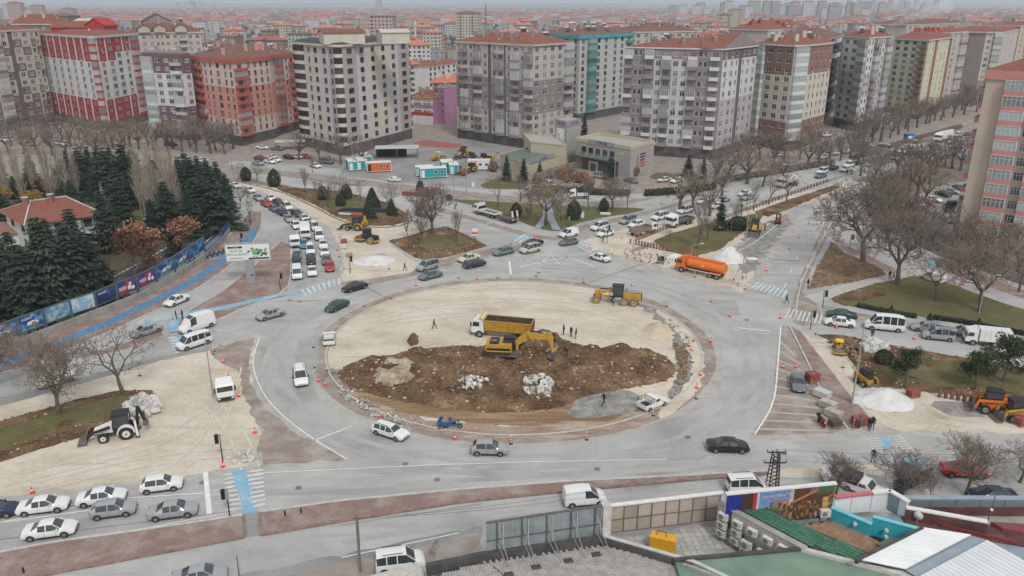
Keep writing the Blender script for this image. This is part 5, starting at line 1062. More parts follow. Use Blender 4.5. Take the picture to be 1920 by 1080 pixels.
for i,(px,py,top,ms,lab)in enumerate([(255,540,415,BTL[0],'tree with withered red-brown leaves behind the billboard wall'),(275,520,400,BTL[1],'second tree with withered red-brown leaves behind the billboard wall'),(195,560,480,BTL[0],'low tree with withered leaves beside the cedars'),(345,480,395,BTL[1],'withered brown tree by the dark bend'),(15,400,345,BTL[2],'ochre-leaved tree at the photo edge above the villa'),(60,405,350,BTL[2],'olive-ochre tree left of the villa roof'),(178,330,290,BT[0],'bare tree above the wood')]):
 plant('withered_tree',lab,'tree',px,py,ms,hgt(py,top)/8,group='trees with withered leaves',rr=rt_)
line_=[(x,262+(x%37)*.6)for x in range(5,440,16)]+[(x,300-(x%29)*.7)for x in range(-10,440,27)]+[(560+40*k,300+4*k)for k in range(4)]+[(1385,300),(1402,312),(1425,300),(1448,318),(1470,300),(1512,316),(1535,313),(1555,306),(1575,302),(1594,296),(1500,300),(1520,285),(1365,335),(1340,350),(1400,345),(1430,350),(1352,372),(1468,345),(1300,395),(1275,400),(1330,405)]+[(1600+17*k,285-6.5*k)for k in range(14)]+[(1610+22*k,262-5.2*k)for k in range(11)]+[(1680+15*k,330-3.0*k+(k%3)*7)for k in range(12)]+[(1640+13*k,345+(k%4)*14)for k in range(9)]+[(1650,425),(1690,440),(1720,455),(1660,455),(1640,380),(1630,405),(1700,462),(1745,470),(1790,480),(1820,505),(1850,490),(1880,505),(1905,520)]
CNT={}
def cnt(w):CNT[w]=CNT.get(w,0)+1;return ORD[CNT[w]-1]
for i,(px,py)in enumerate(line_):
 ms=BTF[i%5];hh=rt_.uniform(8,11.5)*(1.15 if px>1590 and py<300 else 1)
 where='in front of the left towers' if px<560 else 'before the lilac tower' if px<900 else 'along the boulevard under the towers' if py<300 else 'beside the estate car park' if px>1600 else 'between boulevard and service road'
 plant('street_tree',f'bare street tree {where}, {cnt(where)} of its line','tree',px,py,ms,hh/9,group='bare street trees in rows',rr=rt_)
def hedge(lab,px,w,h,m=THUJA,n=None,seed=1,dens=90,s0=.08,s1=.2,z=0.0):
 pts=wpoly(px);b=MB();rr=random.Random(seed);L=sum((q-p).length for p,q in zip(pts,pts[1:]))
 for p,q in zip(pts,pts[1:]):
  d=(q-p);l=d.length;d/=l;nn=Vector((-d.y,d.x))
  for _ in range(int(l*dens)):
   t=rr.uniform(0,l);zz=h*rr.random()**.5;ww=w/2*sqrt(max(.05,1-(zz/h)**3))*(1 if rr.random()<.5 else rr.random());c2=p+d*t+nn*ww*rr.choice((-1,1));c=Vector((c2.x,c2.y,zz+z));s=rr.uniform(s0,s1)*1.3;e1=Vector((rr.gauss(0,1),rr.gauss(0,1),rr.gauss(0,1))).normalized()*s;e2=e1.orthogonal().normalized()*s;b.face([c-e1,c-e2,c+e1,c+e2],m)
  if m is not TWIG:b.bar((p.x,p.y,h*.4),(q.x,q.y,h*.4),w*.6,h*.7,m)
 return b.put('hedge',label=lab,cat='hedge')
hedge('low curved box hedge on the lawn beside the dark green car',[(1608,575),(1640,582),(1680,590),(1718,596)],.9,.6,seed=2);hedge('long low box hedge along the pavement behind the waiting cars',[(1750,598),(1800,605),(1860,617),(1930,630)],.9,.6,seed=3)
hedge('long clipped hedge between the supermarket car park and the service road',[(1210,368),(1290,362),(1340,355)],1.6,1.7,seed=4,dens=60,s0=.12,s1=.3);hedge('thick hedge in front of the supermarket parking rows',[(1030,358),(1110,365),(1180,367)],1.6,1.5,seed=5,dens=60,s0=.12,s1=.3)
hedge('shaggy brown hedge along the supermarket front wall',[(1005,342),(1045,330),(1078,320)],2.2,2.6,m=TWIG,seed=6,dens=110,s0=.1,s1=.25);hedge('tangled undergrowth along the left of the boulevard fence',[(1340,345),(1400,335),(1480,322),(1560,308)],2.0,1.6,m=TWIG,seed=7,dens=90,s0=.1,s1=.25)
hedge('shrubby bank under the boulevard trees',[(1600,300),(1700,268),(1800,240)],2.0,1.4,m=TWIG,seed=8,dens=60,s0=.1,s1=.3)
for i,(px,py)in enumerate([(1062,342),(1070,338),(1085,343),(1095,340),(1190,330),(870,330),(925,322),(1052,336),(1105,352)]):
 plant('red_shrub',f"rust-brown shrub in the supermarket yard, {ORD[i]} from the entrance planting",'bush',px,py,RED,rt_.uniform(.9,1.5),group='rust-brown shrubs by the supermarket',rr=rt_)
# ================================================================== CARS
def paint(name,c,rough=0.32,metal=0.0):return mat('paint_'+name,c,rough,metal,var=0.05,scale=1.5,spec=0.5)
PAINT=dict(white=paint('white',(0.74,0.74,0.73)),silver=paint('silver',(0.42,0.43,0.44),.35,.4),grey=paint('grey',(0.17,0.19,0.20),.35,.2),black=paint('black',(0.018,0.02,0.024),.25),navy=paint('navy',(0.025,0.035,0.075),.28),red=paint('red',(0.48,0.03,0.03)),darkred=paint('darkred',(0.16,.02,.025)),green=paint('green',(0.035,0.075,0.065),.3),greygreen=paint('greygreen',(0.16,0.21,0.20),.35),cream=paint('cream',(0.58,0.56,0.42)),blue=paint('blue',(0.06,0.26,0.42)),beige=paint('beige',(0.52,0.50,0.45)))
TRIM=mat('car_trim',(0.03,0.03,0.032),0.6);TYRE=mat('tyre',(0.03,0.029,0.028),0.9);RIM=mat('wheel_rim',(0.38,0.38,0.37),0.35,.5);CGLASS=mat('car_glass',(0.035,0.045,0.05),0.06,var=.3,scale=.8,spec=.9)
HEADL=mat('headlight',(0.70,0.72,0.73),0.1);TAILL=mat('tail_light',(0.38,0.02,0.02),0.2);PLATE=mat('number_plate',(0.70,0.70,0.68),0.5)
CARS={
 'sedan':(4.55,1.76,[(0,.45,.72,.74,.8),(.025,.28,.90,.94,.84),(.15,.24,.95,.99,.84),(.19,.24,.96,1.02,.80),(.33,.24,.95,1.38,.66),(.47,.24,.94,1.455,.66),(.49,.24,.94,1.455,.66),(.61,.24,.93,1.42,.66),(.755,.24,.93,.98,.80),(.88,.24,.84,.89,.80),(.965,.26,.68,.73,.78),(1,.38,.55,.60,.72)],'bbbtrprwbbb',.175,.81,.32),
 'hatchback':(4.05,1.74,[(0,.45,.75,.78,.8),(.02,.28,.98,1.02,.82),(.05,.24,1.0,1.08,.78),(.15,.24,.98,1.42,.66),(.40,.24,.96,1.49,.67),(.42,.24,.96,1.49,.67),(.58,.24,.94,1.45,.66),(.735,.24,.93,.99,.80),(.87,.24,.86,.91,.80),(.965,.26,.70,.75,.78),(1,.38,.56,.61,.72)],'bbtrprwbbb',.17,.80,.31),
 'estate':(4.5,1.72,[(0,.45,.75,.78,.8),(.015,.28,.95,1.0,.82),(.035,.24,.96,1.04,.78),(.10,.24,.95,1.38,.68),(.29,.24,.95,1.42,.68),(.31,.24,.95,1.42,.68),(.46,.24,.94,1.43,.68),(.48,.24,.94,1.43,.68),(.61,.24,.93,1.39,.67),(.73,.24,.92,.97,.80),(.88,.24,.85,.89,.80),(.97,.26,.72,.76,.78),(1,.38,.56,.61,.74)],'bbtrprprwbbb',.18,.81,.31),
 'small_van':(4.35,1.80,[(0,.45,.8,.85,.85),(.01,.28,1.1,1.2,.85),(.03,.24,1.12,1.72,.76),(.22,.24,1.1,1.83,.78),(.24,.24,1.1,1.83,.78),(.43,.24,1.08,1.84,.78),(.45,.24,1.08,1.84,.78),(.63,.24,1.05,1.76,.76),(.80,.24,1.02,1.09,.82),(.90,.24,.95,1.0,.82),(.97,.26,.78,.83,.8),(1,.38,.6,.65,.76)],'btrprprwbbb',.17,.82,.32),
 'panel_van':(4.3,1.80,[(0,.45,.8,.85,.85),(.01,.28,1.1,1.2,.85),(.03,.24,1.12,1.76,.78),(.22,.24,1.1,1.84,.8),(.45,.24,1.08,1.84,.8),(.48,.24,1.08,1.84,.78),(.63,.24,1.05,1.76,.76),(.80,.24,1.02,1.09,.82),(.90,.24,.95,1.0,.82),(.97,.26,.78,.83,.8),(1,.38,.6,.65,.76)],'bpppprwbbb',.17,.82,.32),
 'minibus':(5.6,1.98,[(0,.5,.9,1.0,.88),(.01,.3,1.2,1.5,.87),(.03,.28,1.25,2.25,.80),(.2,.28,1.22,2.42,.82),(.22,.28,1.22,2.42,.82),(.38,.28,1.22,2.43,.82),(.40,.28,1.22,2.43,.82),(.57,.28,1.22,2.42,.82),(.60,.28,1.22,2.41,.81),(.74,.28,1.15,2.28,.78),(.87,.28,1.1,1.22,.82),(.95,.28,.98,1.06,.82),(1,.4,.7,.78,.8)],'btrprprprwbb',.17,.83,.35),
 'high_van':(5.5,1.98,[(0,.5,.9,1.0,.88),(.01,.3,1.2,1.5,.87),(.03,.28,1.25,2.35,.82),(.2,.28,1.22,2.50,.84),(.58,.28,1.22,2.50,.84),(.62,.28,1.22,2.46,.81),(.75,.28,1.15,2.2,.78),(.87,.28,1.1,1.22,.82),(.95,.28,.98,1.06,.82),(1,.4,.7,.78,.8)],'bppprwbbb'[:0]+'bpppr'+'wbbb',.17,.83,.35),
 'van':(4.95,1.90,[(0,.5,.9,1.0,.88),(.01,.3,1.15,1.4,.87),(.03,.28,1.18,1.85,.80),(.2,.28,1.15,1.96,.80),(.22,.28,1.15,1.96,.80),(.42,.28,1.12,1.97,.80),(.44,.28,1.12,1.97,.80),(.62,.28,1.1,1.94,.8),(.64,.28,1.1,1.94,.8),(.74,.28,1.08,1.86,.78),(.86,.28,1.05,1.12,.82),(.95,.28,.95,1.0,.82),(1,.4,.7,.76,.8)],'btrprprprwbb',.17,.82,.34)}
WHEELS={}
def wheel_mesh(r,w,rimm=None,hub=0.58):
 k=(r,w,rimm.name if rimm else '')
 if k not in WHEELS:
  b=MB();b.tube((0,-w/2,0),(0,w/2,0),r,r,TYRE,16);rm_=rimm or RIM
  for s in(-1,1):
   b.tube((0,s*(w/2-.01),0),(0,s*(w/2+.012),0),r*hub,r*hub*.96,rm_,12);b.tube((0,s*(w/2+.0),0),(0,s*(w/2+.03),0),r*.16,r*.14,TRIM,8)
   for q in range(5):
    a=2*pi*q/5;b.box(cos(a)*r*.36-.028,cos(a)*r*.36+.028,s*(w/2+.013)-.002,s*(w/2+.013)+.004,sin(a)*r*.36-.028,sin(a)*r*.36+.028,TRIM)
  WHEELS[k]=b.data('wheel')
 return WHEELS[k]
def car_proto(kind,simple=False):
 L,W_,st,kinds,xr,xf,rw=CARS[kind];w=W_/2;secs=[]
 for x,zb,zt,top,tw in st:
  nose=1-.10*max(0,(x-.86)/.14)**2-.07*max(0,(.08-x)/.08)**2;y=w*nose;h=zt
  secs.append([(y*.90,zb),(y,zb+(h-zb)*.30),(y*1.0,zb+(h-zb)*.72),(y*.965,h),(w*tw*min(1,nose+.03),top-.035),(w*tw*.82,top),(0,top+.018)])
 X=[(s[0]-.5)*L for s in st];groups={'body':MB(),'windscreen':MB(),'rear_window':MB(),'side_windowR':MB(),'side_windowL':MB()};PM=PAINT['white']
 for i,k in enumerate(kinds):
  for s in(1,-1):
   A=[(X[i],s*y,z)for y,z in secs[i]];B=[(X[i+1],s*y,z)for y,z in secs[i+1]]
   for j in range(6):
    q=[A[j],B[j],B[j+1],A[j+1]]
    if s<0:q=q[::-1]
    g='body'
    if j==3 and k in 'rw':g='side_windowR' if s>0 else 'side_windowL'
    if j>=4 and k=='w':g='windscreen'
    if j>=4 and k=='t':g='rear_window'
    groups[g].face(q,PM if g=='body' else CGLASS)
  if k in 'rtwp' and kinds[i]=='r':
   for s in(1,-1):
    groups['body'].bar((X[i],s*(secs[i][3][0]+.004),secs[i][3][1]),(X[i+1],s*(secs[i+1][3][0]+.004),secs[i+1][3][1]),.02,.03,TRIM)
 B_=groups['body']
 for i,k in enumerate(kinds):
  if k=='w':
   for s in(1,-1):B_.bar((X[i],s*secs[i][4][0],secs[i][4][1]+.01),(X[i+1],s*(secs[i+1][4][0]+.01),secs[i+1][4][1]+.02),.07,.05,PM)
 for e,i in((0,0),(1,len(st)-1)):
  P=[(X[i],y,z)for y,z in secs[i]]+[(X[i],-y,z)for y,z in reversed(secs[i][:-1])];B_.face(P if e else P[::-1],PM)
 z0=.24;B_.face([(X[0],-w*.85,z0+.1),(X[0],w*.85,z0+.1),(X[-1],w*.8,z0+.1),(X[-1],-w*.8,z0+.1)],TRIM)
 B_.box(X[-1]-.10,X[-1]+.015,-w*.80,w*.80,.26,.40,TRIM);B_.box(X[-1]-.02,X[-1]+.012,-w*.42,w*.42,.46,.56,TRIM);B_.box(X[0]-.012,X[0]+.1,-w*.78,w*.78,.30,.42,TRIM)
 for s in(1,-1):
  B_.box(X[0]+L*.28,X[0]+L*.70,min(s*w*.90,s*w*.985),max(s*w*.90,s*w*.985),.20,.30,TRIM)
  for xw in(xr,xf):
   cx=X[0]+L*xw;n=12;ya=s*(w*1.004);ra=rw+.065;P=[(cx+ra*cos(pi*q/n),ya,rw+ra*sin(pi*q/n))for q in range(n+1)]+[(cx-ra,ya,.2),(cx+ra,ya,.2)]
   B_.face(P if s<0 else P[::-1],TRIM)
 for s in(1,-1):
  for q in(.44,.66)if kind not in('panel_van','high_van')else(.60,.80):
   xx=X[0]+L*q;B_.box(xx-.008,xx+.008,min(s*w*.99,s*w*1.003),max(s*w*.99,s*w*1.003),.34,.86,TRIM)
 t=thing('car','prototype','car')
 def put(n,mb,sm=40):
  me=mb.weld(n,.002,sm);return obj(n,me,t)
 put('body',B_)
 if simple:
  for g in('windscreen','rear_window','side_windowR','side_windowL'):
   if groups[g].f:put('side_window' if 'side' in g else g,groups[g])
  m=MB()
  for s in(1,-1):
   for xw in(xr,xf):m.tube((X[0]+L*xw,s*(w-.16),rw),(X[0]+L*xw,s*(w+.03),rw),rw,rw,TYRE,10);m.tube((X[0]+L*xw,s*(w+.02),rw),(X[0]+L*xw,s*(w+.04),rw),rw*.6,rw*.6,RIM,8)
  o=obj('wheel_set',m.data('wheel_set'),t);o['kind']='stuff'
  m=MB().box(X[0]-.01,X[0]+.04,-w*.8,-w*.55,.66,.8,TAILL).box(X[0]-.01,X[0]+.04,w*.55,w*.8,.66,.8,TAILL);obj('tail_light',m.data('tail_light'),t)
  return t
 for g in('windscreen','rear_window','side_windowR','side_windowL'):
  if groups[g].f:put('side_window' if 'side' in g else g,groups[g])
 wm_=wheel_mesh(rw,.21)
 for s in(1,-1):
  for xw in(xr,xf):obj('wheel',wm_,t,loc=(X[0]+L*xw,s*(w-.075),rw))
  zl=st[-2][2];b=MB();b.mesh([(X[-1]-L*.055,s*w*.93,zl-.02),(X[-1]-.012,s*w*.50,zl-.16),(X[-1]-.012,s*w*.50,zl-.03),(X[-1]-L*.07,s*w*.88,zl+.06),(X[-1]+.004,s*w*.66,zl-.16)],[(0,4,2,3),(4,1,2),(3,2,4,0)],HEADL);obj('headlight',b.data('headlight'),t)
  zt=st[1][2];b=MB();y0,y1=sorted((s*w*.62,s*w*.90));b.box(X[0]-.01,X[0]+.10,y0,y1,zt-.24,zt-.07,TAILL);obj('tail_light',b.data('tail_light'),t)
  xm=X[0]+L*(.70 if kind in('sedan','hatchback','estate')else.76);zm=st[-4][2]+.10;y0,y1=sorted((s*w*.96,s*(w+.17)));b=MB();b.box(xm-.07,xm+.04,y0,y1,zm-.07,zm+.07,PAINT['white']if kind in('sedan','hatchback','estate')else TRIM);obj('mirror',b.data('mirror'),t)
 b=MB();b.box(X[-1]+.012,X[-1]+.024,-.26,.26,.40,.51,PLATE);obj('number_plate',b.data('number_plate'),t)
 b=MB();b.box(X[0]-.024,X[0]-.012,-.26,.26,.48,.60,PLATE);obj('number_plate',b.data('number_plate'),t)
 if kind in('estate','small_van'):
  for s in(1,-1):
   b=MB();b.bar((X[0]+L*.15,s*w*.62,st[4][3]+.07),(X[0]+L*.56,s*w*.62,st[4][3]+.06),.04,.05,TRIM);obj('roof_rail',b.data('roof_rail'),t)
 return t
PROTO={};FRESH={}
def car(kind,col,px,py,dx,dy,label,z=0.0,zc=0.65,group=None,cat=None,sc=1.0):
 g=G(px,py,zc);d=G(px+dx,py+dy)-G(px,py);rot=atan2(d.y,d.x);simple=g.y>215;key=(kind,simple)
 if key not in PROTO:PROTO[key]=car_proto(kind,simple);t=PROTO[key];t.location=(g.x,g.y,z);t.rotation_euler=(0,0,rot);t['label']=label
 else:t=copy_tree(PROTO[key],None,label,(g.x,g.y,z),rot)
 t['category']=cat or{'small_van':'van','panel_van':'van','high_van':'van','van':'van','minibus':'minibus'}.get(kind,'car')
 t.name='car' if t['category']=='car' else t['category']
 if group:t['group']=group
 elif 'group' in t:del t['group']
 for o in t.children:
  for sl_ in o.material_slots:
   if sl_.material and sl_.material.name.startswith('paint_'):sl_.link='OBJECT';sl_.material=PAINT[col]
 return t
KN={'sedan':'saloon','hatchback':'hatchback','estate':'estate car','small_van':'family van','panel_van':'panel van','minibus':'minibus','high_van':'high-roofed van','van':'passenger van'}
A='sedan';H_='hatchback';E_='estate';V='small_van';P_='panel_van';M_='minibus';T_='high_van';U='van'
for k,c,x,y,dx,dy,lb in[
 (H_,'white',303,906,100,-13,'white hatchback nearest the stop line, in the lane beside the sand'),(A,'white',190,930,100,-13,'white saloon in the middle lane behind the front hatchback'),(A,'white',81,946,100,-13,'boxy white older saloon in the lane beside the sand, near a cone'),(H_,'silver',213,953,100,-13,'small silver hatchback in the middle lane of the waiting cars'),(A,'silver',324,955,100,-13,'silver saloon in front of the stop line beside the brick median'),(A,'white',93,991,100,-13,'white saloon in the lane along the brick median'),(A,'navy',-14,956,100,-13,'dark saloon cut off by the photo edge'),
 (A,'silver',374,1078,100,-16,'pale silver saloon cut by the bottom of the photo'),(V,'white',750,1052,100,-14,'white family van with roof rails partly behind the corrugated roof'),(P_,'white',1096,932,100,-8,'white panel van driving on the service road above the metal hoarding'),(V,'white',1402,910,100,-4,'white glazed van beside the lattice power pylon'),(A,'black',1365,834,100,3,'glossy black saloon rounding the lower right of the junction'),
 (E_,'white',732,807,75,25,'old white estate car at the lower left of the roundabout'),(H_,'silver',918,839,100,2,'silver hatchback at the bottom of the roundabout'),(V,'white',563,706,14,70,'white van coming down the left side of the roundabout'),
 (A,'white',105,710,-80,22,'white saloon seen through the bare trees by the turf strip'),(A,'silver',274,619,-80,26,'silver saloon behind the gnarled bare tree'),(A,'white',331,562,-80,34,'white saloon on the slip lane beside the blue cycle lane'),(T_,'white',369,610,-80,26,'high-roofed white van above the white passenger van'),(U,'white',363,641,-80,26,'white passenger van with dark side windows beside the sand'),
 (A,'silver',507,588,-80,22,'silver saloon leaving the junction below the brick triangle'),(A,'green',632,572,-80,38,'dark green saloon on the left side of the roundabout'),(A,'black',665,537,-80,22,'black saloon at the upper left of the roundabout'),(A,'grey',807,515,-80,20,'dark grey saloon below the silver glazed van'),(V,'silver',801,499,-80,22,'silver glazed van above the dark grey saloon'),(A,'cream',879,483,-80,19,'cream saloon with a car passing in front'),(A,'navy',889,494,-80,17,'navy saloon in front of the cream saloon'),(E_,'greygreen',944,471,-80,17,'grey-green estate car ahead of the beige van'),(V,'beige',994,467,-80,17,'beige glazed van in front of a black saloon'),(A,'black',999,455,-80,17,'black saloon half hidden by the beige van'),(H_,'grey',1066,453,-80,13,'dark grey hatchback in front of the white panel van'),(P_,'white',1066,438,-80,15,'white panel van at the tip of the park lawn'),(A,'white',1125,482,-80,-22,'white saloon turning behind the painted chevrons'),
 (V,'white',1124,425,-60,15,'white glazed van at the crossing beside the park lawn'),(H_,'white',1135,437,-60,15,'white hatchback at the crossing by the traffic signal'),(V,'silver',1177,413,-60,15,'silver family van beside the lawn tip'),(H_,'white',1193,420,-60,15,'white hatchback between the silver van and the brick-laden truck'),(V,'white',1237,406,-60,15,'white glazed van behind the brick-laden truck'),(V,'white',1284,394,-60,15,'white van seen through the tall bare tree'),
 (A,'green',1578,589,-80,-8,'dark green saloon at the zebra crossing by the low hedge'),(A,'white',1575,603,-80,-8,'boxy white saloon at the zebra crossing'),(M_,'white',1658,610,-80,-8,'long white minibus waiting behind the boxy white saloon'),(E_,'silver',1738,613,-80,-8,'silver estate car behind the minibus'),(V,'silver',1759,628,-80,-8,'silver family van in the nearer lane behind the minibus'),(A,'silver',1809,621,-80,-8,'silver saloon between the family van and the box truck'),
 (P_,'white',1749,521,-60,-18,'white panel van on the side road behind the pruned tree'),(A,'grey',1497,716,10,60,'dark grey saloon parked on the brown paving beside the red kerb stack'),(A,'red',1808,880,80,6,'bright red saloon behind the bushy bare tree'),(A,'white',1583,891,80,4,'white saloon with a pale blue sheet on its bonnet, behind a bushy tree'),(A,'navy',1862,927,-80,-2,'navy car hidden behind the grey parapet wall')]:
 car(k,c,x,y,dx,dy,lb)
Q=[(A,'white',441,347),(H_,'white',468,356),(A,'silver',484,370),(A,'white',507,371),(A,'red',499,381),(A,'black',521,378),(A,'grey',514,390),(V,'white',538,387),(A,'navy',528,397),(A,'green',556,399),(A,'silver',542,409),(A,'white',571,408),(H_,'white',555,422),(A,'navy',579,417),(V,'white',590,425),(U,'white',598,441),(H_,'blue',570,457),(H_,'silver',557,477),(E_,'black',556,487),(V,'white',582,468),(E_,'black',583,486),(U,'white',557,512),(A,'white',585,507),(A,'white',606,457),(A,'white',609,471),(H_,'grey',612,487),(H_,'red',618,499)]
for i,(k,c,x,y)in enumerate(Q):
 d=(70,28)if y<365 else(58,36)if y<404 else(42,50)if y<430 else(16,60)if y<450 else(4,60)
 car(k,c,x,y,*d,f"{c} {KN[k]} in the traffic queue, {ORD[i]} from its far end",group='cars queueing on the left approach')
def grp(lst,dxy,phrase,grpname):
 for i,r_ in enumerate(lst):
  k,c,x,y=r_[:4];d=r_[4]if len(r_)>4 else dxy;car(k,c,x,y,*d,f"{c} {KN[k]} {phrase}, {ORD[i]} from the left",group=grpname)
grp([(A,'silver',484,305),(A,'darkred',487,296),(A,'white',506,302),(A,'white',510,294),(A,'white',516,299),(E_,'black',541,294),(H_,'white',557,293,(60,2)),(H_,'red',572,293),(A,'white',591,310,(60,16)),(U,'grey',612,303,(60,6)),(A,'silver',613,297,(60,2))],(50,10),'parked on the paving before the left towers','cars parked on the left forecourt')
grp([(V,'white',12,262),(A,'silver',52,270),(V,'white',110,268),(V,'white',124,270),(A,'grey',90,236),(A,'white',104,238),(A,'silver',345,293,(50,4)),(A,'white',378,300,(50,4)),(A,'navy',320,270),(A,'white',492,276),(A,'grey',520,278),(A,'silver',180,262),(A,'white',225,268)],(50,3),'parked under the bare trees by the left towers','cars under the trees by the left towers')
grp([(V,'white',1031,346,(30,14)),(A,'silver',1080,350,(-50,-4)),(A,'darkred',1100,352),(V,'silver',1127,330),(A,'grey',1183,338,(50,12)),(A,'white',1246,336,(-50,12)),(H_,'white',1269,338,(-50,10))],(50,4),'parked by the supermarket','cars parked by the supermarket')
grp([(A,'white',1396,362),(A,'silver',1401,369),(A,'grey',1539,329),(V,'white',1542,321),(A,'navy',1562,314),(A,'white',1586,317),(V,'white',1592,309),(A,'grey',1620,303),(A,'silver',1631,307),(A,'green',1641,299),(A,'navy',1662,293),(A,'grey',1666,300),(A,'navy',1678,288),(A,'white',1681,295),(V,'white',1693,283),(A,'silver',1706,286),(M_,'white',1718,272),(A,'white',1749,270),(U,'white',1783,250),(A,'white',1786,265),(V,'white',1795,253),(A,'silver',1804,260),(A,'navy',1814,251),(A,'white',1318,376),(A,'grey',1332,381),(A,'silver',1355,374),(A,'white',1345,385)],(-60,17),'in the boulevard traffic','cars on the boulevard')
grp([(H_,'silver',1472,307,(-8,40)),(A,'white',1456,290),(A,'white',1542,294),(A,'silver',1555,289),(A,'white',1567,286),(A,'silver',1582,284),(A,'white',1591,281),(A,'white',1550,253),(A,'silver',1562,250),(M_,'beige',1660,280,(60,6)),(A,'silver',1622,268),(A,'white',1634,272),(A,'white',1612,262)],(50,-6),'parked beside the boulevard','cars parked beside the boulevard')
grp([(A,'white',1720,383),(H_,'red',1716,389),(E_,'red',1734,378),(A,'white',1748,373),(H_,'silver',1740,402,(-40,12)),(A,'black',1769,363,(40,12)),(A,'silver',1783,358,(50,8)),(A,'white',1784,411,(-20,30)),(A,'navy',1797,352,(30,16)),(A,'navy',1812,372,(30,16))],(60,10),'in the estate car park','cars in the estate car park')
# ================================================================== MACHINES, TRUCKS
YEL=mat('machine_yellow',(0.52,0.30,0.035),0.5,var=.18,scale=1.2);ORA=mat('tank_orange',(0.72,0.17,0.02),.4);MBLK=mat('machine_black',(0.022,0.022,0.025),.5);STEEL=mat('worn_steel',(0.16,0.145,0.13),.6,.3,var=.4);TRACK=mat('track_steel',(0.19,0.165,0.135),.8,var=.35,scale=2);WH=PAINT['white'];MUDDY=mat('muddy_tyre',(0.20,0.175,0.145),.95,var=.4,scale=3);YRIM=mat('rim_yellow',(.50,.33,.05),.6);WRIM=mat('rim_white',(.62,.62,.60),.5);LOADM=mat('load_earth',(.08,.06,.045),.95,var=.5,scale=2)
def pt(t,n,mb,sm=None,loc=None):return obj(n,mb.data(n,sm),t,loc=loc)
def at_px(px,py,dx,dy,zc=0.0):
 g=G(px,py,zc);d=G(px+dx,py+dy)-G(px,py);return(g.x,g.y,0),atan2(d.y,d.x)
def wheels(t,spots,r,w,rim=None,muddy=False):
 me=wheel_mesh(r,w,rim)
 if muddy:
  k=('mud',r,w);
  if k not in WHEELS:m2=me.copy();m2.name='wheel';m2.materials[0]=MUDDY;WHEELS[k]=m2
  me=WHEELS[k]
 for x,y in spots:obj('wheel',me,t,loc=(x,y,r))
def cabin(t,x0,x1,w,z0,z1,body,glassz=None,slope=.15,name='cab',roofm=None,pil=.07):
 """glazed machine cab: frame posts, glass between them, roof"""
 b=MB();g=glassz or z0+.15;P=[(x0,-w),(x1,-w),(x1,w),(x0,w)];b.box(x0,x1,-w,w,z0,g,body);Q=[(x0,-w),(x1-slope,-w),(x1-slope,w),(x0,w)]
 for p,q in zip(P,Q):b.bar((*p,g),(*q,z1),pil,pil,body)
 b.box(x0-.05,x1-slope+.12,-w-.05,w+.05,z1,z1+.13,roofm or body);pt(t,name,b);gl=MB()
 for i in range(4):
  j=(i+1)%4;gl.face([(P[i][0]*.985+(x0+x1)*.0075,P[i][1]*.97,g),(P[j][0]*.985+(x0+x1)*.0075,P[j][1]*.97,g),(Q[j][0]*.985+(x0+x1)*.0075,Q[j][1]*.97,z1),(Q[i][0]*.985+(x0+x1)*.0075,Q[i][1]*.97,z1)],CGLASS)
 pt(t,'cab_glass',gl)
def truck_cab(t,xf,col,h=2.75,w=1.22,d=1.9,z0=.75):
 b=MB();x0=xf-d;b.profile([(x0,z0),(xf,z0),(xf,z0+.95),(xf-.12,h-.25),(xf-.35,h),(x0,h)],-w,w,col);b.box(xf-.1,xf+.08,-w*.97,w*.97,.42,z0+.12,TRIM);b.profile([(x0,h),(xf-.5,h),(x0,h+.45)],-w*.9,w*.9,col);pt(t,'cab',b)
 g=MB();g.face([(xf+.005,-w*.9,z0+.97),(xf+.005,w*.9,z0+.97),(xf-.10,w*.86,h-.28),(xf-.10,-w*.86,h-.28)],CGLASS);pt(t,'windscreen',g)
 for s in(1,-1):g=MB();q=[(xf-.22,s*(w+.006),z0+1.0),(xf-1.25,s*(w+.006),z0+1.0),(xf-1.25,s*(w+.006),h-.3),(xf-.32,s*(w+.006),h-.3)];g.face(q if s<0 else q[::-1],CGLASS);pt(t,'side_window',g);m=MB();m.box(xf-.1,xf+.08,*sorted((s*(w+.08),s*(w+.28))),z0+1.0,z0+1.7,TRIM);pt(t,'mirror',m);hh=MB();hh.box(xf+.06,xf+.10,*sorted((s*w*.62,s*w*.92)),.6,.8,HEADL);pt(t,'headlight',hh)
def chassis(t,x0,x1,w=.45):b=MB();b.box(x0,x1,-w,w,.75,1.0,MBLK);b.box(x0+.3,x0+1.2,-1.0,-w,.55,.95,MBLK);pt(t,'chassis',b)
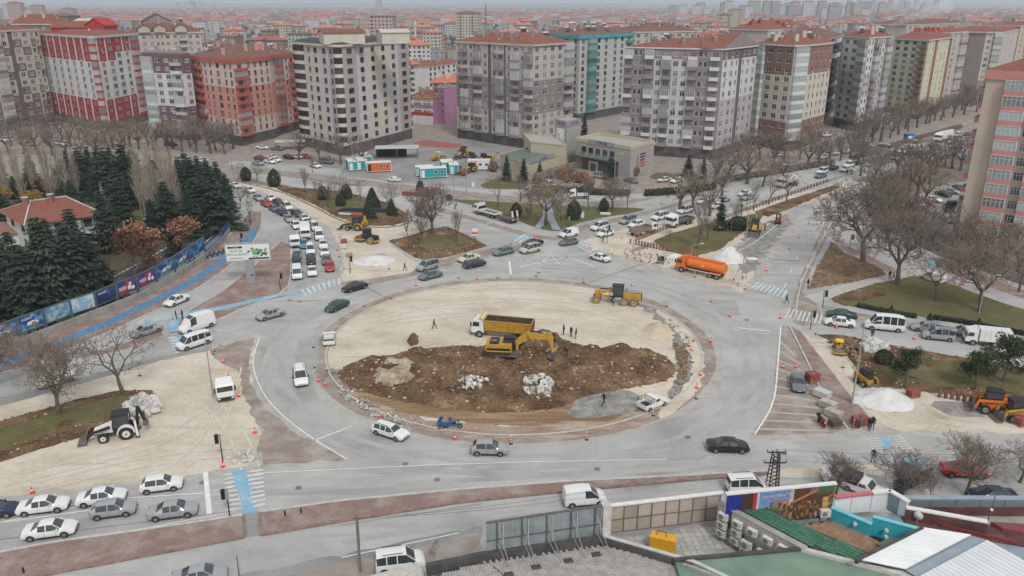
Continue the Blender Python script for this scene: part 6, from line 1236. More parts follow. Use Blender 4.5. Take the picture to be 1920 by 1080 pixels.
def truck(label,px,py,dx,dy,body,cabcol=WH,bodycol=YEL,L=8.4,sc=1.0,name='lorry',cat='lorry',group=None,zc=1.0,load=None):
 loc,rot=at_px(px,py,dx,dy,zc);t=thing(name,label,cat,loc,rot,group);t.scale=(sc,)*3;xf=L/2;xr=-L/2;truck_cab(t,xf,cabcol);chassis(t,xr+.2,xf-.3);r=.5
 sp=[(xf-1.25,s*1.05)for s in(1,-1)]+[(xr+1.1,s*.95)for s in(1,-1)]+([(xr+2.4,s*.95)for s in(1,-1)]if L>7 else[]);wheels(t,sp,r,.35);x0,x1=xr,xf-2.15
 for s in(1,-1):
  m=MB();n=8;cx=xf-1.25;P=[(cx+.62*cos(pi*q/n),.5+.62*sin(pi*q/n))for q in range(n+1)];Qp=[(cx+.52*cos(pi*q/n),.5+.52*sin(pi*q/n))for q in range(n,-1,-1)];m.profile(P+Qp,*sorted((s*.85,s*1.24)),TRIM);pt(t,'mudguard',m)
 if body=='tipper':
  b=MB();hb,ht=1.15,2.75;o=[(x0,-1.1),(x1,-1.1),(x1,1.1),(x0,1.1)];T=[(x0-.1,-1.27),(x1+.25,-1.27),(x1+.25,1.27),(x0-.1,1.27)]
  for i in range(4):
   j=(i+1)%4;a=[(*o[i],hb),(*o[j],hb),(*T[j],ht),(*T[i],ht)];b.face(a,bodycol);b.face([(x*.985,y*.94,z)for x,y,z in a][::-1],LOADM)
  b.face([(*p,hb)for p in o][::-1],bodycol);b.mesh([(p[0]*.985,p[1]*.95,ht-.75)for p in T],[(0,1,2,3)],LOADM)
  for i in range(4):j=(i+1)%4;b.bar((*T[i],ht),(*T[j],ht),.12,.14,bodycol)
  for k in range(7):
   x=x0+(x1-x0)*(k+.5)/7
   for s in(1,-1):b.bar((x,s*1.13,hb),(x,s*1.29,ht-.05),.09,.09,bodycol)
  b.profile([(x1+.2,ht),(x1+.9,ht+.28),(x1+.9,ht+.38),(x1+.15,ht+.15)],-1.25,1.25,bodycol);pt(t,'tipper_body',b);m=MB();[m.bar((x0-.12,y,hb+.1),(x0-.2,y,ht),.08,.08,mat('brown_paint',(.25,.11,.06),.6))for y in(-1.1,-.55,0,.55,1.1)];m.box(x0-.13,x0-.03,-1.2,1.2,hb,ht-.05,MATS['brown_paint']);pt(t,'tailgate',m)
 elif body=='tank':
  b=MB();n=16;zc_=1.98;P=[(1.22*cos(2*pi*k/n),zc_+.92*sin(2*pi*k/n))for k in range(n)];xs=[(x0,.93),(x0+.25,1),(x1-.2,1),(x1,.93)]
  for(xa,ka),(xb,kb)in zip(xs,xs[1:]):
   for k in range(n):
    j=(k+1)%n;b.face([(xa,P[k][0]*ka,zc_+(P[k][1]-zc_)*ka),(xa,P[j][0]*ka,zc_+(P[j][1]-zc_)*ka),(xb,P[j][0]*kb,zc_+(P[j][1]-zc_)*kb),(xb,P[k][0]*kb,zc_+(P[k][1]-zc_)*kb)][::-1],bodycol)
  for xa,ka,f in((x0,.93,1),(x1,.93,0)):q=[(xa,p[0]*ka,zc_+(p[1]-zc_)*ka)for p in P];b.face(q if f else q[::-1],bodycol)
  pt(t,'tank',b,50);m=MB();m.box(x0+.3,x1-.2,-.5,-.42,2.85,3.05,bodycol);m.box(x0+.3,x1-.2,.42,.5,2.85,3.05,bodycol);[m.tube((x0+1+k*1.7,0,2.8),(x0+1+k*1.7,0,3.02),.25,.25,bodycol,8)for k in range(3)];m.box(x0+.5,x1-.5,-.4,.4,2.84,2.88,bodycol);pt(t,'walkway',m)
  for s in(1,-1):m=MB();m.box(x0+.3,x1,*sorted((s*1.18,s*1.24)),1.0,1.1,WH);m.box(x0+.2,x0+2.6,*sorted((s*1.0,s*1.22)),1.12,1.22,bodycol);pt(t,'side_rail',m)
  m=MB();cx=(x0+x1)/2+.3
  for k in range(2):m.tube((cx-.14+.28*k,1.235,2.0),(cx-.14+.28*k,1.25,2.0),.17,.17,mat('emblem_yellow',(.75,.50,.05),.6),10)
  m.box(cx-.3,cx+.3,1.236,1.246,2.14,2.26,MATS['emblem_yellow']);pt(t,'emblem',m)
 elif body in('flat','stake'):
  bh=.45 if body=='flat' else 1.0;b=MB();b.box(x0,x1,-1.22,1.22,1.02,1.14,STEEL)
  for q in((x0,x1,-1.25,-1.19),(x0,x1,1.19,1.25),(x0-.03,x0+.03,-1.25,1.25),(x1-.03,x1+.03,-1.25,1.25)):b.box(*q,1.14,1.14+bh,bodycol)
  if body=='stake':[b.box(x0+(x1-x0)*k/8-.03,x0+(x1-x0)*k/8+.03,s*1.28-.02,s*1.28+.02,.95,2.2,STEEL)for k in range(9)for s in(1,-1)]
  b.box(x1,x1+.08,-1.2,1.2,1.14,2.3,MBLK);pt(t,'load_bed',b)
 elif body=='box':b=MB();b.box(x0,x1,-1.22,1.22,1.0,3.1,bodycol);[b.box(x0+(x1-x0)*k/6-.03,x0+(x1-x0)*k/6+.03,-1.24,1.24,1.0,3.12,KERB)for k in range(7)];pt(t,'box_body',b)
 elif body=='mixer':
  b=MB();xs=[(x0-.2,1.9,.45),(x0+.9,2.15,1.05),(x0+2.6,2.1,1.2),(x1-.9,1.9,1.0),(x1-.1,1.75,.5)];[b.tube((a[0],0,a[1]),(c[0],0,c[1]),a[2],c[2],WH if k%2 else KERB,14)for k,(a,c)in enumerate(zip(xs,xs[1:]))];pt(t,'drum',b,50)
 if load=='bricks':
  rr=random.Random(4)
  for k in range(9):m=MB();m.box(-.32,.32,-.32,.32,0,.5,mat('load_brick',(.40,.13,.08),.9));obj('brick_pack',m.data('brick_pack'),t,loc=(x0+.6+(k%5)*.72,-.6+.8*(k//5),1.15),rot=rr.uniform(-.1,.1))
 return t
def jib(b,pts,w,h,m):
 for(p,hh),(q,h2)in zip(pts,pts[1:]):b.bar(p,q,w,hh,m,up=(0,1,0)if False else(0,0,1),w2=w,h2=h2)
def excavator(label,px,py,dx,dy,sc=1.0,group=None,slew=0.0,z=0.0,zc=.5):
 loc,rot=at_px(px,py,dx,dy,zc);t=thing('excavator',label,'excavator',(loc[0],loc[1],z),rot,group);t.scale=(sc,)*3
 for s in(1,-1):
  b=MB();n=8;P=[]
  for cx,a0 in((1.95,-90),(-1.95,90)):
   for q in range(n+1):a=radians(a0+180*q/n);P.append((cx+.46*cos(a),.48+.46*sin(a)))
  b.profile(P,*sorted((s*.85,s*1.45)),TRACK)
  for k in range(26):
   x=-2.0+4.0*k/25;b.box(x-.03,x+.03,*sorted((s*.83,s*1.47)),.93,.99,TRACK)
  for x in(-1.95,1.95):b.tube((x,s*.8,.48),(x,s*1.49,.48),.30,.30,STEEL,12)
  b.box(-1.5,1.5,*sorted((s*1.44,s*1.48)),.35,.62,STEEL);pt(t,'track',b)
 b=MB();b.tube((0,0,.6),(0,0,1.1),.7,.7,MBLK,14);b.box(-1.2,1.2,-.85,.85,.4,.75,MBLK);pt(t,'undercarriage',b)
 b=MB();b.profile([(-2.6,1.12),(-2.85,1.5),(-2.8,2.1),(-2.5,2.25),(1.0,2.2),(1.0,1.12)],-1.4,-.55,YEL);b.profile([(-2.6,1.12),(-2.85,1.5),(-2.8,2.1),(-2.4,2.3),(-.4,2.25),(-.4,1.12)],-.55,1.4,YEL);b.box(-.4,1.9,-.5,.35,1.12,1.7,YEL);pt(t,'body',b,35)
 b=MB();b.box(-2.2,-.9,-1.1,.9,2.28,2.5,MBLK);b.box(-2.0,-1.2,-1.0,-.2,2.5,2.62,GLD);b.box(-2.6,.8,-1.42,-1.395,1.35,1.7,MBLK);b.box(-2.6,-.6,1.4,1.415,1.3,1.62,MBLK);pt(t,'engine_cover',b);cabin(t,-.15,1.55,.52,1.12,2.95,MBLK,1.75,.25);o=t.children[-2:]
 for c in o:c.location.y=.88
 b=MB();B0=(1.0,-.1,1.7);B1=(3.3,-.1,3.45);B2=(6.6,-.1,3.15);b.bar(B0,B1,.5,.75,YEL,h2=.95);b.bar((3.1,-.1,3.4),B2,.5,.95,YEL,h2=.5);pt(t,'boom',b)
 b=MB();b.bar((6.3,-.1,3.9),(7.0,-.1,.95),.4,.85,YEL,h2=.4,up=(1,0,0));b.bar((6.2,-.1,3.85),(6.75,-.1,2.9),.42,.8,YEL,up=(1,0,0));pt(t,'stick',b)
 for a,c in(((2.0,.25,1.6),(3.3,.25,3.0)),((2.0,-.45,1.6),(3.3,-.45,3.0)),((3.6,-.1,4.0),(6.2,-.1,4.05)),((6.9,-.1,3.9),(7.45,-.1,1.6))):b=MB();a=Vector(a);c=Vector(c);m_=a.lerp(c,.6);b.tube(a,m_,.13,.13,MBLK,8);b.tube(m_,c,.07,.07,FR_G,8);pt(t,'ram',b)
 b=MB();b.profile([(6.75,.95),(7.3,1.0),(7.35,.3),(6.9,-.15),(6.4,.0),(6.25,.2),(6.7,.3)],-.6,.5,STEEL);[b.bar((6.3,y,.12),(6.05,y,.3),.09,.06,STEEL)for y in(-.5,-.2,.1,.4)];pt(t,'bucket',b)
 b=MB();b.box(-2.2,.4,-1.425,-1.42,1.78,1.98,YEL)
 return t
def backhoe(label,px,py,dx,dy,col=YEL,cab=MBLK,rim=None,sc=1.0,group=None,fold=1.0):
 loc,rot=at_px(px,py,dx,dy,.8);t=thing('backhoe_loader',label,'backhoe loader',loc,rot,group);t.scale=(sc,)*3;wheels(t,[(1.45,1.0),(1.45,-1.0)],.52,.42,rim);wheels(t,[(-.85,1.0),(-.85,-1.0)],.72,.5,rim)
 b=MB();b.profile([(.3,.8),(2.2,.8),(2.3,1.3),(.45,1.85),(.3,1.8)],-.42,.42,col);pt(t,'bonnet',b);b=MB();b.box(-1.7,2.1,-.38,.38,.55,.85,MBLK);b.box(2.2,2.4,-.4,.4,.7,1.15,MBLK);pt(t,'chassis',b)
 for s in(1,-1):
  b=MB();n=8;P=[(-.85+.92*cos(pi*q/n),.75+.92*sin(pi*q/n))for q in range(n+1)];Qp=[(-.85+.80*cos(pi*q/n),.75+.80*sin(pi*q/n))for q in range(n,-1,-1)];b.profile(P+Qp,*sorted((s*.74,s*1.22)),col);pt(t,'mudguard',b)
 cabin(t,-1.25,.45,.75,1.0,2.75,cab,1.35,.15,roofm=cab);b=MB()
 for s in(.62,-.62):b.bar((.7,s,1.55),(2.4,s,1.15),.14,.26,cab);b.bar((2.35,s,1.2),(3.1,s,.55),.14,.24,cab);b.tube((.9,s*1.12,1.0),(2.3,s*1.12,1.05),.06,.06,FR_G,6)
 pt(t,'loader_arm',b);b=MB();b.profile([(3.0,.95),(3.1,.12),(3.9,.05),(3.92,.12),(3.25,.28),(3.12,1.0)],-1.15,1.15,STEEL)
 for s in(-1.15,1.13):b.profile([(3.05,.9),(3.1,.1),(3.88,.08)],s,s+.03,STEEL)
 [b.bar((3.88,-1.05+.3*k,.09),(4.08,-1.05+.3*k,.07),.08,.05,STEEL)for k in range(8)];pt(t,'bucket',b)
 b=MB();b.box(-2.0,-1.7,-.5,.5,.6,1.3,cab);b.bar((-1.95,0,1.1),(-2.2,0,3.25),.24,.4,cab if col is WH else col,h2=.25,up=(1,0,0));b.bar((-2.25,0,3.2),(-2.75,0,1.45),.2,.32,cab if col is WH else col,up=(1,0,0));pt(t,'backhoe_arm',b)
 b=MB();b.profile([(-2.6,1.5),(-3.0,1.55),(-3.1,1.0),(-2.8,.8),(-2.5,1.0)],-.3,.3,STEEL);pt(t,'digging_bucket',b)
 for s in(1,-1):b=MB();b.bar((-1.85,s*.95,2.0),(-1.95,s*1.1,.25),.16,.2,col);b.box(-2.15,-1.7,*sorted((s*.9,s*1.3)),.12,.2,STEEL);pt(t,'stabiliser',b)
 return t
def roller(label,px,py,dx,dy,sc=1.0,canopy=None,group=None,rear='wheels'):
 loc,rot=at_px(px,py,dx,dy,.8);t=thing('road_roller',label,'road roller',loc,rot,group);t.scale=(sc,)*3;b=MB();b.tube((1.9,-1.0,.75),(1.9,1.0,.75),.75,.75,STEEL,20);pt(t,'drum',b,40)
 b=MB();[b.box(.7,2.9,*sorted((s*1.02,s*1.16)),.6,.95,YEL)for s in(1,-1)];b.box(.6,.85,-1.1,1.1,.6,.95,YEL);b.box(2.75,2.95,-1.1,1.1,.6,.95,YEL);pt(t,'drum_frame',b)
 if rear=='wheels':wheels(t,[(-1.3,.85),(-1.3,-.85)],.76,.55,YRIM,True)
 else:b=MB();b.tube((-1.3,-1.0,.75),(-1.3,1.0,.75),.75,.75,STEEL,20);pt(t,'rear_drum',b,40)
 b=MB();b.profile([(-2.5,.8),(.3,.8),(.3,1.3),(-.6,1.8),(-2.3,1.75),(-2.5,1.5)],-.55,.55,MBLK if not canopy else YEL);b.box(-2.55,-2.3,-.9,.9,.55,.9,YEL);pt(t,'body',b)
 if canopy:
  b=MB();[b.bar((x,y,1.3),(x,y,2.75),.07,.07,YEL)for x in(-.6,.5)for y in(-.55,.55)];pt(t,'canopy_post',b);b=MB();b.box(-1.0,.9,-.85,.85,2.75,2.9,canopy);pt(t,'canopy',b);b=MB();b.box(-.5,0,-.3,.3,1.3,1.5,MBLK);b.box(-.6,-.45,-.3,.3,1.5,2.0,MBLK);pt(t,'seat',b)
 else:cabin(t,-.45,.85,.65,1.2,2.85,MBLK,1.5,.08)
 return t
def skid(label,px,py,dx,dy,col=YEL,sc=1.0,group=None):
 loc,rot=at_px(px,py,dx,dy,.7);t=thing('skid_loader',label,'skid loader',loc,rot,group);t.scale=(sc,)*3;wheels(t,[(.65,.75),(.65,-.75),(-.65,.75),(-.65,-.75)],.42,.32);b=MB();b.profile([(-1.3,.4),(.9,.4),(.9,.8),(-.6,1.2),(-1.3,1.3)],-.55,.55,col);pt(t,'body',b);cabin(t,-.55,.75,.48,1.0,2.05,MBLK,1.15,.1);b=MB()
 for s in(.68,-.68):b.bar((-1.1,s,1.45),(1.3,s,1.15),.14,.2,col);b.bar((1.25,s,1.2),(1.5,s,.35),.14,.18,col);b.bar((-1.15,s,.8),(-1.1,s,1.5),.14,.25,col)
 pt(t,'loader_arm',b);b=MB();b.profile([(1.5,.75),(1.55,.1),(2.2,.05),(2.22,.1),(1.65,.2),(1.6,.78)],-.9,.9,STEEL);pt(t,'bucket',b);return t
def grader(label,px,py,dx,dy):
 loc,rot=at_px(px,py,dx,dy,.8);t=thing('motor_grader',label,'grader',loc,rot);wheels(t,[(3.4,1.0),(3.4,-1.0),(-1.2,1.0),(-1.2,-1.0),(-2.8,1.0),(-2.8,-1.0)],.68,.42,YRIM,True)
 b=MB();b.bar((3.4,0,1.5),(.5,0,2.35),.4,.45,YEL);b.box(3.1,3.8,-.35,.35,.8,2.2,YEL);b.box(3.75,3.95,-.9,.9,.7,1.4,MBLK);b.bar((3.4,-.9,.7),(3.4,.9,.7),.25,.25,MBLK);b.tube((2.9,.25,2.35),(1.0,.25,2.7),.1,.1,MBLK,8);pt(t,'front_frame',b)
 b=MB();b.bar((3.2,0,1.1),(.9,.5,1.0),.14,.2,YEL);b.bar((3.2,0,1.1),(.9,-.5,1.0),.14,.2,YEL);b.tube((1.1,0,.85),(1.1,0,1.0),.65,.65,STEEL,16);[b.tube((1.4,s*.45,1.0),(1.2,s*.35,2.5),.08,.08,FR_G,6)for s in(1,-1)];pt(t,'circle',b);b=MB();b.bar((.3,1.7,.5),(1.7,-1.7,.5),.08,.6,STEEL);pt(t,'blade',b)
 cabin(t,-.9,.7,.7,1.25,3.1,MBLK,1.6,-.1);b=MB();b.profile([(-3.9,1.0),(-.95,1.0),(-.95,2.25),(-3.7,2.1),(-3.9,1.9)],-.6,.6,YEL);pt(t,'engine_body',b);b=MB();b.box(-3.8,-1.1,-.55,.55,2.24,2.36,mat('bonnet_grey',(.28,.29,.32),.5));b.box(-3.95,-3.85,-.6,.6,.9,2.0,MBLK);b.tube((-1.5,.3,2.3),(-1.5,.3,2.9),.07,.07,MBLK,6);pt(t,'bonnet',b);return t
excavator('large yellow excavator with its boom raised, digging on the island mound',948,661,100,4,.95,z=.85,zc=1.3)
truck('yellow tipper truck with a white cab standing behind the excavator',942,612,-100,-9,'tipper',zc=1.6,L=9.0)
grader('yellow motor grader at the upper right of the island',1158,560,-100,-9)
truck('orange tanker truck parked in front of the tall white grit pile',1315,505,-100,-22,'tank',ORA,ORA,9.3)
backhoe('white backhoe loader with a black cab on the sand yard',222,806,-100,16,WH,MBLK,WRIM,1.05)
backhoe('yellow backhoe loader at the kerb of the lawn point, behind the road roller',666,424,-60,-2,YEL,MBLK,None,1.0,'yellow backhoe loaders');backhoe('backhoe loader with a green-tinted cab, its bucket facing the camera, in the roadworks',1415,430,-12,40,YEL,MBLK,None,1.05,'yellow backhoe loaders')
roller('yellow and black road roller on the sand above the low grit pile',690,448,-60,-10);roller('small yellow roller with a bright yellow canopy beside the dug turf',1573,650,8,40,.62,mat('canopy_yellow',(.75,.55,.03),.5),rear='drum')
skid('small yellow and black loader behind the lamp post at the white grit pile',1622,712,60,35,YEL,1.05);skid('orange skid loader at the end of the row of brown posts',1862,762,-70,-12,ORA,1.35);skid('yellow skid loader cut by the photo edge',1904,776,-70,0,YEL,1.25)
truck('white dropside truck at the kerb of the park lawn, drawing a trailer',914,397,-100,-27,'flat',WH,WH,8.2,.92);truck('orange tipper truck with a white cab on the service road',1012,361,-100,-8,'tipper',WH,YEL,8.4,.9);truck('small white dropside truck right of the orange tipper truck',1086,365,-100,2,'flat',WH,WH,6.2,.8)
truck('truck with a stake bed full of red brick packs, beside the kerb stacks',1206,431,75,-17,'stake',WH,mat('stake_brown',(.30,.22,.18),.8),7.6,.85,load='bricks');truck('white lorry seen through the bare branches behind the brick truck',1275,414,-60,15,'flat',WH,STEEL,8,.95);truck('white concrete mixer truck in the boulevard lane',1478,343,-60,14,'mixer',WH,WH,8,.95);truck('tall white box lorry amid the boulevard traffic',1768,259,-60,16,'box',WH,WH,10,1.05)
truck('white box lorry in the middle of the queue',572,435,6,60,'box',WH,WH,7,.85);truck('large white box truck between the pine and the silver saloon',1850,634,-80,-8,'box',WH,WH,7.2,.82);truck('white dropside pickup truck parked facing the camera on the sand yard',420,726,12,60,'flat',WH,WH,5.6,.86);truck('grey dropside pickup behind the silver hatchback in the queue',553,452,4,60,'flat',WH,MBLK,5.4,.8)
def pickup(label,px,py,dx,dy,cage=False,canopy=None):
 t=car('hatchback','white',px,py,dx,dy,label,cat='pickup');t.name='pickup_truck'
 for c in list(t.children):
  if c.name.startswith(('rear_window','side_window','body','tail_light')):bpy.data.objects.remove(c)
 b=MB();w=.86;P=[(-2.0,.35),(2.02,.32),(2.02,.62),(1.7,.84),(.95,.92),(.45,1.42),(-.35,1.45),(-.5,.95),(-.5,.60),(-2.0,.60)];b.profile(P[:],-w,w,WH);b.box(-2.02,-.5,-w,-w+.06,.6,.95,WH);b.box(-2.02,-.5,w-.06,w,.6,.95,WH);b.box(-2.04,-1.98,-w,w,.5,.95,WH);b.box(-1.95,-.55,-w+.07,w-.07,.605,.62,MBLK);b.box(2.0,2.1,-w*.9,w*.9,.3,.45,TRIM);pt(t,'body',b)
 for s in(1,-1):g=MB();q=[(.38,s*(w+.005),1.0),(-.38,s*(w+.005),1.0),(-.30,s*(w+.005),1.36),(.30,s*(w+.005),1.36)];g.face(q if s>0 else q[::-1],CGLASS);pt(t,'side_window',g)
 for c in list(t.children):
  if c.name.startswith('windscreen'):bpy.data.objects.remove(c)
 g=MB();g.face([(.955,-w*.85,.95),(.955,w*.85,.95),(.47,w*.82,1.42),(.47,-w*.82,1.42)],CGLASS);pt(t,'windscreen',g)
 if cage:b=MB();[b.bar((x,s*.8,.9),(x,s*.8,1.5),.04,.04,MBLK)for x in(-1.9,-1.2,-.6)for s in(1,-1)];[b.bar((-1.9,s*.8,1.5),(-.6,s*.8,1.5),.04,.04,MBLK)for s in(1,-1)];b.bar((-.6,-.8,1.5),(-.6,.8,1.5),.04,.04,MBLK);pt(t,'bed_rack',b)
 if canopy:b=MB();b.box(-2.05,-.45,-.86,.86,.95,1.75,MBLK);pt(t,'bed_cover',b)
 return t
pickup('dusty white pickup with a rack over its bed on the left edge of the island',617,633,2,-60,True);pickup('white pickup with a black rack at the lower right of the island',1224,753,60,-24,True);pickup('white pickup with a black bed cover beside the grey parapet',1620,913,60,22,canopy=True);pickup('silver-white pickup in the yard of teal cabins',738,336,-60,-8)
loc,rot=at_px(952,411,-100,-27,.6);t=thing('low_trailer','low-loader trailer with two upright red and white ramps','trailer',loc,rot);b=MB();b.box(-2.6,2.6,-1.1,1.1,.75,.95,STEEL);b.box(2.6,3.4,-.06,.06,.7,.85,STEEL);[b.box(*q,.95,1.25,STEEL)for q in((-2.6,2.6,-1.13,-1.07),(-2.6,2.6,1.07,1.13))];pt(t,'deck',b);wheels(t,[(-.6,1.0),(-.6,-1.0),(-1.5,1.0),(-1.5,-1.0)],.38,.3)
for s in(.75,-.75):b=MB();b.bar((-2.6,s,.95),(-2.2,s,3.0),.5,.1,WRIM,up=(1,0,0));b.bar((-2.66,s,1.2),(-2.6,s,1.6),.5,.06,TAILL,up=(1,0,0));pt(t,'ramp',b)
loc,rot=at_px(843,794,80,8,.5);BLP=mat('trike_blue',(.02,.12,.38),.5);t=thing('cargo_tricycle','blue three-wheeled cargo moped with rubble in its box, on the island edge','tricycle',loc,rot);wheels(t,[(-.75,.6),(-.75,-.6),(1.25,0)],.3,.14);b=MB();[b.box(*q,BLP)for q in((-1.3,.1,-.65,.65,.5,.56),(-1.3,.1,-.65,-.6,.56,.95),(-1.3,.1,.6,.65,.56,.95),(-1.33,-1.27,-.65,.65,.56,.95),(.07,.13,-.65,.65,.56,1.0))];pt(t,'cargo_box',b);b=MB();b.bar((.1,0,.5),(1.1,0,.45),.25,.18,BLP);b.bar((1.25,0,.3),(1.0,0,1.05),.08,.1,MBLK);b.bar((1.0,-.35,1.05),(1.0,.35,1.05),.04,.04,MBLK);b.box(.3,.8,-.2,.2,.65,.78,MBLK);b.box(1.05,1.5,-.14,.14,.6,.66,BLP);pt(t,'frame',b)
b=MB();b.profile([(-1.1,.57),(-.1,.57),(-.3,.95),(-.8,1.05)],-.5,.5,mat('rubble_brown',(.3,.2,.13),.9));pt(t,'cargo',b)
loc,rot=at_px(1540,791,30,30,.4);t=thing('motorbike','red and black scooter beside the wrapped kerb pallets','motorbike',loc,rot);wheels(t,[(.65,0),(-.6,0)],.28,.12);b=MB();b.profile([(-.8,.5),(-.2,.42),(.3,.35),(.5,.9),(.38,.95),(.15,.5),(-.1,.75),(-.75,.8)],-.14,.14,PAINT['red']);pt(t,'body',b);b=MB();b.box(-.7,0,-.15,.15,.78,.88,MBLK);b.bar((.45,-.3,1.02),(.45,.3,1.02),.04,.04,MBLK);b.bar((.65,0,.3),(.45,0,1.0),.07,.07,MBLK);b.box(-1.0,-.65,-.2,.2,.85,1.15,MBLK);pt(t,'seat',b)
loc,rot=at_px(1459,413,-10,40,.8);t=thing('forklift','red and black forklift in the roadworks by the trench','forklift',loc,rot);wheels(t,[(.7,.55),(.7,-.55),(-.8,.5),(-.8,-.5)],.36,.28);b=MB();b.profile([(-1.3,.4),(.6,.4),(.6,.8),(-.5,.85),(-.6,1.1),(-1.3,1.15)],-.55,.55,PAINT['red']);pt(t,'body',b);b=MB();[b.bar((x,y,.8),(x,y,2.2),.07,.07,MBLK)for x in(-.6,.55)for y in(-.5,.5)];b.box(-.75,.7,-.58,.58,2.2,2.28,MBLK);pt(t,'overhead_guard',b);b=MB();[b.box(.85,.98,y-.07,y+.07,.1,2.3,MBLK)for y in(-.35,.35)];[b.box(.95,1.9,y-.06,y+.06,.12,.17,STEEL)for y in(-.3,.3)];pt(t,'mast',b)
backhoe('orange-brown paving machine among bare trees at the mouth of the sand track',790,399,40,14,mat('rust_orange',(.45,.16,.05),.7),STEEL,None,.72)
for fn,px,py,dx,dy,sc,lb in[(backhoe,866,292,-40,8,.95,'yellow loader at the left of the yard under the broad mauve tower'),(roller,886,298,-30,10,.9,'bright yellow roller in the middle of the yard machines'),(backhoe,908,300,30,14,.95,'yellow loader between the roller and the yard excavator'),(backhoe,882,318,-40,8,.95,'yellow loader behind the white cabins of the yard'),(backhoe,872,286,40,4,.95,'dark yellow loader furthest back in the yard')]:
 fn(lb,px,py,dx,dy,sc=sc,group='yellow machines standing in the yard')
excavator('yellow excavator with a folded arm in the yard beside the supermarket',915,303,60,-4,.75);skid('yellow skid loader in the yard beside the white cabin',860,322,-40,10,YEL,1.1)
roller('green machine under a yellow sunshade in the back of the yard',822,296,30,-4,.95,MATS['canopy_yellow'],rear='drum');backhoe('dark tractor standing on the service road beside the teal cabins',788,352,10,30,MBLK,MBLK,None,.85)
TEALP=mat('cabin_teal',(.02,.32,.36),.6);ORP=mat('cabin_orange',(.62,.13,.03),.6)
for px,py,w,d,c,rot_,lb in[(660,318,2.6,6,TEALP,.35,'teal site cabin with a white roof, leftmost of the yard cabins'),(674,316,2.6,7,TEALP,.35,'teal site cabin between the leftmost and the orange cabin'),(686,308,2.6,7,TEALP,.35,'teal site cabin behind the orange cabin'),(711,322,7.0,2.6,ORP,.22,'orange site cabin with a door and two windows'),(812,333,7.5,2.6,TEALP,.25,'long teal cabin behind the bare tree in the yard'),(796,330,5,2.6,TEALP,.2,'teal cabin half hidden by the dark tractor'),(850,325,2.6,5,TEALP,.2,'teal cabin with white corner posts beside the white cabin'),(838,320,3.5,5,TEALP,.2,'teal cabin behind the white-cornered one'),(898,318,6.5,2.8,WH,-.05,'white site cabin in front of the yellow machines')]:
 g=G(px,py);t=thing('site_cabin',lb,'site cabin',(g.x,g.y,.35),rot_,'site cabins in the yard');b=MB();b.box(-w/2,w/2,-d/2,d/2,0,2.5,c);pt(t,'wall',b);b=MB();b.box(-w/2-.1,w/2+.1,-d/2-.1,d/2+.1,2.5,2.68,WH);pt(t,'roof',b);b=MB()
 for x in(-1,1):
  for y in(-1,1):b.box(x*w/2-.07,x*w/2+.07,y*d/2-.07,y*d/2+.07,-.02,2.5,WH)
 b.box(-w/2,w/2,-d/2-.04,-d/2,0,.12,WH);pt(t,'corner_post',b);b=MB();b.box(-w/2+.3,-w/2+1.2,-d/2-.05,-d/2-.01,.1,2.1,MBLK if c is ORP else WH);pt(t,'door',b)
 if w>5:[pt(t,'window',MB().box(x-.5,x+.5,-d/2-.06,-d/2-.01,1.1,1.9,FR_W).box(x-.42,x+.42,-d/2-.07,-d/2-.05,1.18,1.82,CGLASS))for x in(.6,2.4)]
 b=MB();[b.box(x*w*.35-.2,x*w*.35+.2,-d/2,d/2,-.36,0,KERBD)for x in(-1,1)];pt(t,'base',b)
g=G(1703,266);t=thing('kiosk','blue and white kiosk on the boulevard pavement','kiosk',(g.x,g.y,0),.2);pt(t,'wall',MB().box(-1.4,1.4,-1.2,1.2,0,2.6,PAINT['blue']));pt(t,'poster',MB().box(-1.2,.4,-1.25,-1.21,.4,2.3,WH));pt(t,'roof',MB().box(-1.6,1.6,-1.4,1.4,2.6,2.8,BLP))
# ================================================================== SUPERMARKET, VILLA, HOARDINGS
def Pj(v):
 yc=v[1]*cos(TILT)-(v[2]-CAM_H)*sin(TILT);zc=v[1]*sin(TILT)+(v[2]-CAM_H)*cos(TILT);return 960+FPX*v[0]/yc,540-FPX*zc/yc
def top_z(b,ty):
 lo,hi=b[2],b[2]+60
 for _ in range(40):
  m_=(lo+hi)/2
  if Pj((b[0],b[1],m_))[1]>ty:lo=m_
  else:hi=m_
 return lo
def block(t,org,pts,z0,z1,m,name='wall',roofm=None,par=.35,parm=None):
 """flat-roofed volume with a parapet"""
 q=[(p[0]-org[0],p[1]-org[1])for p in pts];MB().prism(q,z0,z1,m,roofm or m).put(name,t)
 if par:
  b=MB();n=len(q)
  for i in range(n):a,c=q[i],q[(i+1)%n];b.bar((*a,z1+par/2),(*c,z1+par/2),.25,par,parm or m)
  b.put('parapet',t)
def quad(t,name,P,m,off=0.0):return MB().face(P,m).put(name,t)
def sign_text(t,txt,p,rot,size,m,tilt=pi/2,name='lettering',fs=(1,1)):o=obj(name,text_mesh(txt,size,m,name,.01,fs),t,loc=p);o.rotation_euler=(tilt,0,rot);return o
STONE=mat('cladding_stone',(.36,.35,.33),.8,var=.15,scale=1.2);CREAM=mat('cladding_cream',(.50,.44,.32),.8);SGREY=mat('sign_grey',(.30,.31,.34),.6);MAG=mat('sign_magenta',(.38,.03,.12),.5);INK=mat('sign_ink',(.03,.03,.035),.6);REDT=mat('sign_red',(.5,.05,.05),.6);FLATR=mat('flat_roof_gravel',(.38,.37,.34),.9,var=.15);GREENR=mat('roof_green',(.12,.17,.13),.9,var=.2,scale=.8)
def gp(*l):return[G(*p)for p in l]
k=lambda x,y:G(x,y).y/CAM_H
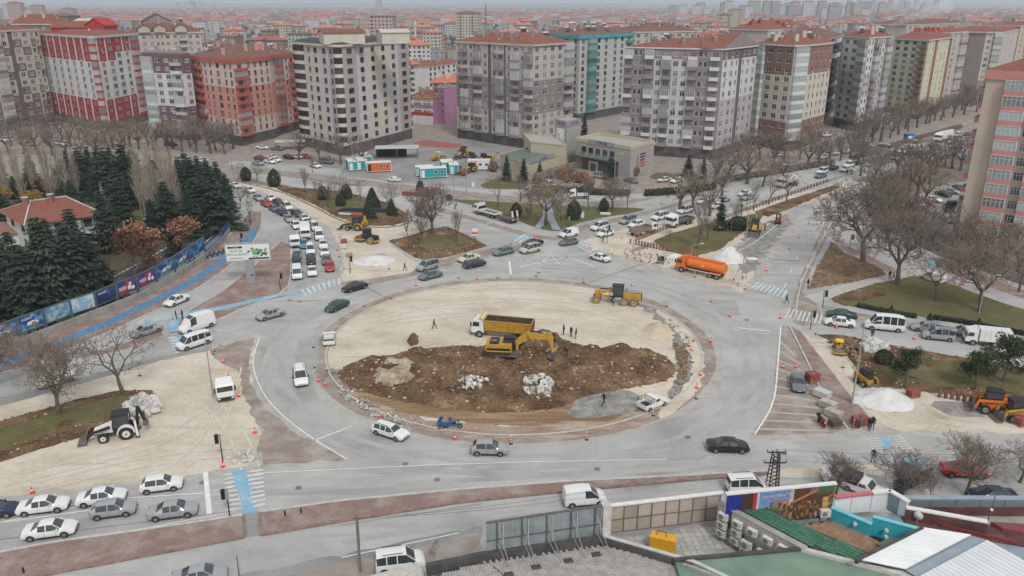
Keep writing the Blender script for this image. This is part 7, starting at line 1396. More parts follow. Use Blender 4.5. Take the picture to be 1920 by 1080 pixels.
zs_=CAM_H*(1-k(1181,334)/k(1183,279));N0=G(1183,279,zs_);L0=G(1080,262,zs_);R0=G(1227,267,zs_);B0_=L0+R0-N0;t=thing('supermarket','low stone-clad supermarket with cream edges, green canopy and a sign tower','supermarket',(N0.x,N0.y,0));og=(N0.x,N0.y)
block(t,og,[L0,N0,R0,B0_],0,zs_-.3,STONE,roofm=FLATR,par=1.0,parm=CREAM)
d=(N0-L0).to_2d();Lf=d.length;d.normalize();nn=Vector((d.y,-d.x));ro=atan2(d.y,d.x);rel=L0.to_2d()-Vector(og)
for i in range(5):c=rel+d*(Lf*(.16+.13*i));obj('window',window_mesh(1.7,1.6,FR_D,GLD,2,False),t,loc=(c.x+nn.x*.03,c.y+nn.y*.03,zs_-3.2),rot=ro)
c=rel+d*Lf*.45+nn*1.0;b=MB();a0=rel+nn*.9;a1=rel+d*Lf*.8+nn*.9;b.bar((a0.x,a0.y,zs_-4.2),(a1.x,a1.y,zs_-4.2),1.9,.35,GREENR);b.put('canopy',t)
b=MB();a0=rel+d*Lf*.12+nn*.03;a1=rel+d*Lf*.80+nn*.03;b.face([(a0.x,a0.y,.1),(a1.x,a1.y,.1),(a1.x,a1.y,zs_-4.5),(a0.x,a0.y,zs_-4.5)],GLD);b.put('shop_glazing',t);c=rel+d*Lf*.36+nn*.3;MB().bar((c.x-d.x*1.8,c.y-d.y*1.8,1.5),(c.x+d.x*1.8,c.y+d.y*1.8,1.5),.4,3.0,KERB).put('door_frame',t);c+=nn*.22;MB().bar((c.x-d.x*1.1,c.y-d.y*1.1,1.2),(c.x+d.x*1.1,c.y+d.y*1.1,1.2),.05,2.3,GLD).put('door',t)
a0=rel+d*Lf*.25+nn*.15;a1=rel+d*Lf*.72+nn*.15;MB().bar((a0.x,a0.y,zs_+.2),(a1.x,a1.y,zs_+.2),.1,1.3,SGREY).put('sign_board',t);c=rel+d*Lf*.46+nn*.24;sign_text(t,'KİM',(c.x,c.y,zs_-.15),ro,1.1,INK,fs=(1.3,1));c+=d*2.2;MB().tube((c.x,c.y,zs_+.22),(c.x+nn.x*.05,c.y+nn.y*.05,zs_+.22),.5,.5,MAG,12).put('emblem',t)
d2=(R0-N0).to_2d();L2=d2.length;d2.normalize();n2=Vector((d2.y,-d2.x));r2_=atan2(d2.y,d2.x);c=d2*L2*.30+n2*.05;sign_text(t,'1',(c.x,c.y,2.2),r2_,5.5,REDT);b=MB()
for i,w_ in enumerate((3.4,3.0,2.6,3.2,2.9)):c=d2*(L2*.30+1.4)+n2*.05;e=c+d2*w_;z_=6.0-i*.85;b.bar((c.x,c.y,z_),(e.x,e.y,z_),.02,.4,INK if i<3 else REDT)
b.put('lettering',t)
N1=G(1066,229,0);zt1=zs_+4.8;N1=G(1063,228,zt1);L1=G(1041,224,zt1);R1=G(1089,223,zt1);block(t,og,[L1,N1,R1,L1+R1-N1],0,zt1,STONE,'tower_wall',par=0)
for A_,B_,lab in((L1,N1,0),(N1,R1,1)):
 dd=(B_-A_).to_2d();l_=dd.length;dd.normalize();n_3=Vector((dd.y,-dd.x));m_=(A_+B_).to_2d()/2-Vector(og)+n_3*.1;a0=m_-dd*l_*.5;a1=m_+dd*l_*.5;MB().bar((a0.x,a0.y,zt1-.6),(a1.x,a1.y,zt1-.6),.2,1.6,SGREY).put('sign_board',t);m2=m_+n_3*.13;sign_text(t,'KİM',(m2.x-dd.x*.5,m2.y-dd.y*.5,zt1-1.1),atan2(dd.y,dd.x),1.0,INK,fs=(1.2,1));m3=m2+dd*1.5;MB().tube((m3.x,m3.y,zt1-.7),(m3.x+n_3.x*.05,m3.y+n_3.y*.05,zt1-.7),.5,.5,MAG,12).put('emblem',t)
 if not lab:MB().bar((m_.x-dd.x*l_*.3,m_.y-dd.y*l_*.3,zt1-4.6),(m_.x+dd.x*l_*.3,m_.y+dd.y*l_*.3,zt1-4.6),.1,4.4,WH).put('poster',t);sign_text(t,'1',(m2.x-dd.x*.8,m2.y-dd.y*.8,zt1-6.3),atan2(dd.y,dd.x),3.6,REDT)
zb1=zs_-.8;A_,B_=G(995,267,zb1),G(1062,274,zb1);C_=G(1045,258,zb1);block(t,og,[A_,B_,B_+(C_-B_)*1.0,A_+(C_-B_)],0,zb1,CREAM,'wing_wall',FLATR)
zb2=4.6;A_,B_,C_=G(938,290,zb2),G(985,308,zb2),G(1062,287,zb2);block(t,og,[A_,B_,C_,A_+C_-B_],0,zb2,CREAM,'wing_wall',GREENR,parm=FLATR);dd=(C_-B_).to_2d();l_=dd.length;dd.normalize();n_3=Vector((dd.y,-dd.x));a0=B_.to_2d()-Vector(og)+dd*l_*.1+n_3*.2;a1=a0+dd*l_*.6;MB().bar((a0.x,a0.y,zb2+.5),(a1.x,a1.y,zb2+.5),.15,1.2,SGREY).put('sign_board',t);c=a0+dd*l_*.28+n_3*.1;sign_text(t,'KİM',(c.x,c.y,zb2+.15),atan2(dd.y,dd.x),.9,INK,fs=(1.2,1));c+=dd*1.7;MB().tube((c.x,c.y,zb2+.5),(c.x+n_3.x*.05,c.y+n_3.y*.05,zb2+.5),.45,.45,MAG,12).put('emblem',t)
g=G(745,296);t=thing('car_shelter','open grey shelter roof against the foot of the lilac tower','shelter',(g.x,g.y,0),.1);MB().box(-7,7,-3,3,3.4,3.6,KERB).put('roof',t);[MB().box(x-.1,x+.1,y-.1,y+.1,0,3.4,STEEL).put('post',t)for x in(-6.5,0,6.5)for y in(-2.7,2.7)];MB().box(-6.8,3,2.6,2.8,0,3.3,DARKV).put('rear_panel',t)
g=G(545,279);t=thing('car_shelter','long pale shelter roof before the gap between salmon and lilac towers','shelter',(g.x,g.y,0),.2);MB().box(-5,5,-2.4,2.4,2.6,2.75,KERB).put('roof',t);[MB().box(x-.08,x+.08,y-.08,y+.08,0,2.6,STEEL).put('post',t)for x in(-4.5,4.5)for y in(-2.1,2.1)]
ze=6.2;A_,B_,C_=G(-5,396,ze),G(45,424,ze),G(197,402,ze);D_=A_+C_-B_;t=thing('villa','white villa with a red tiled hip roof among the dark cedars','house',(B_.x,B_.y,0));og=Vector((B_.x,B_.y));cn=(B_+D_).to_2d()/2;P=[p.to_2d()-og for p in(B_,C_,D_,A_)];cl=cn-og;Q_=[cl+(p-cl)*.86 for p in P]
facade(t,Vector((B_.x,B_.y,0)),Q_[0]+og,Q_[1]+og,0,3.1,2,'.w.wMw.',lambda*a:C_white,C_white,FR_D,GLD);facade(t,Vector((B_.x,B_.y,0)),Q_[3]+og,Q_[0]+og,0,3.1,2,'.w.w.',lambda*a:C_white,C_white,FR_D,GLD);b=MB();[b.face([(*Q_[i],0),(*Q_[j],0),(*Q_[j],ze),(*Q_[i],ze)],C_white)for i,j in((1,2),(2,3))];b.put('rear_wall',t)
m1=(P[0]+P[3])/2;m2=(P[1]+P[2])/2;r1=m1.lerp(m2,.28);r2v=m1.lerp(m2,.72);b=MB();zr=ze+3.0;b.face([(*P[0],ze),(*P[1],ze),(*r2v,zr),(*r1,zr)],ROOFT);b.face([(*P[1],ze),(*P[2],ze),(*r2v,zr)],ROOFT);b.face([(*P[2],ze),(*P[3],ze),(*r1,zr),(*r2v,zr)],ROOFT);b.face([(*P[3],ze),(*P[0],ze),(*r1,zr)],ROOFT);b.face([(*p,ze-.01)for p in P][::-1],C_white);b.put('roof',t);b=MB();b.bar((*r1,zr+.05),(*r2v,zr+.05),.3,.2,KERB);[b.bar((*p,ze+.08),(*q,zr+.05),.25,.15,KERB)for p,q in((P[0],r1),(P[3],r1),(P[1],r2v),(P[2],r2v))];b.put('ridge_cap',t);[obj('chimney',chimney_mesh(.9,1.6,C_brick),t,loc=(*(r1.lerp(r2v,u)+Vector((0,-1.5))),zr-.6))for u in(.0,.7)]
g=G(258,432);t=thing('fountain','round stone basin on the brick terrace beside the villa','fountain',(g.x,g.y,0));MB().tube((0,0,0),(0,0,.5),2.0,2.0,KERB,20).put('basin',t);MB().tube((0,0,.5),(0,0,.52),1.7,1.7,CGLASS,20).put('water',t)
g=G(12,455);t=thing('outbuilding','low outbuilding with a dark red roof at the photo edge below the villa','building',(g.x,g.y,0),.1);MB().box(-9,8,-2.5,2.5,0,2.6,C_white).put('wall',t);MB().mesh([(-9.5,-3,2.6),(8.5,-3,2.6),(8.5,3,3.6),(-9.5,3,3.6),(-9.5,-3,2.75),(8.5,-3,2.75),(8.5,3,3.75),(-9.5,3,3.75)],[(4,5,6,7),(0,1,5,4),(1,2,6,5),(2,3,7,6),(3,0,4,7),(3,2,1,0)],C_brick).put('roof',t)
# ---- billboard wall along the bank
def poster_mat(name,bg_,c2,c3,seed):
 m,t_,b_=_new(name);N=t_.nodes.new;L=t_.links.new;b_.inputs['Roughness'].default_value=.4;tc=N('ShaderNodeTexCoord');n1=N('ShaderNodeTexNoise');n1.noise_dimensions='4D';n1.inputs['W'].default_value=seed;n1.inputs['Scale'].default_value=.9;n1.inputs['Detail'].default_value=4;L(tc.outputs['Object'],n1.inputs['Vector']);cr=N('ShaderNodeValToRGB');cr.color_ramp.interpolation='EASE';e=cr.color_ramp.elements;e[0].position=.46;e[0].color=(*bg_,1);e[1].position=.56;e[1].color=(*c2,1);x=e.new(.66);x.color=(*c3,1);L(n1.outputs['Fac'],cr.inputs['Fac']);L(cr.outputs[0],b_.inputs['Base Color']);return m
PB=[poster_mat('poster_blue',(.015,.06,.20),(.05,.20,.42),(.35,.45,.55),1),poster_mat('poster_mural_grey',(.10,.28,.42),(.40,.50,.52),(.12,.30,.14),2),poster_mat('poster_pale',(.25,.42,.58),(.55,.62,.68),(.15,.25,.35),3),poster_mat('poster_navy',(.012,.03,.10),(.02,.05,.16),(.10,.12,.2),4),poster_mat('poster_red',(.02,.05,.22),(.30,.04,.06),(.5,.06,.06),5)]
POSTG=mat('poster_green',(.06,.28,.08),.5);WALLG=mat('bank_wall',(.30,.285,.255),.9,var=.3,scale=.6);FRM=mat('billboard_frame',(.10,.13,.14),.5)
BBP=[(-80,683),(-28,668),(40,640),(88,622),(137,603),(183,588),(222,571),(261,555),(296,537),(330,517),(357,498),(386,478)]
bw=wpoly([(-80,690),(-20,672),(90,629),(140,610),(262,562),(330,524),(388,484),(420,452),(440,420)]);t=thing('bank_wall','long low concrete wall carrying the billboards along the cycle lane','wall',(0,0,0));b=MB();[b.bar((a.x,a.y,.6),(c.x,c.y,.6),.35,1.2,WALLG)for a,c in zip(bw,bw[1:])];b.put('wall',t)
names=['houses and a red tram','a red boat on blue','a red vehicle on green','grey arcades','pale buildings','dark portrait text','two people in red','red and white figures','a pale car','a light bus','a blue view']
for i,(a,c)in enumerate(zip(BBP,BBP[1:])):
 A_,C_=G(*a),G(*c);dd=(C_-A_).to_2d();l_=dd.length;dd.normalize();ro=atan2(dd.y,dd.x);m_=(A_+C_)/2;t=thing('billboard',f'{["blue", "blue", "blue", "grey-green", "pale blue", "dark navy", "blue and red", "navy and red", "blue", "blue", "bright blue"][i]} bank wall billboard showing {names[i]}, {ORD[i]} from left','billboard',(m_.x,m_.y,0),ro,'billboards on the bank wall');w=l_*.5-.12;pm=PB[[0,0,0,1,2,3,4,4,0,0,0][i]]
 b=MB();[b.box(*q,FRM)for q in((-w,w,-.1,.1,3.55,3.72),(-w,w,-.1,.1,1.2,1.35),(-w-.1,-w+.08,-.12,.12,0,3.75),(w-.08,w+.1,-.12,.12,0,3.75))];b.box(-w,w,.1,.16,1.2,3.7,KERB);b.put('frame',t);quad(t,'poster',[(-w+.08,-.06,1.35),(w-.08,-.06,1.35),(w-.08,-.06,3.55),(-w+.08,-.06,3.55)],pm)
 if i in(0,1,2,8,9):b=MB();b.profile([(-.4*w,2.0),(.5*w,2.0),(.6*w,2.3),(.2*w,2.55),(-.3*w,2.5)],-.075,-.062,WH);b.profile([(0,2.05),(.4*w,2.05),(.35*w,2.3),(.05*w,2.3)],-.085,-.076,REDT);b.profile([(-.4*w,1.55),(.6*w,1.6),(.5*w,1.95),(-.3*w,1.9)],-.075,-.062,POSTG);b.box(-w*.85,w*.85,-.07,-.062,1.42,1.46,WH);b.put('print',t)
 if i in(6,7):b=MB();[b.tube((x,-.07,z),(x,-.062,z),r_,r_,WH,8)for x,z,r_ in((.35*w,2.8,.28),(.25*w,2.2,.42),(.6*w,2.0,.35))];[b.box(-.8*w,-.1*w,-.07,-.062,z,z+.1,WH)for z in(2.5,2.3,2.1)];b.put('print',t)
 if i in(2,5,1):b=MB();[b.box(-.75*w,.1*w,-.07,-.062,z,z+.07,WH)for z in(3.1,2.9)];b.put('print',t)
t=thing('railing','blue steel railing on the bank wall beyond the last billboard','fence',(0,0,0));fp=wpoly([(388,484),(420,452),(437,425)]);BLF=mat('railing_blue',(.03,.06,.22),.6)
for a,c in zip(fp,fp[1:]):
 for z_ in(1.35,2.5):MB().bar((a.x,a.y,z_),(c.x,c.y,z_),.06,.08,BLF).put('rail',t)
 n_k=int((c-a).length/.35);[MB().bar((*a.lerp(c,q/n_k),1.2),(*a.lerp(c,q/n_k),2.55),.05,.05,BLF,up=(1,0,0)).put('bar',t)for q in range(n_k)]
g=G(402,480);t=thing('bicycle_rack','rack of parked dark hire bicycles at the foot of the bank wall','bicycle rack',(g.x,g.y,0),.95);MB().box(-6,6,-.8,.8,.0,.08,BLUE).put('base',t)
for i in range(10):b=MB();x=-5.2+i*1.1;[b.tube((x,y,.36),(x+.05,y,.36),.33,.33,MBLK,10)for y in(-.5,.5)];b.bar((x,-.5,.4),(x,0,.85),.04,.04,STEEL);b.bar((x,0,.4),(x,.45,.95),.04,.04,STEEL);b.box(x-.2,x+.2,.38,.45,.95,1.0,MBLK);b.put('bicycle_frame',t)
# ---- big billboard on its pillar
b0=G(472,530);zc0=top_z(b0,505);t=thing('billboard','large white billboard with green leaves on a grey pillar, in the brick triangle','billboard',(b0.x,b0.y,.1),0.16);MB().box(-.75,.75,-.4,.4,0,4.3,SGREY).put('pillar',t);b=MB();W2,zb_,zt_=3.9,4.0,7.3;b.box(-W2,W2,-.3,.3,zb_,zt_,FR_G);b.put('case',t);quad(t,'poster',[(-W2+.2,-.31,zb_+.2),(W2-.2,-.31,zb_+.2),(W2-.2,-.31,zt_-.2),(-W2+.2,-.31,zt_-.2)],WH)
b=MB();rr=random.Random(2);[b.tube((1.9+rr.gauss(0,.75),-.33-q*.0003,5.6+rr.gauss(0,.42)),(1.9+rr.gauss(0,.75),-.332-q*.0003,5.6+rr.gauss(0,.42)),.02,.02,POSTG,3)for q in range(1)]
for q in range(46):x=1.7+rr.gauss(0,.8);z=5.7+rr.gauss(0,.4);s_=rr.uniform(.12,.38);b.mesh([(x-s_,-.32-q*.0004,z),(x,-.32-q*.0004,z-s_*.6),(x+s_,-.32-q*.0004,z+rr.uniform(-.1,.25)),(x,-.32-q*.0004,z+s_*.7)],[(0,1,2,3)],rr.choice([POSTG,POSTG,mat('poster_green_light',(.20,.50,.22),.5),INK]))
b.box(.0,3.5,-.325,-.315,4.35,4.65,INK);b.put('leaf_print',t);MB().box(-3.4,-.9,-.325,-.312,6.45,6.8,INK).put('caption_bar',t);sign_text(t,'BU ŞEHRİ',(-2.1,-.33,6.52),0,.26,WH);sign_text(t,'SEVDİK',(-2.0,-.33,5.75),0,.66,POSTG);sign_text(t,'SEVDALANDIK',(-1.9,-.33,5.15),0,.54,POSTG);MB().box(-3.2,-.9,-.325,-.312,4.55,4.72,SGREY).put('caption_bar',t);MB().box(.1,.45,-.42,-.40,1.3,1.6,MBLK).put('meter_box',t)
# ================================================================== STREET FURNITURE
CONE=mat('cone_orange',(.80,.07,.035),.5);REFL=mat('reflective_white',(.75,.75,.75),.4)
b=MB();b.box(-.22,.22,-.22,.22,0,.05,CONE);[b.tube((0,0,z0_),(0,0,z1_),r0_,r1_,m_,10,False)for z0_,z1_,r0_,r1_,m_ in((.05,.28,.17,.13,CONE),(.28,.45,.13,.095,REFL),(.45,.78,.095,.03,CONE))];CONEM=b.data('cone',40)
b=MB();b.tube((0,0,0),(0,0,.08),.22,.2,MBLK,10);[b.tube((0,0,.08+k*.2),(0,0,.28+k*.2),.05,.05,CONE if k%2 else REFL,8,k==4)for k in range(5)];POSTM=b.data('delineator',40)
CN=[(656,0),]
cones=[(61,925),(478,812),(418,876),(418,680),(429,706),(448,744),(597,716),(610,722),(853,824),(710,783),(780,536),(1468,690),(1492,690),(1349,522),(1333,566),(1369,594),(1333,642),(1306,728),(1397,543),(1437,508),(1480,467),(1498,446),(1517,420),(1543,388),(1463,597),(1568,615),(1714,636),(1806,535),(1166,447),(1107,466),(1006,444),(942,470),(895,524),(1094,530),(1185,536),(1555,797),(1546,798),(1240,383),(1566,333),(1568,363),(1510,345),(1292,650),(1313,704),(637,446)]
ci=0
for i,(px,py)in enumerate(cones):
 g=G(px,py);obj('traffic_cone',CONEM,None,f"orange traffic cone {('at the sand yard edge' if px < 500 and py > 640 else 'on the island rim' if 590 < px < 1340 and py > 515 else 'on the exit road' if px > 1390 and py < 560 else 'on the works side' if px > 1390 else 'near the upper crossings')}, {ORD[i]} of the cones",'traffic cone','orange traffic cones',loc=(g.x,g.y,.05))
for i,(px,py)in enumerate([(683,575),(733,560),(860,522),(933,522),(1005,518),(1095,531),(1185,545),(1250,575),(1300,640),(1225,780),(1305,748),(1100,825),(958,833),(745,795),(588,652),(590,690),(400,665),(262,705),(401,660),(1303,520),(525,388),(553,412),(590,430),(610,450),(632,470),(636,482),(645,505),(730,505),(958,458),(1600,802),(1580,690)]):
 g=G(px,py);obj('delineator_post',POSTM,None,f"red and white striped post, {ORD[i]} around the works",'post','striped posts around the works',loc=(g.x,g.y,.06))
def lamp(px,py,top,lab,dx=1,arms=1,name='street_lamp'):
 g=G(px,py);h=top_z(g,top);t=thing(name,lab,'street lamp',(g.x,g.y,0),0,'street lamps');MB().tube((0,0,0),(0,0,h),.11,.06,FR_G,7).put('pole',t)
 for s_ in((dx,)if arms==1 else(1,-1)):MB().bar((0,0,h),(s_*1.6,0,h+.35),.08,.08,FR_G).put('arm',t);MB().box(min(s_*1.5,s_*2.2),max(s_*1.5,s_*2.2),-.14,.14,h+.30,h+.42,KERB).put('lamp_head',t)
for a in[(400,745,625,'lamp post at the corner of the sand yard by the striped post'),(1597,760,607,'tall thick grey lamp post between the wrapped pallets and the loader'),(1392,515,372,'tall lamp post beside the tall white grit pile'),(30,560,462,'lamp over the dark park road by the cedars'),(166,310,290,'lamp rising from the wood at the left'),(148,290,240,'lamp before the leftmost tower'),(193,290,245,'lamp before the red and white tower'),(437,330,283,'lamp beside the first thuja'),(664,340,268,'lamp before the teal cabins'),(851,368,288,'thin lamp in front of the yard'),(1152,340,290,'lamp in front of the olive conifer'),(1187,470,440,'low post at the mouth of the kerb stacks'),(1640,312,215,'boulevard lamp by the median tip'),(1649,262,220,'boulevard lamp under the towers'),(1354,352,300,'lamp at the end of the long hedge'),(1835,590,520,'lamp on the green lawn'),(875,367,305,'bent lamp before the long teal cabin'),(1295,497,460,'small post behind the tanker truck')]:lamp(*a)
for x,y,top in((1326,345,297),(1333,346,295),(1339,347,297)):g=G(x,y);t=thing('flagpole',f'bare flagpole in a group of three by the hedge, {["left", "middle", "right"][(x - 1326) // 6]} one','flagpole',(g.x,g.y,0),0,'three flagpoles');MB().tube((0,0,0),(0,0,top_z(g,top)),.07,.04,FR_W,6).put('pole',t)
def signal(px,py,top,lab,sx=-1):
 g=G(px,py);h=top_z(g,top);t=thing('traffic_light',lab,'traffic light',(g.x,g.y,0),0,'traffic lights');MB().tube((0,0,0),(0,0,h),.07,.06,MBLK,7).put('pole',t);b=MB();b.box(sx*.35-.17,sx*.35+.17,-.15,.15,h-1.05,h,MBLK);b.box(-.12,.12,-.12,.12,h-1.0,h-.1,FR_G);b.put('signal_head',t)
 for q in range(3):b=MB();b.tube((sx*.35,-.16,h-.18-q*.33),(sx*.35,-.18,h-.18-q*.33),.11,.11,DARKV,8);b.box(sx*.35-.13,sx*.35+.13,-.32,-.15,h-.08-q*.33,h-.05-q*.33,MBLK);b.put('lens_hood',t)
for a in[(418,866,815,'traffic light on the sand corner above the zebra crossing'),(431,970,918,'traffic light on the brick median beside the blue crossing'),(526,545,512,'thin dark signal pole at the tip of the brick triangle',1),(1519,618,583,'traffic light at the zebra crossing before the boxy white saloon',1),(1542,578,545,'traffic light beyond the zebra crossing by the bare soil',1),(1138,457,422,'signal pole at the crossing beside the white hatchback',1),(1067,425,405,'signal at the tip of the park lawn',1),(657,513,480,'signal pole beside the low grit pile',1),(451,455,437,'short dark pole on the brick bank',1),(1593,467,440,'dark pole on the red paving by the bare soil',1)]:signal(*a)
RB=mat('post_brown',(.22,.10,.075),.9,rnd=.2);PM_=MB().box(-.16,.16,-.16,.16,0,1.0,RB).data('block_stack')
rows=[('in the upper row of the trench',[(1182,457)]+[(1193+5.0*k,452-1.95*k)for k in range(14)]),('in the lower row of the trench',[(1192+5.6*k,459+1.15*k)for k in range(12)]),('along the boulevard trench',[(1400+6.0*k,396-2.15*k)for k in range(26)]),('in the row before the skid loaders',[(1761+11.5*k,745+2.0*k)for k in range(8)])]
for ph,l in rows:
 for i,(px,py)in enumerate(l):g=G(px,py);o=obj('paver_stack',PM_,None,f"brown stack of pavers {ph}, {ORD[i]} from left",'paver stack','brown paver stacks standing in rows',loc=(g.x,g.y,.03),rot=R.uniform(-.3,.3))
def pallet(px,py,lab,w=1.2,d=1.0,h=.9,c=None,name='brick_pallet',wrap=False,rot=.3,n=(4,3,4)):
 g=G(px,py);t=thing(name,lab,'pallet',(g.x,g.y,.12 if 1480<px<1620 and py>600 else.03),rot,'pallets of kerbs and pavers');c=c or mat('pallet_brick',(.30,.09,.075),.9,rnd=.25);MB().box(-w/2,w/2,-d/2,d/2,0,.12,mat('pallet_wood',(.30,.22,.14),.9)).put('pallet_base',t);key=('br',w,d,h,c.name,n)
 if key not in CH:CH[key]=MB().box(0,w/n[0]-.03,0,d/n[1]-.03,0,h/n[2]-.02,c).data('brick')
 for i in range(n[0]):
  for j in range(n[1]):
   for k in range(n[2]):
    if i in(0,n[0]-1)or j in(0,n[1]-1)or k==n[2]-1:obj('brick',CH[key],t,loc=(-w/2+w*i/n[0]+.015,-d/2+d*j/n[1]+.015,.13+h*k/n[2]))
 if wrap:MB().box(-w/2-.03,w/2+.03,-d/2-.03,d/2+.03,.1,.16+h,mat('grey_wrap',(.52,.51,.50),.3)).put('wrapping',t)
pallet(1522,716,'red paver pallet beside the parked dark grey saloon',1.5,1.3,1.1);pallet(1611,797,'red paver pallet beside the three men on the brick strip',1.7,1.3,.9);pallet(1711,744,'red paver pallet at the start of the brown post row',1.4,1.1,.9);pallet(1915,795,'red paver pallet below the yellow skid loader',2.0,1.5,.9)
for i,(px,py)in enumerate([(1541,745),(1552,765),(1562,782)]):pallet(px,py,f'grey kerb stack wrapped in film on the brick strip, {ORD[i]} from the top',1.9,1.2,.7,mat('kerb_stone_grey',(.42,.39,.36),.9,rnd=.2),wrap=(i==0),rot=-.9,n=(5,2,3))
for i,(px,py)in enumerate([(645,456),(643,466),(655,482),(1565,800)]):pallet(px,py,['dark red paver pallet on the sand by the queue','white-wrapped pallet below the dark red one by the queue','tan pallet beside the signal pole by the grit pile','flat brown pallet beside the scooter'][i],1.3,1.1,.7,[None,mat('pallet_white',(.6,.6,.58),.8),mat('pallet_tan',(.36,.31,.22),.9),mat('pallet_dark',(.12,.08,.06),.9)][i],n=(3,2,2))
g=G(785,368);t=thing('kerb_barrier','row of dark red barrier blocks on the approach road','barrier',(g.x,g.y,0),-.28);[MB().box(-.5,.5,-.4,.4,0,1.0,mat('barrier_red',(.22,.06,.06),.8)).put('block',t,loc=(-4+1.05*k,0,0))for k in range(7)]
g=G(690,398);t=thing('pipe_bundle','bundle of dark blue pipes on the lawn between the conifers','pipes',(g.x,g.y,.3),-.12)
for i in range(7):MB().tube((-7+i*.3,-.9+.3*i,.16+.28*(i%2)),(6+i*.2,-.9+.3*i,.16+.28*(i%2)),.15,.15,mat('pipe_navy',(.02,.03,.06),.4),8).put('pipe',t)
g=G(658,405);obj('kerb_pile',MB().box(-3,0,-.3,.3,0,.3,WH).box(.2,3,-.3,.3,0,.3,CONE).data('kerb_pile'),None,'red and white barrier beams lying before the pipes','barrier',loc=(g.x,g.y,.3),rot=-.25)
def rock(seed,s=.5):
 rr=random.Random(seed);bm=bmesh.new();bmesh.ops.create_icosphere(bm,subdivisions=1,radius=s)
 for v in bm.verts:v.co*=rr.uniform(.6,1.25);v.co.z*=.65
 me=bpy.data.meshes.new('stone');bm.to_mesh(me);bm.free();return me
WST=mat('stone_white',(.50,.495,.47),.9,rnd=.32,var=.2,scale=2);BST=mat('clod_brown',(.24,.16,.10),.95,rnd=.35,var=.3,scale=3)
ROCKW=[rock(s)for s in range(6)];ROCKB=[]
for m_ in ROCKW:m_.materials.append(WST);q=m_.copy();q.materials.clear();q.materials.append(BST);q.name='clod';ROCKB.append(q)
def rubble(lab,poly,n,s0,s1,h,seed,z0=0.0,ms=ROCKW,heap=True):
 pts=wpoly(poly);rr=random.Random(seed);c=sum(pts,Vector((0,0)))/len(pts);t=thing('rubble_heap',lab,'rubble',(c.x,c.y,z0));x0,x1=min(p.x for p in pts),max(p.x for p in pts);y0,y1=min(p.y for p in pts),max(p.y for p in pts);k=0
 while k<n:
  p=Vector((rr.uniform(x0,x1),rr.uniform(y0,y1)))
  if not inside(p,pts):continue
  e=min(1,edge_dist(p,pts)/1.5);o=obj('stone',ms[k%6],t,loc=(p.x-c.x,p.y-c.y,(h*e*rr.random()if heap else 0)+.1));o.rotation_euler=(rr.uniform(0,3),rr.uniform(0,3),rr.uniform(0,6));s_=rr.uniform(s0,s1)**1.0;o.scale=(s_,s_*rr.uniform(.6,1.2),s_*rr.uniform(.5,1));k+=1
 return t
rubble('grey-white broken stone heap beside the white backhoe loader',[(232,768),(262,752),(296,752),(303,768),(282,785),(245,783)],120,.7,1.7,1.1,1,.3);rubble('white broken slabs between the low roller and the ball bush',[(1614,648),(1635,641),(1660,648),(1668,662),(1640,668),(1620,662)],90,.6,1.5,.7,2,.3);rubble('white slabs scattered in the mound, left patch below the excavator',[(855,728),(885,716),(915,722),(900,738),(870,742)],50,.25,1.0,.25,3,.9);rubble('white slabs scattered in the mound, right patch',[(975,720),(1020,712),(1038,728),(1030,760),(1000,758),(980,740)],80,.25,1.2,.25,4,.8)
rubble('broken kerb pieces at the foot of the sand corner traffic light',[(420,862),(470,842),(492,845),(488,862),(440,870)],45,.3,.9,.15,5);rubble('pale kerb fragments along the lower left island rim',[(640,720),(700,765),(790,788),(800,798),(700,785),(632,740)],70,.2,.6,.15,6);rubble('rubble along the right edge of the island',[(1262,640),(1285,660),(1290,700),(1268,720),(1275,690)],150,.3,.8,.5,7,ms=ROCKB);rubble('rubble strip on the turf margin behind the low roller',[(1545,640),(1600,640),(1618,665),(1610,690),(1560,655)],90,.3,.9,.4,8,.2,ROCKB);rubble('loose stones at the upper tanker corner',[(1150,470),(1240,478),(1260,500),(1180,490)],60,.2,.6,.1,9,0,ROCKB)
cb_=MB();rr=random.Random(12);base=[([tuple(v.co)for v in m_.vertices],[tuple(p.vertices)for p in m_.polygons])for m_ in ROCKW];SPAL=mat('clod_pale',(.46,.40,.32),.95,var=.3,scale=3)
for _ in range(5200):
 p=Vector((rr.uniform(-27,27),rr.uniform(86,112)))
 if not inside(p,sp):continue
 v_,f_=base[rr.randrange(6)];s_=rr.uniform(.15,.6)**1.6+.1;d_=min(1,edge_dist(p,sp)/1.6);d_=d_*d_*(3-2*d_);z_=soil_h(p.x,p.y,0)*d_;a=rr.uniform(0,6);ca,sa=cos(a)*s_,sin(a)*s_;cb_.mesh([(p.x+x*ca-y*sa,p.y+x*sa+y*ca,z_+z*s_)for x,y,z in v_],f_,SPAL if rr.random()<.12 else BST)
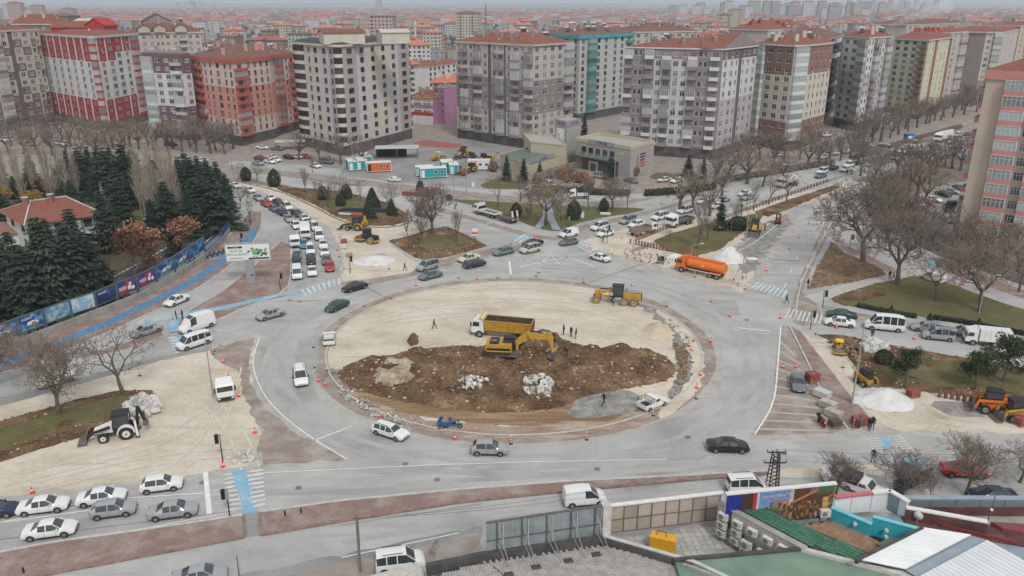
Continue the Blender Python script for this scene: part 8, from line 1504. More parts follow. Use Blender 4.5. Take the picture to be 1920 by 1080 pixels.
for l,n_c in((MOUND,700),([(1520,625),(1580,628),(1700,652),(1960,695),(1960,765),(1780,742),(1640,725),(1600,690),(1570,645)],900),([(726,452),(775,440),(805,430),(840,425),(875,440),(905,455),(915,462),(850,480),(800,490),(775,482)],900),([(1510,545),(1530,500),(1558,450),(1590,475),(1625,495),(1668,515),(1600,530)],500),([(505,345),(560,352),(640,358),(730,380),(772,413),(740,424),(630,408),(580,380)],500),([(600,690),(640,745),(720,790),(830,812),(820,800),(700,760),(640,700)],500),([(1250,590),(1300,640),(1300,700),(1250,760),(1270,700),(1260,640)],600),([(1120,470),(1180,485),(1260,505),(1340,530),(1400,540),(1400,500),(1300,490),(1200,462)],500)):
 pl=wpoly(l);x0,x1=min(p.x for p in pl),max(p.x for p in pl);y0,y1=min(p.y for p in pl),max(p.y for p in pl)
 for _ in range(n_c):
  p=Vector((rr.uniform(x0,x1),rr.uniform(y0,y1)))
  if not inside(p,pl):continue
  v_,f_=base[rr.randrange(6)];s_=rr.uniform(.12,.5)**1.5+.07;e_=edge_dist(p,pl);z_=.05+.25*min(1,e_);a=rr.uniform(0,6);ca,sa=cos(a)*s_,sin(a)*s_;cb_.mesh([(p.x+x*ca-y*sa,p.y+x*sa+y*ca,z_+z*s_)for x,y,z in v_],f_,SPAL if rr.random()<.3 else BST)
cb_.put('soil_clods',kind='stuff')
# ================================================================== PEOPLE
for i,(px,py,pose,jk,face,lab)in enumerate([
 (814,617,'walk','brown',0,'lone man in dark brown walking on the pale island sand'),(1057,629,'stand','black',3,'man in black, leftmost of three watching the excavator'),(1071,633,'pockets','brown',3,'man in a maroon jacket, middle of three watching the excavator'),(1080,636,'pockets','navy',3,'man in navy, nearest of three watching the excavator'),(1063,679,'work','black',3,'man in black bending beside the excavator bucket'),(1132,760,'walk','black',3,'man in black walking on the grey grit patch'),(759,508,'walk','green',0,'person in a green coat walking on the sand edge'),
 (331,600,'stand','black',0,'person in black standing on the blue lane tip, left of two'),(343,599,'pockets','black',3,'person in black standing on the blue lane tip, right of two'),(1233,495,'stand','black',0,'man in a dark coat, leftmost of the group behind the grit pile'),(1237,496,'pockets','grey',1,'man in a grey coat, second of the group behind the grit pile'),(1241,495,'stand','navy',3,'man in navy, third of the group behind the grit pile'),(1244,496,'pockets','black',3,'man in black, rightmost of the group behind the grit pile'),
 (1514,540,'stand','black',5,'person in black standing by the bare soil'),(1474,570,'walk','black',5,'person in black crossing near the exit road'),(1667,524,'stand','black',5,'left one of two pedestrians on the concrete footpath'),(1674,526,'walk','grey',5,'right one of two pedestrians on the concrete footpath'),(1634,636,'pockets','navy',4,'man in navy standing before the white minibus'),(1610,805,'stand','grey',2,'man in grey with light trousers beside the paver pallet'),(1629,808,'pockets','black',3,'man in black, front one of a pair by the brick strip end'),(1635,805,'stand','black',3,'man in black, rear one of a pair by the brick strip end'),(1636,868,'stand','navy',4,'man in a long navy coat standing by the sand strip'),
 (1534,796,'sit','black',5,'rider in black at the scooter'),(1306,494,'stand','navy',5,'man in a white helmet behind the tanker truck'),(1351,436,'work','orange',3,'worker in orange on the lawn beside bare stems'),(1434,432,'stand','orange',3,'worker in orange beside the roadworks backhoe'),(1130,456,'pockets','grey',4,'person in grey at the crossing by the signal pole'),(763,403,'work','red',0,'worker in red at the nose of the lawn kerb'),(773,416,'work','black',3,'worker in black bending at the kerb bend'),(890,446,'stand','orange',3,'worker in orange beside the white cabinet'),(853,393,'work','black',0,'person with a bicycle on the approach road'),(1597,328,'stand','orange',3,'worker in orange by the boulevard trench'),(1587,329,'stand','black',0,'worker in black by the boulevard trench'),(1252,372,'walk','black',0,'person in black walking past the long hedge'),(1559,311,'stand','red',0,'person in red on the boulevard pavement'),(976,379,'stand','black',4,'person in black standing on the lawn edge behind the thuja'),(1724,484,'walk','navy',0,'person in blue by the estate gate')]):
 g=G(px,py);b_,f_=BM[pose];t=obj('person',b_,None,lab,'person',loc=(g.x,g.y,.06 if pose!='x' else 0),rot=face+.4*(i%3));t.scale=(1.02,)*3
 if i in(1,2,3):t.location.z=.1
 if i==4:t.location.z=.9
 t.material_slots[0].link='OBJECT';t.material_slots[0].material=JK[jk];obj('face',f_,t)
# ================================================================== SHOP ROOFS IN FRONT
TILEG=mat('tile_grey',(.40,.38,.36),.9,rnd=.1,var=.25,scale=1.5);FELT=mat('roof_felt',(.075,.072,.07),.9,var=.4,scale=1);PANW=mat('panel_white',(.74,.76,.76),.35,rnd=.04,var=.06,scale=.5);PANB=mat('metal_bluegrey',(.30,.36,.41),.45,.2,var=.15,scale=.6);GRN2=mat('roof_sheet_green',(.17,.25,.19),.8,var=.25,scale=.35);GRNT=mat('green_tile',(.055,.16,.10),.7,rnd=.15,var=.25);TURQ=mat('turquoise_wall',(.04,.40,.50),.7,var=.08);MARO=mat('maroon_felt',(.13,.055,.05),.9,var=.45,scale=.8);COPE=mat('coping_white',(.70,.69,.66),.6);PARAP=mat('parapet_grey',(.16,.20,.22),.6,var=.2);CONCR=mat('yard_concrete',(.33,.32,.30),.9,var=.3,scale=.6);CRW=mat('cream_wall',(.52,.49,.45),.9,var=.2)
def roofpt(px,py,z):return G(px,py,z)
rt0=G(1250,1060,0);t=thing('shop_building','cluster of low shop buildings with many roofs along the bottom of the photo','building',(rt0.x,rt0.y,0));OG=Vector((rt0.x,rt0.y,0))
def deck(name,px,z,m,z0=1.5,side=None,thick=None,t=t):
 P=[G(x,y,z)-OG for x,y in px];b=MB();b.prism([(p.x,p.y)for p in P],z0 if thick is None else z-thick,z,side or m,m);return b.put(name,t)
deck('ground_floor',[(600,1140),(660,1100),(795,1062),(905,1052),(1130,1018),(1345,975),(1357,972),(1560,958),(1700,962),(1960,975),(1980,1180)],3.0,CONCR,0,CRW)
zt_=5.4;deck('roof_base',[(700,1130),(820,1078),(905,1052),(1140,1020),(1300,1068),(1345,1100),(1350,1150),(700,1150)],zt_,FELT)
TP=wpoly([(720,1120),(815,1085),(900,1060),(1133,1026),(1290,1070),(1330,1100),(1330,1130),(720,1130)],zt_);ang=atan2((G(1133,1026,zt_)-G(900,1060,zt_)).y,(G(1133,1026,zt_)-G(900,1060,zt_)).x);ca,sa=cos(ang),sin(ang);b=MB();n_t=0
def tile_geo(b,c,m,w=.24,l=.36,h=.07):
 P=[]
 for v in(0,1):
  for u,hh in((-.5,0),(-.25,.8),(.1,1),(.3,.3),(.5,.1)):x=u*w;y=v*l;P.append((c.x+x*ca-y*sa-OG.x,c.y+x*sa+y*ca-OG.y,zt_+.03+hh*h+(.05*(1-v))))
 b.mesh(P,[(k,k+1,k+6,k+5)for k in range(4)]+[(4,3,2,1,0)],m)
for i in range(-120,120):
 for j in range(-60,60):
  c=TP[3]+Vector((i*.24*ca-j*.33*sa,i*.24*sa+j*.33*ca))
  if inside(c,TP):tile_geo(b,c,TILEG)
o=b.put('pantiles',t);o['kind']='stuff'
for px,py in((954,1078),(1005,1064),(1066,1052),(1118,1040)):p=G(px,py,zt_+.1)-OG;MB().box(-.35,.35,-.25,.25,0,.09,FELT).put('roof_hatch',t,loc=p,rot=ang)
b=MB();A_,B_=G(925,1062,zt_+.1)-OG,G(950,1085,zt_+.1)-OG;b.bar(A_,B_,.08,.06,FELT);b.put('lead_seam',t)
b=MB();[b.bar(G(*a,5.6)-OG,G(*c,5.6)-OG,.5,.9,FELT)for a,c in(((800,1068),(905,1046)),((905,1046),(1135,1014)),((1135,1014),(1300,1066)))];b.put('upstand',t);b=MB();[b.bar(G(*a,6.1)-OG,G(*c,6.1)-OG,.35,.08,KERB)for a,c in(((1132,1004),(1300,1052)),((1300,1052),(1370,1085)))];b.put('coping',t)
z_=4.2;P=[G(x,y,z_)for x,y in((630,1095),(785,1052),(800,1090),(700,1125))];u_=(P[1]-P[0]);v_=(P[3]-P[0]);nU=int(u_.length/.22);t2=thing('shed','corrugated grey metal roof before the white van with roof rails','shed',(P[0].x,P[0].y,0));b=MB()
for k_ in range(nU):a=P[0]+u_*(k_/nU)-P[0];c=u_/nU;hh=Vector((0,0,.07));b.mesh([a,a+c*.5+hh,a+c,a+v_,a+v_+c*.5+hh,a+v_+c],[(0,1,4,3),(1,2,5,4)],mat('rusty_sheet',(.36,.38,.38),.6,.3,var=.35,scale=1.2))
b.v=[(x,y,z)for x,y,z in b.v];o=b.put('roof',t2);bb=MB();bb.prism([((p-P[0]).x,(p-P[0]).y)for p in P],0,z_-.1,CRW);bb.put('wall',t2)
z_=5.4;H0,H1=G(912,1046,z_),G(1128,1012,z_);zt2=top_z(H0,981);dd=(H1-H0);L_=dd.length;ro=atan2(dd.y,dd.x);th=thing('hoarding','tall weathered grey metal hoarding propped up by steel struts','hoarding',(H0.x,H0.y,z_),ro);n_=9;hh=zt2-z_
for i in range(n_):MB().mesh([(L_*i/n_+.02,R.uniform(-.03,.03),0),(L_*(i+1)/n_-.02,R.uniform(-.03,.03),0),(L_*(i+1)/n_-.02,R.uniform(-.03,.03),hh),(L_*i/n_+.02,R.uniform(-.03,.03),hh),(L_*i/n_+.02,.06,0),(L_*(i+1)/n_-.02,.06,0),(L_*(i+1)/n_-.02,.06,hh),(L_*i/n_+.02,.06,hh)],[(0,1,2,3),(7,6,5,4),(0,3,7,4),(1,5,6,2),(3,2,6,7)],mat('hoarding_sheet',(.30,.345,.355),.5,.3,var=.3,scale=.7,bump=.6)).put('panel',th)
for i in range(5):
 x=L_*(.09+.21*i);b=MB();b.bar((x,-.12,0),(x,-.12,hh),.12,.1,STEEL,up=(1,0,0));b.bar((x+.5,-.10,0),(x+.5,-.10,hh*.96),.06,.06,KERB,up=(1,0,0));b.bar((x+.1,-.15,hh*.8),(x+.7,-2.1,0),.045,.045,SGREY);b.bar((x,-.15,hh*.4),(x+.5,-1.2,.1),.04,.04,SGREY);b.put('strut',th)
b=MB();b.bar((0,-.08,hh*.5),(L_,-.08,hh*.5),.06,.08,STEEL);b.bar((0,0,hh+.05),(L_,0,hh+.05),.2,.1,STEEL);b.put('rail',th)
b=MB();b.box(L_-.1,L_+.6,-.4,.4,0,hh+.15,KERB);b.put('end_pillar',th)
z_=3.0;F0,F1=G(1142,999,z_),G(1346,974,z_);dd=F1-F0;L_=dd.length;ro=atan2(dd.y,dd.x);hf=top_z(F0,951)-z_;tf=thing('screen_fence','translucent beige screen fence in a dark steel grid, between hoarding and mural','fence',(F0.x,F0.y,z_),ro);n_=8
for i in range(n_):
 for j in(0,1):MB().box(L_*i/n_+.03,L_*(i+1)/n_-.03,0,.05,hf*j/2+.03,hf*(j+1)/2-.03,mat('screen_beige',(.42,.37,.31),.5,rnd=.18)).put('panel',tf)
b=MB();[b.box(L_*i/n_-.04,L_*i/n_+.04,-.08,.0,0,hf+.05,C_brown)for i in range(n_+1)];[b.box(0,L_,-.07,-.001,hf*q-.04,hf*q+.04,C_brown)for q in(0,.5,1)];b.put('grid',tf);MB().box(-.1,L_+.3,-.15,.3,hf+.06,hf+.18,COPE).put('cap',tf)
z_=5.2;M0,M1=G(1360,962,z_),G(1556,962,z_);M1=G(1557,969,4.6);M0=Vector((G(1357,990,4.6).x,G(1357,990,4.6).y,4.6));zm=top_z(M1,908);dd=(M1-M0);L_=dd.length;ro=atan2(dd.y,dd.x);z_=4.6;hm_=zm-z_;tm=thing('mural_billboard','large colourful mural of market stalls and timber roofs above the green tiles','mural',(M0.x,M0.y,z_),ro);MB().box(0,L_,0,.25,0,hm_,KERB).put('board',tm);MB().box(-.1,L_+.1,-.12,.3,hm_,hm_+.14,COPE).put('cap',tm)
b=MB();rr=random.Random(8);cnt_=[0]
def q4(x0,x1,z0,z1,c,sk=0.0,n_=''):cnt_[0]+=1;y=-.004-cnt_[0]*.0006;m_=mat('mural_'+'_'.join(str(int(v*100))for v in c),c,.5,var=.3,scale=3);b.mesh([(x0*L_,y,z0*hm_),(x1*L_,y,(z0+sk)*hm_),(x1*L_,y,min(1,z1+sk)*hm_),(x0*L_,y,z1*hm_)],[(0,1,2,3)],m_)
q4(0,1,0,1,(.10,.07,.05));q4(.0,.16,.35,1,(.015,.03,.25));q4(.14,.26,.4,1,(.07,.035,.025));q4(.245,.285,.42,1,(.48,.03,.05));q4(.28,.32,.42,1,(.55,.55,.6));q4(.30,.62,.45,1,(.16,.28,.50));q4(.32,.55,.80,.86,(.45,.30,.42));q4(.45,.60,.35,.7,(.35,.20,.13));q4(.33,.50,.15,.45,(.10,.20,.07));q4(.58,.63,.2,1,(.55,.42,.45));q4(.62,.86,.5,1,(.12,.05,.03));q4(.66,.80,.1,.5,(.16,.07,.04));q4(.70,.74,.2,.6,(.30,.04,.03));q4(.36,.46,.0,.25,(.25,.20,.15));q4(.55,.66,.0,.42,(.20,.11,.06));q4(.86,.93,.62,.9,(.10,.05,.03));q4(.76,1,.78,1,(.07,.14,.05));q4(.78,.84,.8,.98,(.30,.08,.22));q4(.62,.84,.55,.62,(.42,.22,.08),.3);q4(.88,1,.45,.52,(.30,.15,.06),.25);q4(.90,.95,.1,.65,(.62,.35,.08));q4(.5,.62,.05,.3,(.42,.34,.26));q4(.95,.99,.1,.6,(.25,.12,.05));q4(.84,.89,.0,.5,(.05,.08,.18))
for _ in range(190):x=rr.uniform(.36,.98);z=rr.uniform(.02,.52)if x>.5 else rr.uniform(.1,.5);s_=rr.uniform(.008,.028);q4(x,x+s_,z,z+s_*rr.uniform(2,7),rr.choice([(.30,.06,.04),(.36,.22,.08),(.25,.14,.07),(.06,.12,.06),(.42,.36,.28),(.09,.05,.03),(.14,.07,.04),(.07,.045,.03),(.30,.14,.05)]),rr.uniform(-.03,.03))
b.put('print',tm)
z_=6.2;W0,W1=G(1352,948,z_),G(1506,1030,z_);dd=W1-W0;L_=dd.length;ro=atan2(dd.y,dd.x);tw=thing('parapet_wall','cream wall with stacked air-conditioning units below the green tile strip','wall',(W0.x,W0.y,3.0),ro);MB().box(-.3,L_,0,.3,0,3.2,CRW).put('wall',tw);MB().box(-.4,L_+.1,-.08,.5,3.2,3.3,CONCR).put('coping',tw)
def ac(x,z,w=.85,h=.6,two=False,lab='',yo=-.4):
 p=W0+dd.normalized()*x;n3=Vector((dd.y,-dd.x,0)).normalized();p=p+n3*(.5 if not two else.55);ta=thing('air_conditioner',lab,'air conditioner',(p.x,p.y,z),ro,'air conditioners on the cream wall');d_=.36;MB().box(-w/2,w/2,-d_/2,d_/2,0,h,mat('ac_white',(.60,.59,.55),.5,rnd=.08)).put('case',ta)
 for q in((.5,)if not two else(.28,.74)):MB().tube((-w*.12,-d_/2-.02,h*q),(-w*.12,-d_/2,h*q),min(h*.4,w*.3)if not two else.3,min(h*.4,w*.3)if not two else.3,mat('ac_grille',(.20,.20,.19),.6),14).put('fan_grille',ta)
 MB().box(-w/2,w/2,-d_/2+.02,d_/2+.5,-.06,-.003,STEEL).put('bracket',ta)
i_=0
for col_ in range(5):
 for r_ in range(3):
  if col_ in(2,3)and r_:continue
  if col_==4 and r_:continue
  ac(L_*(.08+.185*col_),5.35-r_*.85,lab=f'air conditioner, {["top", "middle", "bottom"][r_]} unit of the {ORD[col_]} column on the cream wall');i_+=1
ac(L_*.40,3.05,.95,1.5,True,'tall twin-fan air conditioner in the middle of the cream wall');ac(L_*.60,3.05,.95,1.5,True,'tall twin-fan air conditioner right of the middle of the cream wall')
p=G(1545,975,4.6);ta=thing('air_conditioner','single air conditioner on a stand at the foot of the mural','air conditioner',(p.x,p.y,4.5),ro+.9,'air conditioners on the cream wall');MB().box(-.45,.45,-.2,.2,.5,1.15,MATS['ac_white']).put('case',ta);MB().tube((-.1,-.22,.82),(-.1,-.2,.82),.24,.24,MATS['ac_grille'],14).put('fan_grille',ta);MB().box(-.4,-.34,-.1,.1,0,.5,STEEL).box(.34,.4,-.1,.1,0,.5,STEEL).put('stand',ta)
z_=6.2;E_3=[G(x,y,z_)for x,y in((1358,946),(1418,944),(1500,982),(1665,1052),(1610,1055),(1512,1022))];deck('tile_bed',[(1358,946),(1418,944),(1500,982),(1668,1052),(1610,1058),(1512,1022)],z_-.05,FELT);P2=[p.to_2d()for p in E_3];a_=ro;ca,sa=cos(a_),sin(a_);GT=MB().mesh([(0,0,.05),(.40,0,.05),(.40,.44,.015),(0,.44,.015),(0,0,0),(.40,0,0)],[(0,1,2,3),(4,5,1,0)],GRNT).data('tile')
k_=0;extra=MB()
for i in range(0,60):
 for j in range(-6,14):
  c=P2[0]+Vector((i*.42*ca-j*.42*sa,i*.42*sa+j*.42*ca))
  if inside(c,P2)and inside(c+Vector((.35*ca-.35*sa,.35*sa+.35*ca)),P2):
   if k_<300:obj('tile',GT,t,loc=(c.x-OG.x,c.y-OG.y,z_),rot=a_);k_+=1
   else:extra.mesh([(c.x-OG.x+x*ca-y*sa,c.y-OG.y+x*sa+y*ca,z_+z)for x,y,z in[tuple(v.co)for v in GT.vertices]],[(0,1,2,3),(4,5,1,0)],GRNT)
if extra.f:extra.put('tiles',t)['kind']='stuff'
z_=4.55;tp=[(1492,984),(1560,974),(1690,1040),(1650,1060)];deck('terrace_base',tp,z_-.04,FELT);P2=[p.to_2d()for p in(G(x,y,z_)for x,y in tp)];BT_=mat('terrace_slab',(.33,.20,.13),.85,rnd=.16,var=.15);SL=MB().box(0,.44,0,.44,-.04,.01,BT_,False).data('paving_slab')
k_=0
for i in range(-20,50):
 for j in range(-30,30):
  c=P2[0]+Vector((i*.46*ca-j*.46*sa,i*.46*sa+j*.46*ca))
  if inside(c,P2)and k_<300:obj('paving_slab',SL,t,loc=(c.x-OG.x,c.y-OG.y,z_),rot=a_);k_+=1
print('terrace',k_)
tq=thing('garden_wall','turquoise stepped wall with round lamps beside the brown terrace','wall',(0,0,0))
for(a,c,z0_,z1_)in(((1556,968),(1632,1000),4.5,5.7),((1632,995),(1722,1020),4.5,6.2)):
 A_,B_=G(*a,z0_+.3),G(*c,z0_+.3);MB().bar((A_.x,A_.y,(z0_+z1_)/2),(B_.x,B_.y,(z0_+z1_)/2),.3,z1_-z0_,TURQ).put('wall',tq);MB().bar((A_.x,A_.y,z1_+.04),(B_.x,B_.y,z1_+.04),.42,.09,mat('turquoise_cap',(.16,.55,.62),.6)).put('coping',tq)
for px,py,z in((1601,979,5.3),(1660,991,5.6),(1659,1003,5.1)):p=G(px,py,z);MB().tube((0,-.35,0),(0,-.1,0),.16,.12,COPE,10).put('wall_lamp',tq,loc=p)
deck('green_awning',[(1645,1020),(1688,995),(1720,1002),(1668,1030)],4.9,GRN2,thick=.12)
wf=thing('panel_fence','white panel fence with a pink top rail beside the mural','fence',(0,0,0));pts_=[(1560,967),(1592,962),(1630,958),(1662,954),(1682,966),(1697,976)]
for i,(a,c)in enumerate(zip(pts_,pts_[1:])):
 A_,B_=G(*a,4.6),G(*c,4.6);h_=top_z(A_,a[1]-34)if i<4 else 6.4;MB().bar(A_.lerp(B_,.02)+Vector((0,0,.9)),A_.lerp(B_,.98)+Vector((0,0,.9)),.1,1.8,PANW if i!=3 else PANB).put('panel',wf);MB().bar(A_+Vector((0,0,1.9)),B_+Vector((0,0,1.9)),.5,.14,mat('rail_pink',(.50,.15,.17),.6)if i<2 else COPE).put('rail',wf)
def par(name,a,c,z,h,m,w=.3,t=t):A_,B_=G(*a,z)-OG,G(*c,z)-OG;return MB().bar((A_.x,A_.y,z-h/2),(B_.x,B_.y,z-h/2),w,h,m).put(name,t)
deck('roof',[(1695,950),(1960,952),(1960,985),(1850,985)],4.0,CONCR)
for i in range(6):a=1700+i*46;par('parapet_panel',(a,936),(a+45,936),5.6,1.5,PARAP)
par('coping',(1697,932),(1975,933),5.68,.08,PANB,.6);par('parapet',(1700,950),(1975,952),4.9,.8,MARO,.2);par('coping',(1699,950),(1852,977),6.06,.12,COPE,.5);par('parapet',(1699,952),(1852,979),6.0,2.2,MARO,.3);deck('maroon_roof',[(1690,966),(1855,984),(1960,1000),(1960,1030),(1800,1003),(1700,985)],4.9,MARO);deck('maroon_roof',[(1858,978),(1970,985),(1970,1006),(1880,990)],5.3,mat('maroon_paint',(.20,.06,.07),.8))
par('red_flashing',(1765,983),(1905,1015),5.15,.2,mat('flashing_red',(.24,.04,.045),.6),.12);deck('metal_roof',[(1600,972),(1690,966),(1800,996),(1980,1028),(1980,1070),(1840,1020),(1720,1000),(1650,985)],4.75,PANB)
def panels(lab,A_,B_,C_,D_,n,name='roof_panel'):
 """A-B upper edge, D-C lower edge; ribs run from one side to the other"""
 for i in range(n):
  a,b_,c,d_=A_.lerp(D_,i/n),B_.lerp(C_,i/n),B_.lerp(C_,(i+.93)/n),A_.lerp(D_,(i+.93)/n);u=Vector((0,0,.10));q=[a,b_,c,d_];q=[p-OG for p in q];mb=MB();mb.mesh([tuple(p)for p in q]+[tuple(p+u)for p in q],[(4,5,6,7),(0,1,5,4),(1,2,6,5),(2,3,7,6),(3,0,4,7),(7,6,5,4)],PANW);mb.mesh([tuple(q[3]+u*.2),tuple(q[2]+u*.2),tuple(q[2]+(q[2]-q[1])*.08+u*.2),tuple(q[3]+(q[3]-q[0])*.08+u*.2)],[(0,1,2,3)],PARAP);mb.put('roof_panel',t)
panels('',G(1728,990,6.9),G(1820,1004,6.3),G(1697,1068,6.2),G(1608,1050,6.9),15);panels('',G(1850,1014,6.3),G(1960,1075,7.0),G(1830,1150,7.0),G(1722,1082,6.3),18)
b=MB();b.mesh([tuple(G(x,y,z)-OG)for x,y,z in((1818,1003,6.15),(1852,1013,6.15),(1724,1085,6.1),(1696,1068,6.1))],[(0,1,2,3),(3,2,1,0)],PANB);b.put('gutter',t);par('ridge_edge',(1605,1050),(1730,988),7.05,.3,FELT,.25);deck('roof_base',[(1610,1058),(1730,996),(1860,1022),(1960,1080),(1900,1150),(1720,1100)],5.9,CRW)
deck('green_roof',[(1265,1050),(1500,1030),(1620,1062),(1760,1110),(1760,1160),(1300,1160)],6.0,GRN2);par('edge_gutter',(1262,1048),(1503,1027),6.2,.25,FELT,.35);par('edge_coping',(1503,1027),(1690,1075),6.25,.3,CRW,.4);b=MB();rr=random.Random(5)
for q in range(26):p=G(1283+q*4.5,1060+q*1.6,6.05)-OG;b.box(p.x-.14,p.x+.14,p.y-.1,p.y+.1,6.0,6.14+rr.uniform(0,.08),CONCR)
b.put('loose_brick_row',t)['kind']='stuff'
p=G(1243,1030,3.0);tg=thing('generator','yellow generator box with a black handle in the recessed yard','generator',(p.x,p.y,3.0),-.35);GY=mat('generator_yellow',(.72,.36,.02),.45);MB().box(-1.1,1.1,-.5,.5,.15,1.35,GY).put('case',tg);MB().box(-1.0,1.0,-.45,.45,0,.15,MBLK).put('base',tg);b=MB();b.bar((-.6,0,1.35),(-.6,0,1.75),.05,.05,MBLK,up=(1,0,0));b.bar((.2,0,1.35),(.2,0,1.75),.05,.05,MBLK,up=(1,0,0));b.bar((-.6,0,1.75),(.2,0,1.75),.05,.05,MBLK);b.put('handle',tg);MB().box(1.1,1.12,-.35,.35,.3,1.1,CRW).put('vent_panel',tg)
KEY=MB().box(0,.56,0,.56,0,.05,mat('yard_slab',(.40,.385,.36),.9,rnd=.15,var=.2),False).data('paving_slab');yp=wpoly([(1180,1015),(1345,990),(1420,1020),(1290,1045)],3.0);k_=0
for i in range(-6,40):
 for j in range(-25,25):
  c=yp[0]+Vector((i*.6*cos(.1)-j*.6*sin(.1),i*.6*sin(.1)+j*.6*cos(.1)))
  if inside(c,yp):obj('paving_slab',KEY,t,loc=(c.x-OG.x,c.y-OG.y,3.002),rot=.1+R.uniform(-.02,.02));k_+=1
print('yard',k_)
for px,py,lab in((815,1046,'grey satellite dish on the pavement beside the white van with roof rails'),(1718,985,'white satellite dish on the blue-grey metal roof')):
 p=G(px,py,0.2 if px<900 else 4.8);td=thing('satellite_dish',lab,'satellite dish',p,1.0 if px<900 else 2.4,'satellite dishes');b=MB();n=14;b.tube((0,0,0),(0,0,1.3),.05,.05,FR_G,6);b.put('mast',td);b=MB();Q_=[(.62*cos(2*pi*i/n),-.2,1.5+.62*sin(2*pi*i/n))for i in range(n)];[b.face([Q_[i],Q_[(i+1)%n],(0,.06,1.5)],CONCR if px<900 else COPE)for i in range(n)];b.bar((0,-.1,1.1),(0,-.75,1.5),.03,.03,FR_G);b.put('dish',td);td.scale=(.62,)*3 if px>900 else(.9,)*3
g=G(1446,926);zp_=top_z(g,848);tp_=thing('power_pylon','dark lattice power pylon with insulators and sagging wires','pylon',(g.x,g.y,0));b=MB();s0,s1=.55,.28;cr=[(-1,-1),(1,-1),(1,1),(-1,1)]
for x,y in cr:b.bar((x*s0,y*s0,0),(x*s1,y*s1,zp_),.09,.09,MBLK,up=(1,0,0))
n=11
for k_ in range(n):
 a,c=k_/n,(k_+1)/n;sa_,sc_=s0+(s1-s0)*a,s0+(s1-s0)*c
 for i in range(4):p,q=cr[i],cr[(i+1)%4];b.bar((p[0]*sa_,p[1]*sa_,zp_*a),(q[0]*sc_,q[1]*sc_,zp_*c),.06,.06,MBLK)
b.put('lattice',tp_);tips=[]
for z,w in((zp_,.9),(zp_-1.2,1.1)):
 MB().bar((-w,0,z),(w,0,z),.1,.1,MBLK).put('cross_arm',tp_)
 for x in(-w,0,w):MB().tube((x,0,z+.05),(x,0,z+.35),.07,.04,C_brown,6).put('insulator',tp_);tips.append(Vector((x,0,z+.35)))
for x in(-w,w):pass
def wire(t,a,c,sag,r=.02):
 b=MB();pr_=a;n=12
 for i in range(1,n+1):u=i/n;p=a.lerp(c,u)-Vector((0,0,4*sag*u*(1-u)));b.tube(pr_,p,r,r,MBLK,3,False);pr_=p
 b.put('wire',t)
gl=Vector((g.x,g.y,0))
for i,tip in enumerate(tips):wire(tp_,tip,Vector((G(676,1072).x-gl.x,G(676,1072).y-gl.y,5.5)),1.2,.006);wire(tp_,tip,tip+Vector((48,4,0)),1.6,.007)
g=G(676,1072);zp_=top_z(g,965);tp_=thing('utility_pole','weathered utility pole standing before the brick median','pole',(g.x,g.y,0));MB().tube((0,0,0),(0,0,zp_),.14,.10,mat('pole_wood',(.20,.18,.16),.9),8).put('shaft',tp_);b=MB();b.bar((-.3,0,zp_-.4),(.3,0,zp_-.4),.06,.06,MBLK);b.tube((.12,0,zp_-3.2),(.12,0,zp_-.5),.02,.02,MBLK,4);b.put('bracket',tp_)
g=G(449,1082);tp_=thing('bollard_post','thin dark post at the bottom edge below the crossing','post',(g.x,g.y,0));MB().tube((0,0,0),(0,0,top_z(g,1043)),.05,.05,STEEL,6).put('shaft',tp_)
p=G(1853,968,5.5);tp_=thing('antenna_mast','thin antenna mast with a small lamp behind the maroon parapet','mast',(p.x,p.y,4.0));MB().tube((0,0,0),(.2,0,3.6),.05,.04,STEEL,6).put('mast',tp_);MB().tube((.1,0,2.2),(.1,-.15,2.25),.12,.12,COPE,8).put('lamp',tp_)
for px,py in((535,968),(565,964),(45,1076)):g=G(px,py);obj('bollard',MB().tube((0,0,0),(0,0,.55),.09,.08,MBLK,8).data('bollard'),None,f'short black bollard on the brick median, {["left", "right", "lower left corner"][(535, 565, 45).index(px)]} one','bollard','black bollards on the median',loc=(g.x,g.y,.12))
g=G(1712,915);tc_=thing('handcart','dark folded cart and timbers beside the pale blue cart','cart',(g.x,g.y,0),.3);b=MB();[b.bar((-3+i*.2,-.6+.25*i,.15+.12*i),(2+.3*i,.2+.2*i,.5+.1*i),.12,.12,MBLK)for i in range(6)];b.put('timber',tc_);b=MB();b.box(-.8,1.2,.6,1.9,.5,1.6,STEEL);[b.tube((x,.5,.35),(x,.6,.35),.33,.33,TYRE,10)for x in(-.6,1.0)];b.put('cart_body',tc_)
g=G(1706,892);tc_=thing('handcart','pale blue covered cart behind the bushy bare tree','cart',(g.x,g.y,0),.2);MB().box(-.9,.9,-.6,.6,.5,1.9,mat('pale_blue_sheet',(.25,.45,.58),.6)).put('cover',tc_);b=MB();[b.tube((x,-.7,.35),(x,-.6,.35),.33,.33,TYRE,10)for x in(-.6,.6)];b.put('wheel_pair',tc_)
g=G(891,450);tc_=thing('signal_cabinet','white cabinet with a red stripe on legs at the island tip','cabinet',(g.x,g.y,.1));MB().box(-.6,.6,-.3,.3,.9,2.3,WH).put('case',tc_);MB().box(-.5,-.3,-.15,.15,0,.9,KERB).box(.3,.5,-.15,.15,0,.9,KERB).put('leg',tc_);MB().box(-.62,.62,-.32,-.301,1.3,1.7,CONE).put('stripe',tc_)
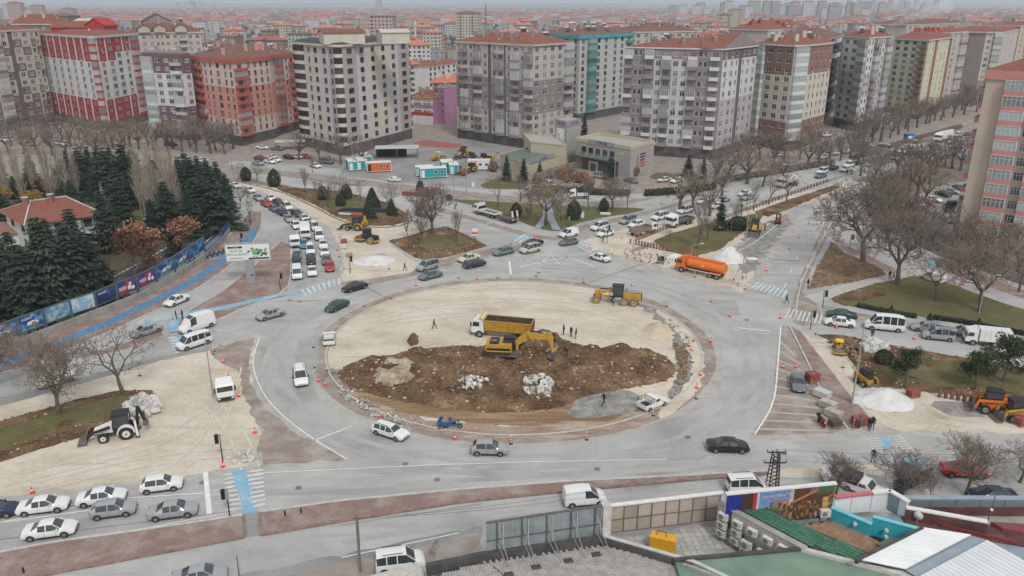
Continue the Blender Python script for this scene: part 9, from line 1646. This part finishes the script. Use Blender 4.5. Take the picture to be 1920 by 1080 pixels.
for px,py,lab in((1092,408,'small white box cabinet on the park lawn right of the big thuja'),(1602,757,'grey meter box at the foot of the tall lamp post'),(887,350,'white transformer box beside the supermarket drive')):g=G(px,py);tc_=thing('cabinet',lab,'cabinet',(g.x,g.y,0));MB().box(-.35,.35,-.25,.25,0,1.3,PANW).put('case',tc_);MB().box(-.4,.4,-.3,.3,1.3,1.4,KERB).put('lid',tc_)
g=G(1135,402);tc_=thing('stone_bench','low white stone bench at the foot of the dark thuja','bench',(g.x,g.y,.05),-.1);MB().box(-1.2,1.2,-.5,.5,0,.35,COPE).put('seat',tc_)
ew=wpoly([(1655,430),(1740,460),(1830,500),(1960,548)]);te=thing('estate_wall','grey estate wall with a light railing beside the side road','wall',(0,0,0));b=MB();[b.bar((a.x,a.y,.8),(c.x,c.y,.8),.3,1.6,WALLG)for a,c in zip(ew,ew[1:])];b.put('wall',te)
bf=wpoly([(1580,312),(1640,296),(1700,275),(1760,255),(1830,228)]);te=thing('boulevard_fence','pale low fence under the boulevard trees','fence',(0,0,0));[MB().bar((a.x,a.y,z),(c.x,c.y,z),.08,.12,KERB).put('rail',te)for a,c in zip(bf,bf[1:])for z in(.5,1.0)]
sm2=bpy.data.materials.new('smoke');sm2.use_nodes=True;n2_=sm2.node_tree;n2_.nodes.clear();pv=n2_.nodes.new('ShaderNodeVolumePrincipled');om=n2_.nodes.new('ShaderNodeOutputMaterial');n2_.links.new(pv.outputs[0],om.inputs['Volume']);pv.inputs['Density'].default_value=.10;pv.inputs['Color'].default_value=(.95,.95,.96,1)
bm=bmesh.new();rr=random.Random(3)
for i in range(11):
 r=bmesh.ops.create_icosphere(bm,subdivisions=2,radius=1.2+i*.32);
 for v in r['verts']:v.co=Vector((v.co.x*1.3,v.co.y,v.co.z*.8))*(1+.25*mnoise.noise(v.co*.6+Vector((i,0,0))))+Vector((i*2.6,0,i*.9+rr.uniform(-.4,.4)))
me=bpy.data.meshes.new('smoke');bm.to_mesh(me);bm.free();me.materials.append(sm2);p=G(1671,40,38.0);obj('smoke',me,kind='stuff',loc=(p.x,p.y,36))
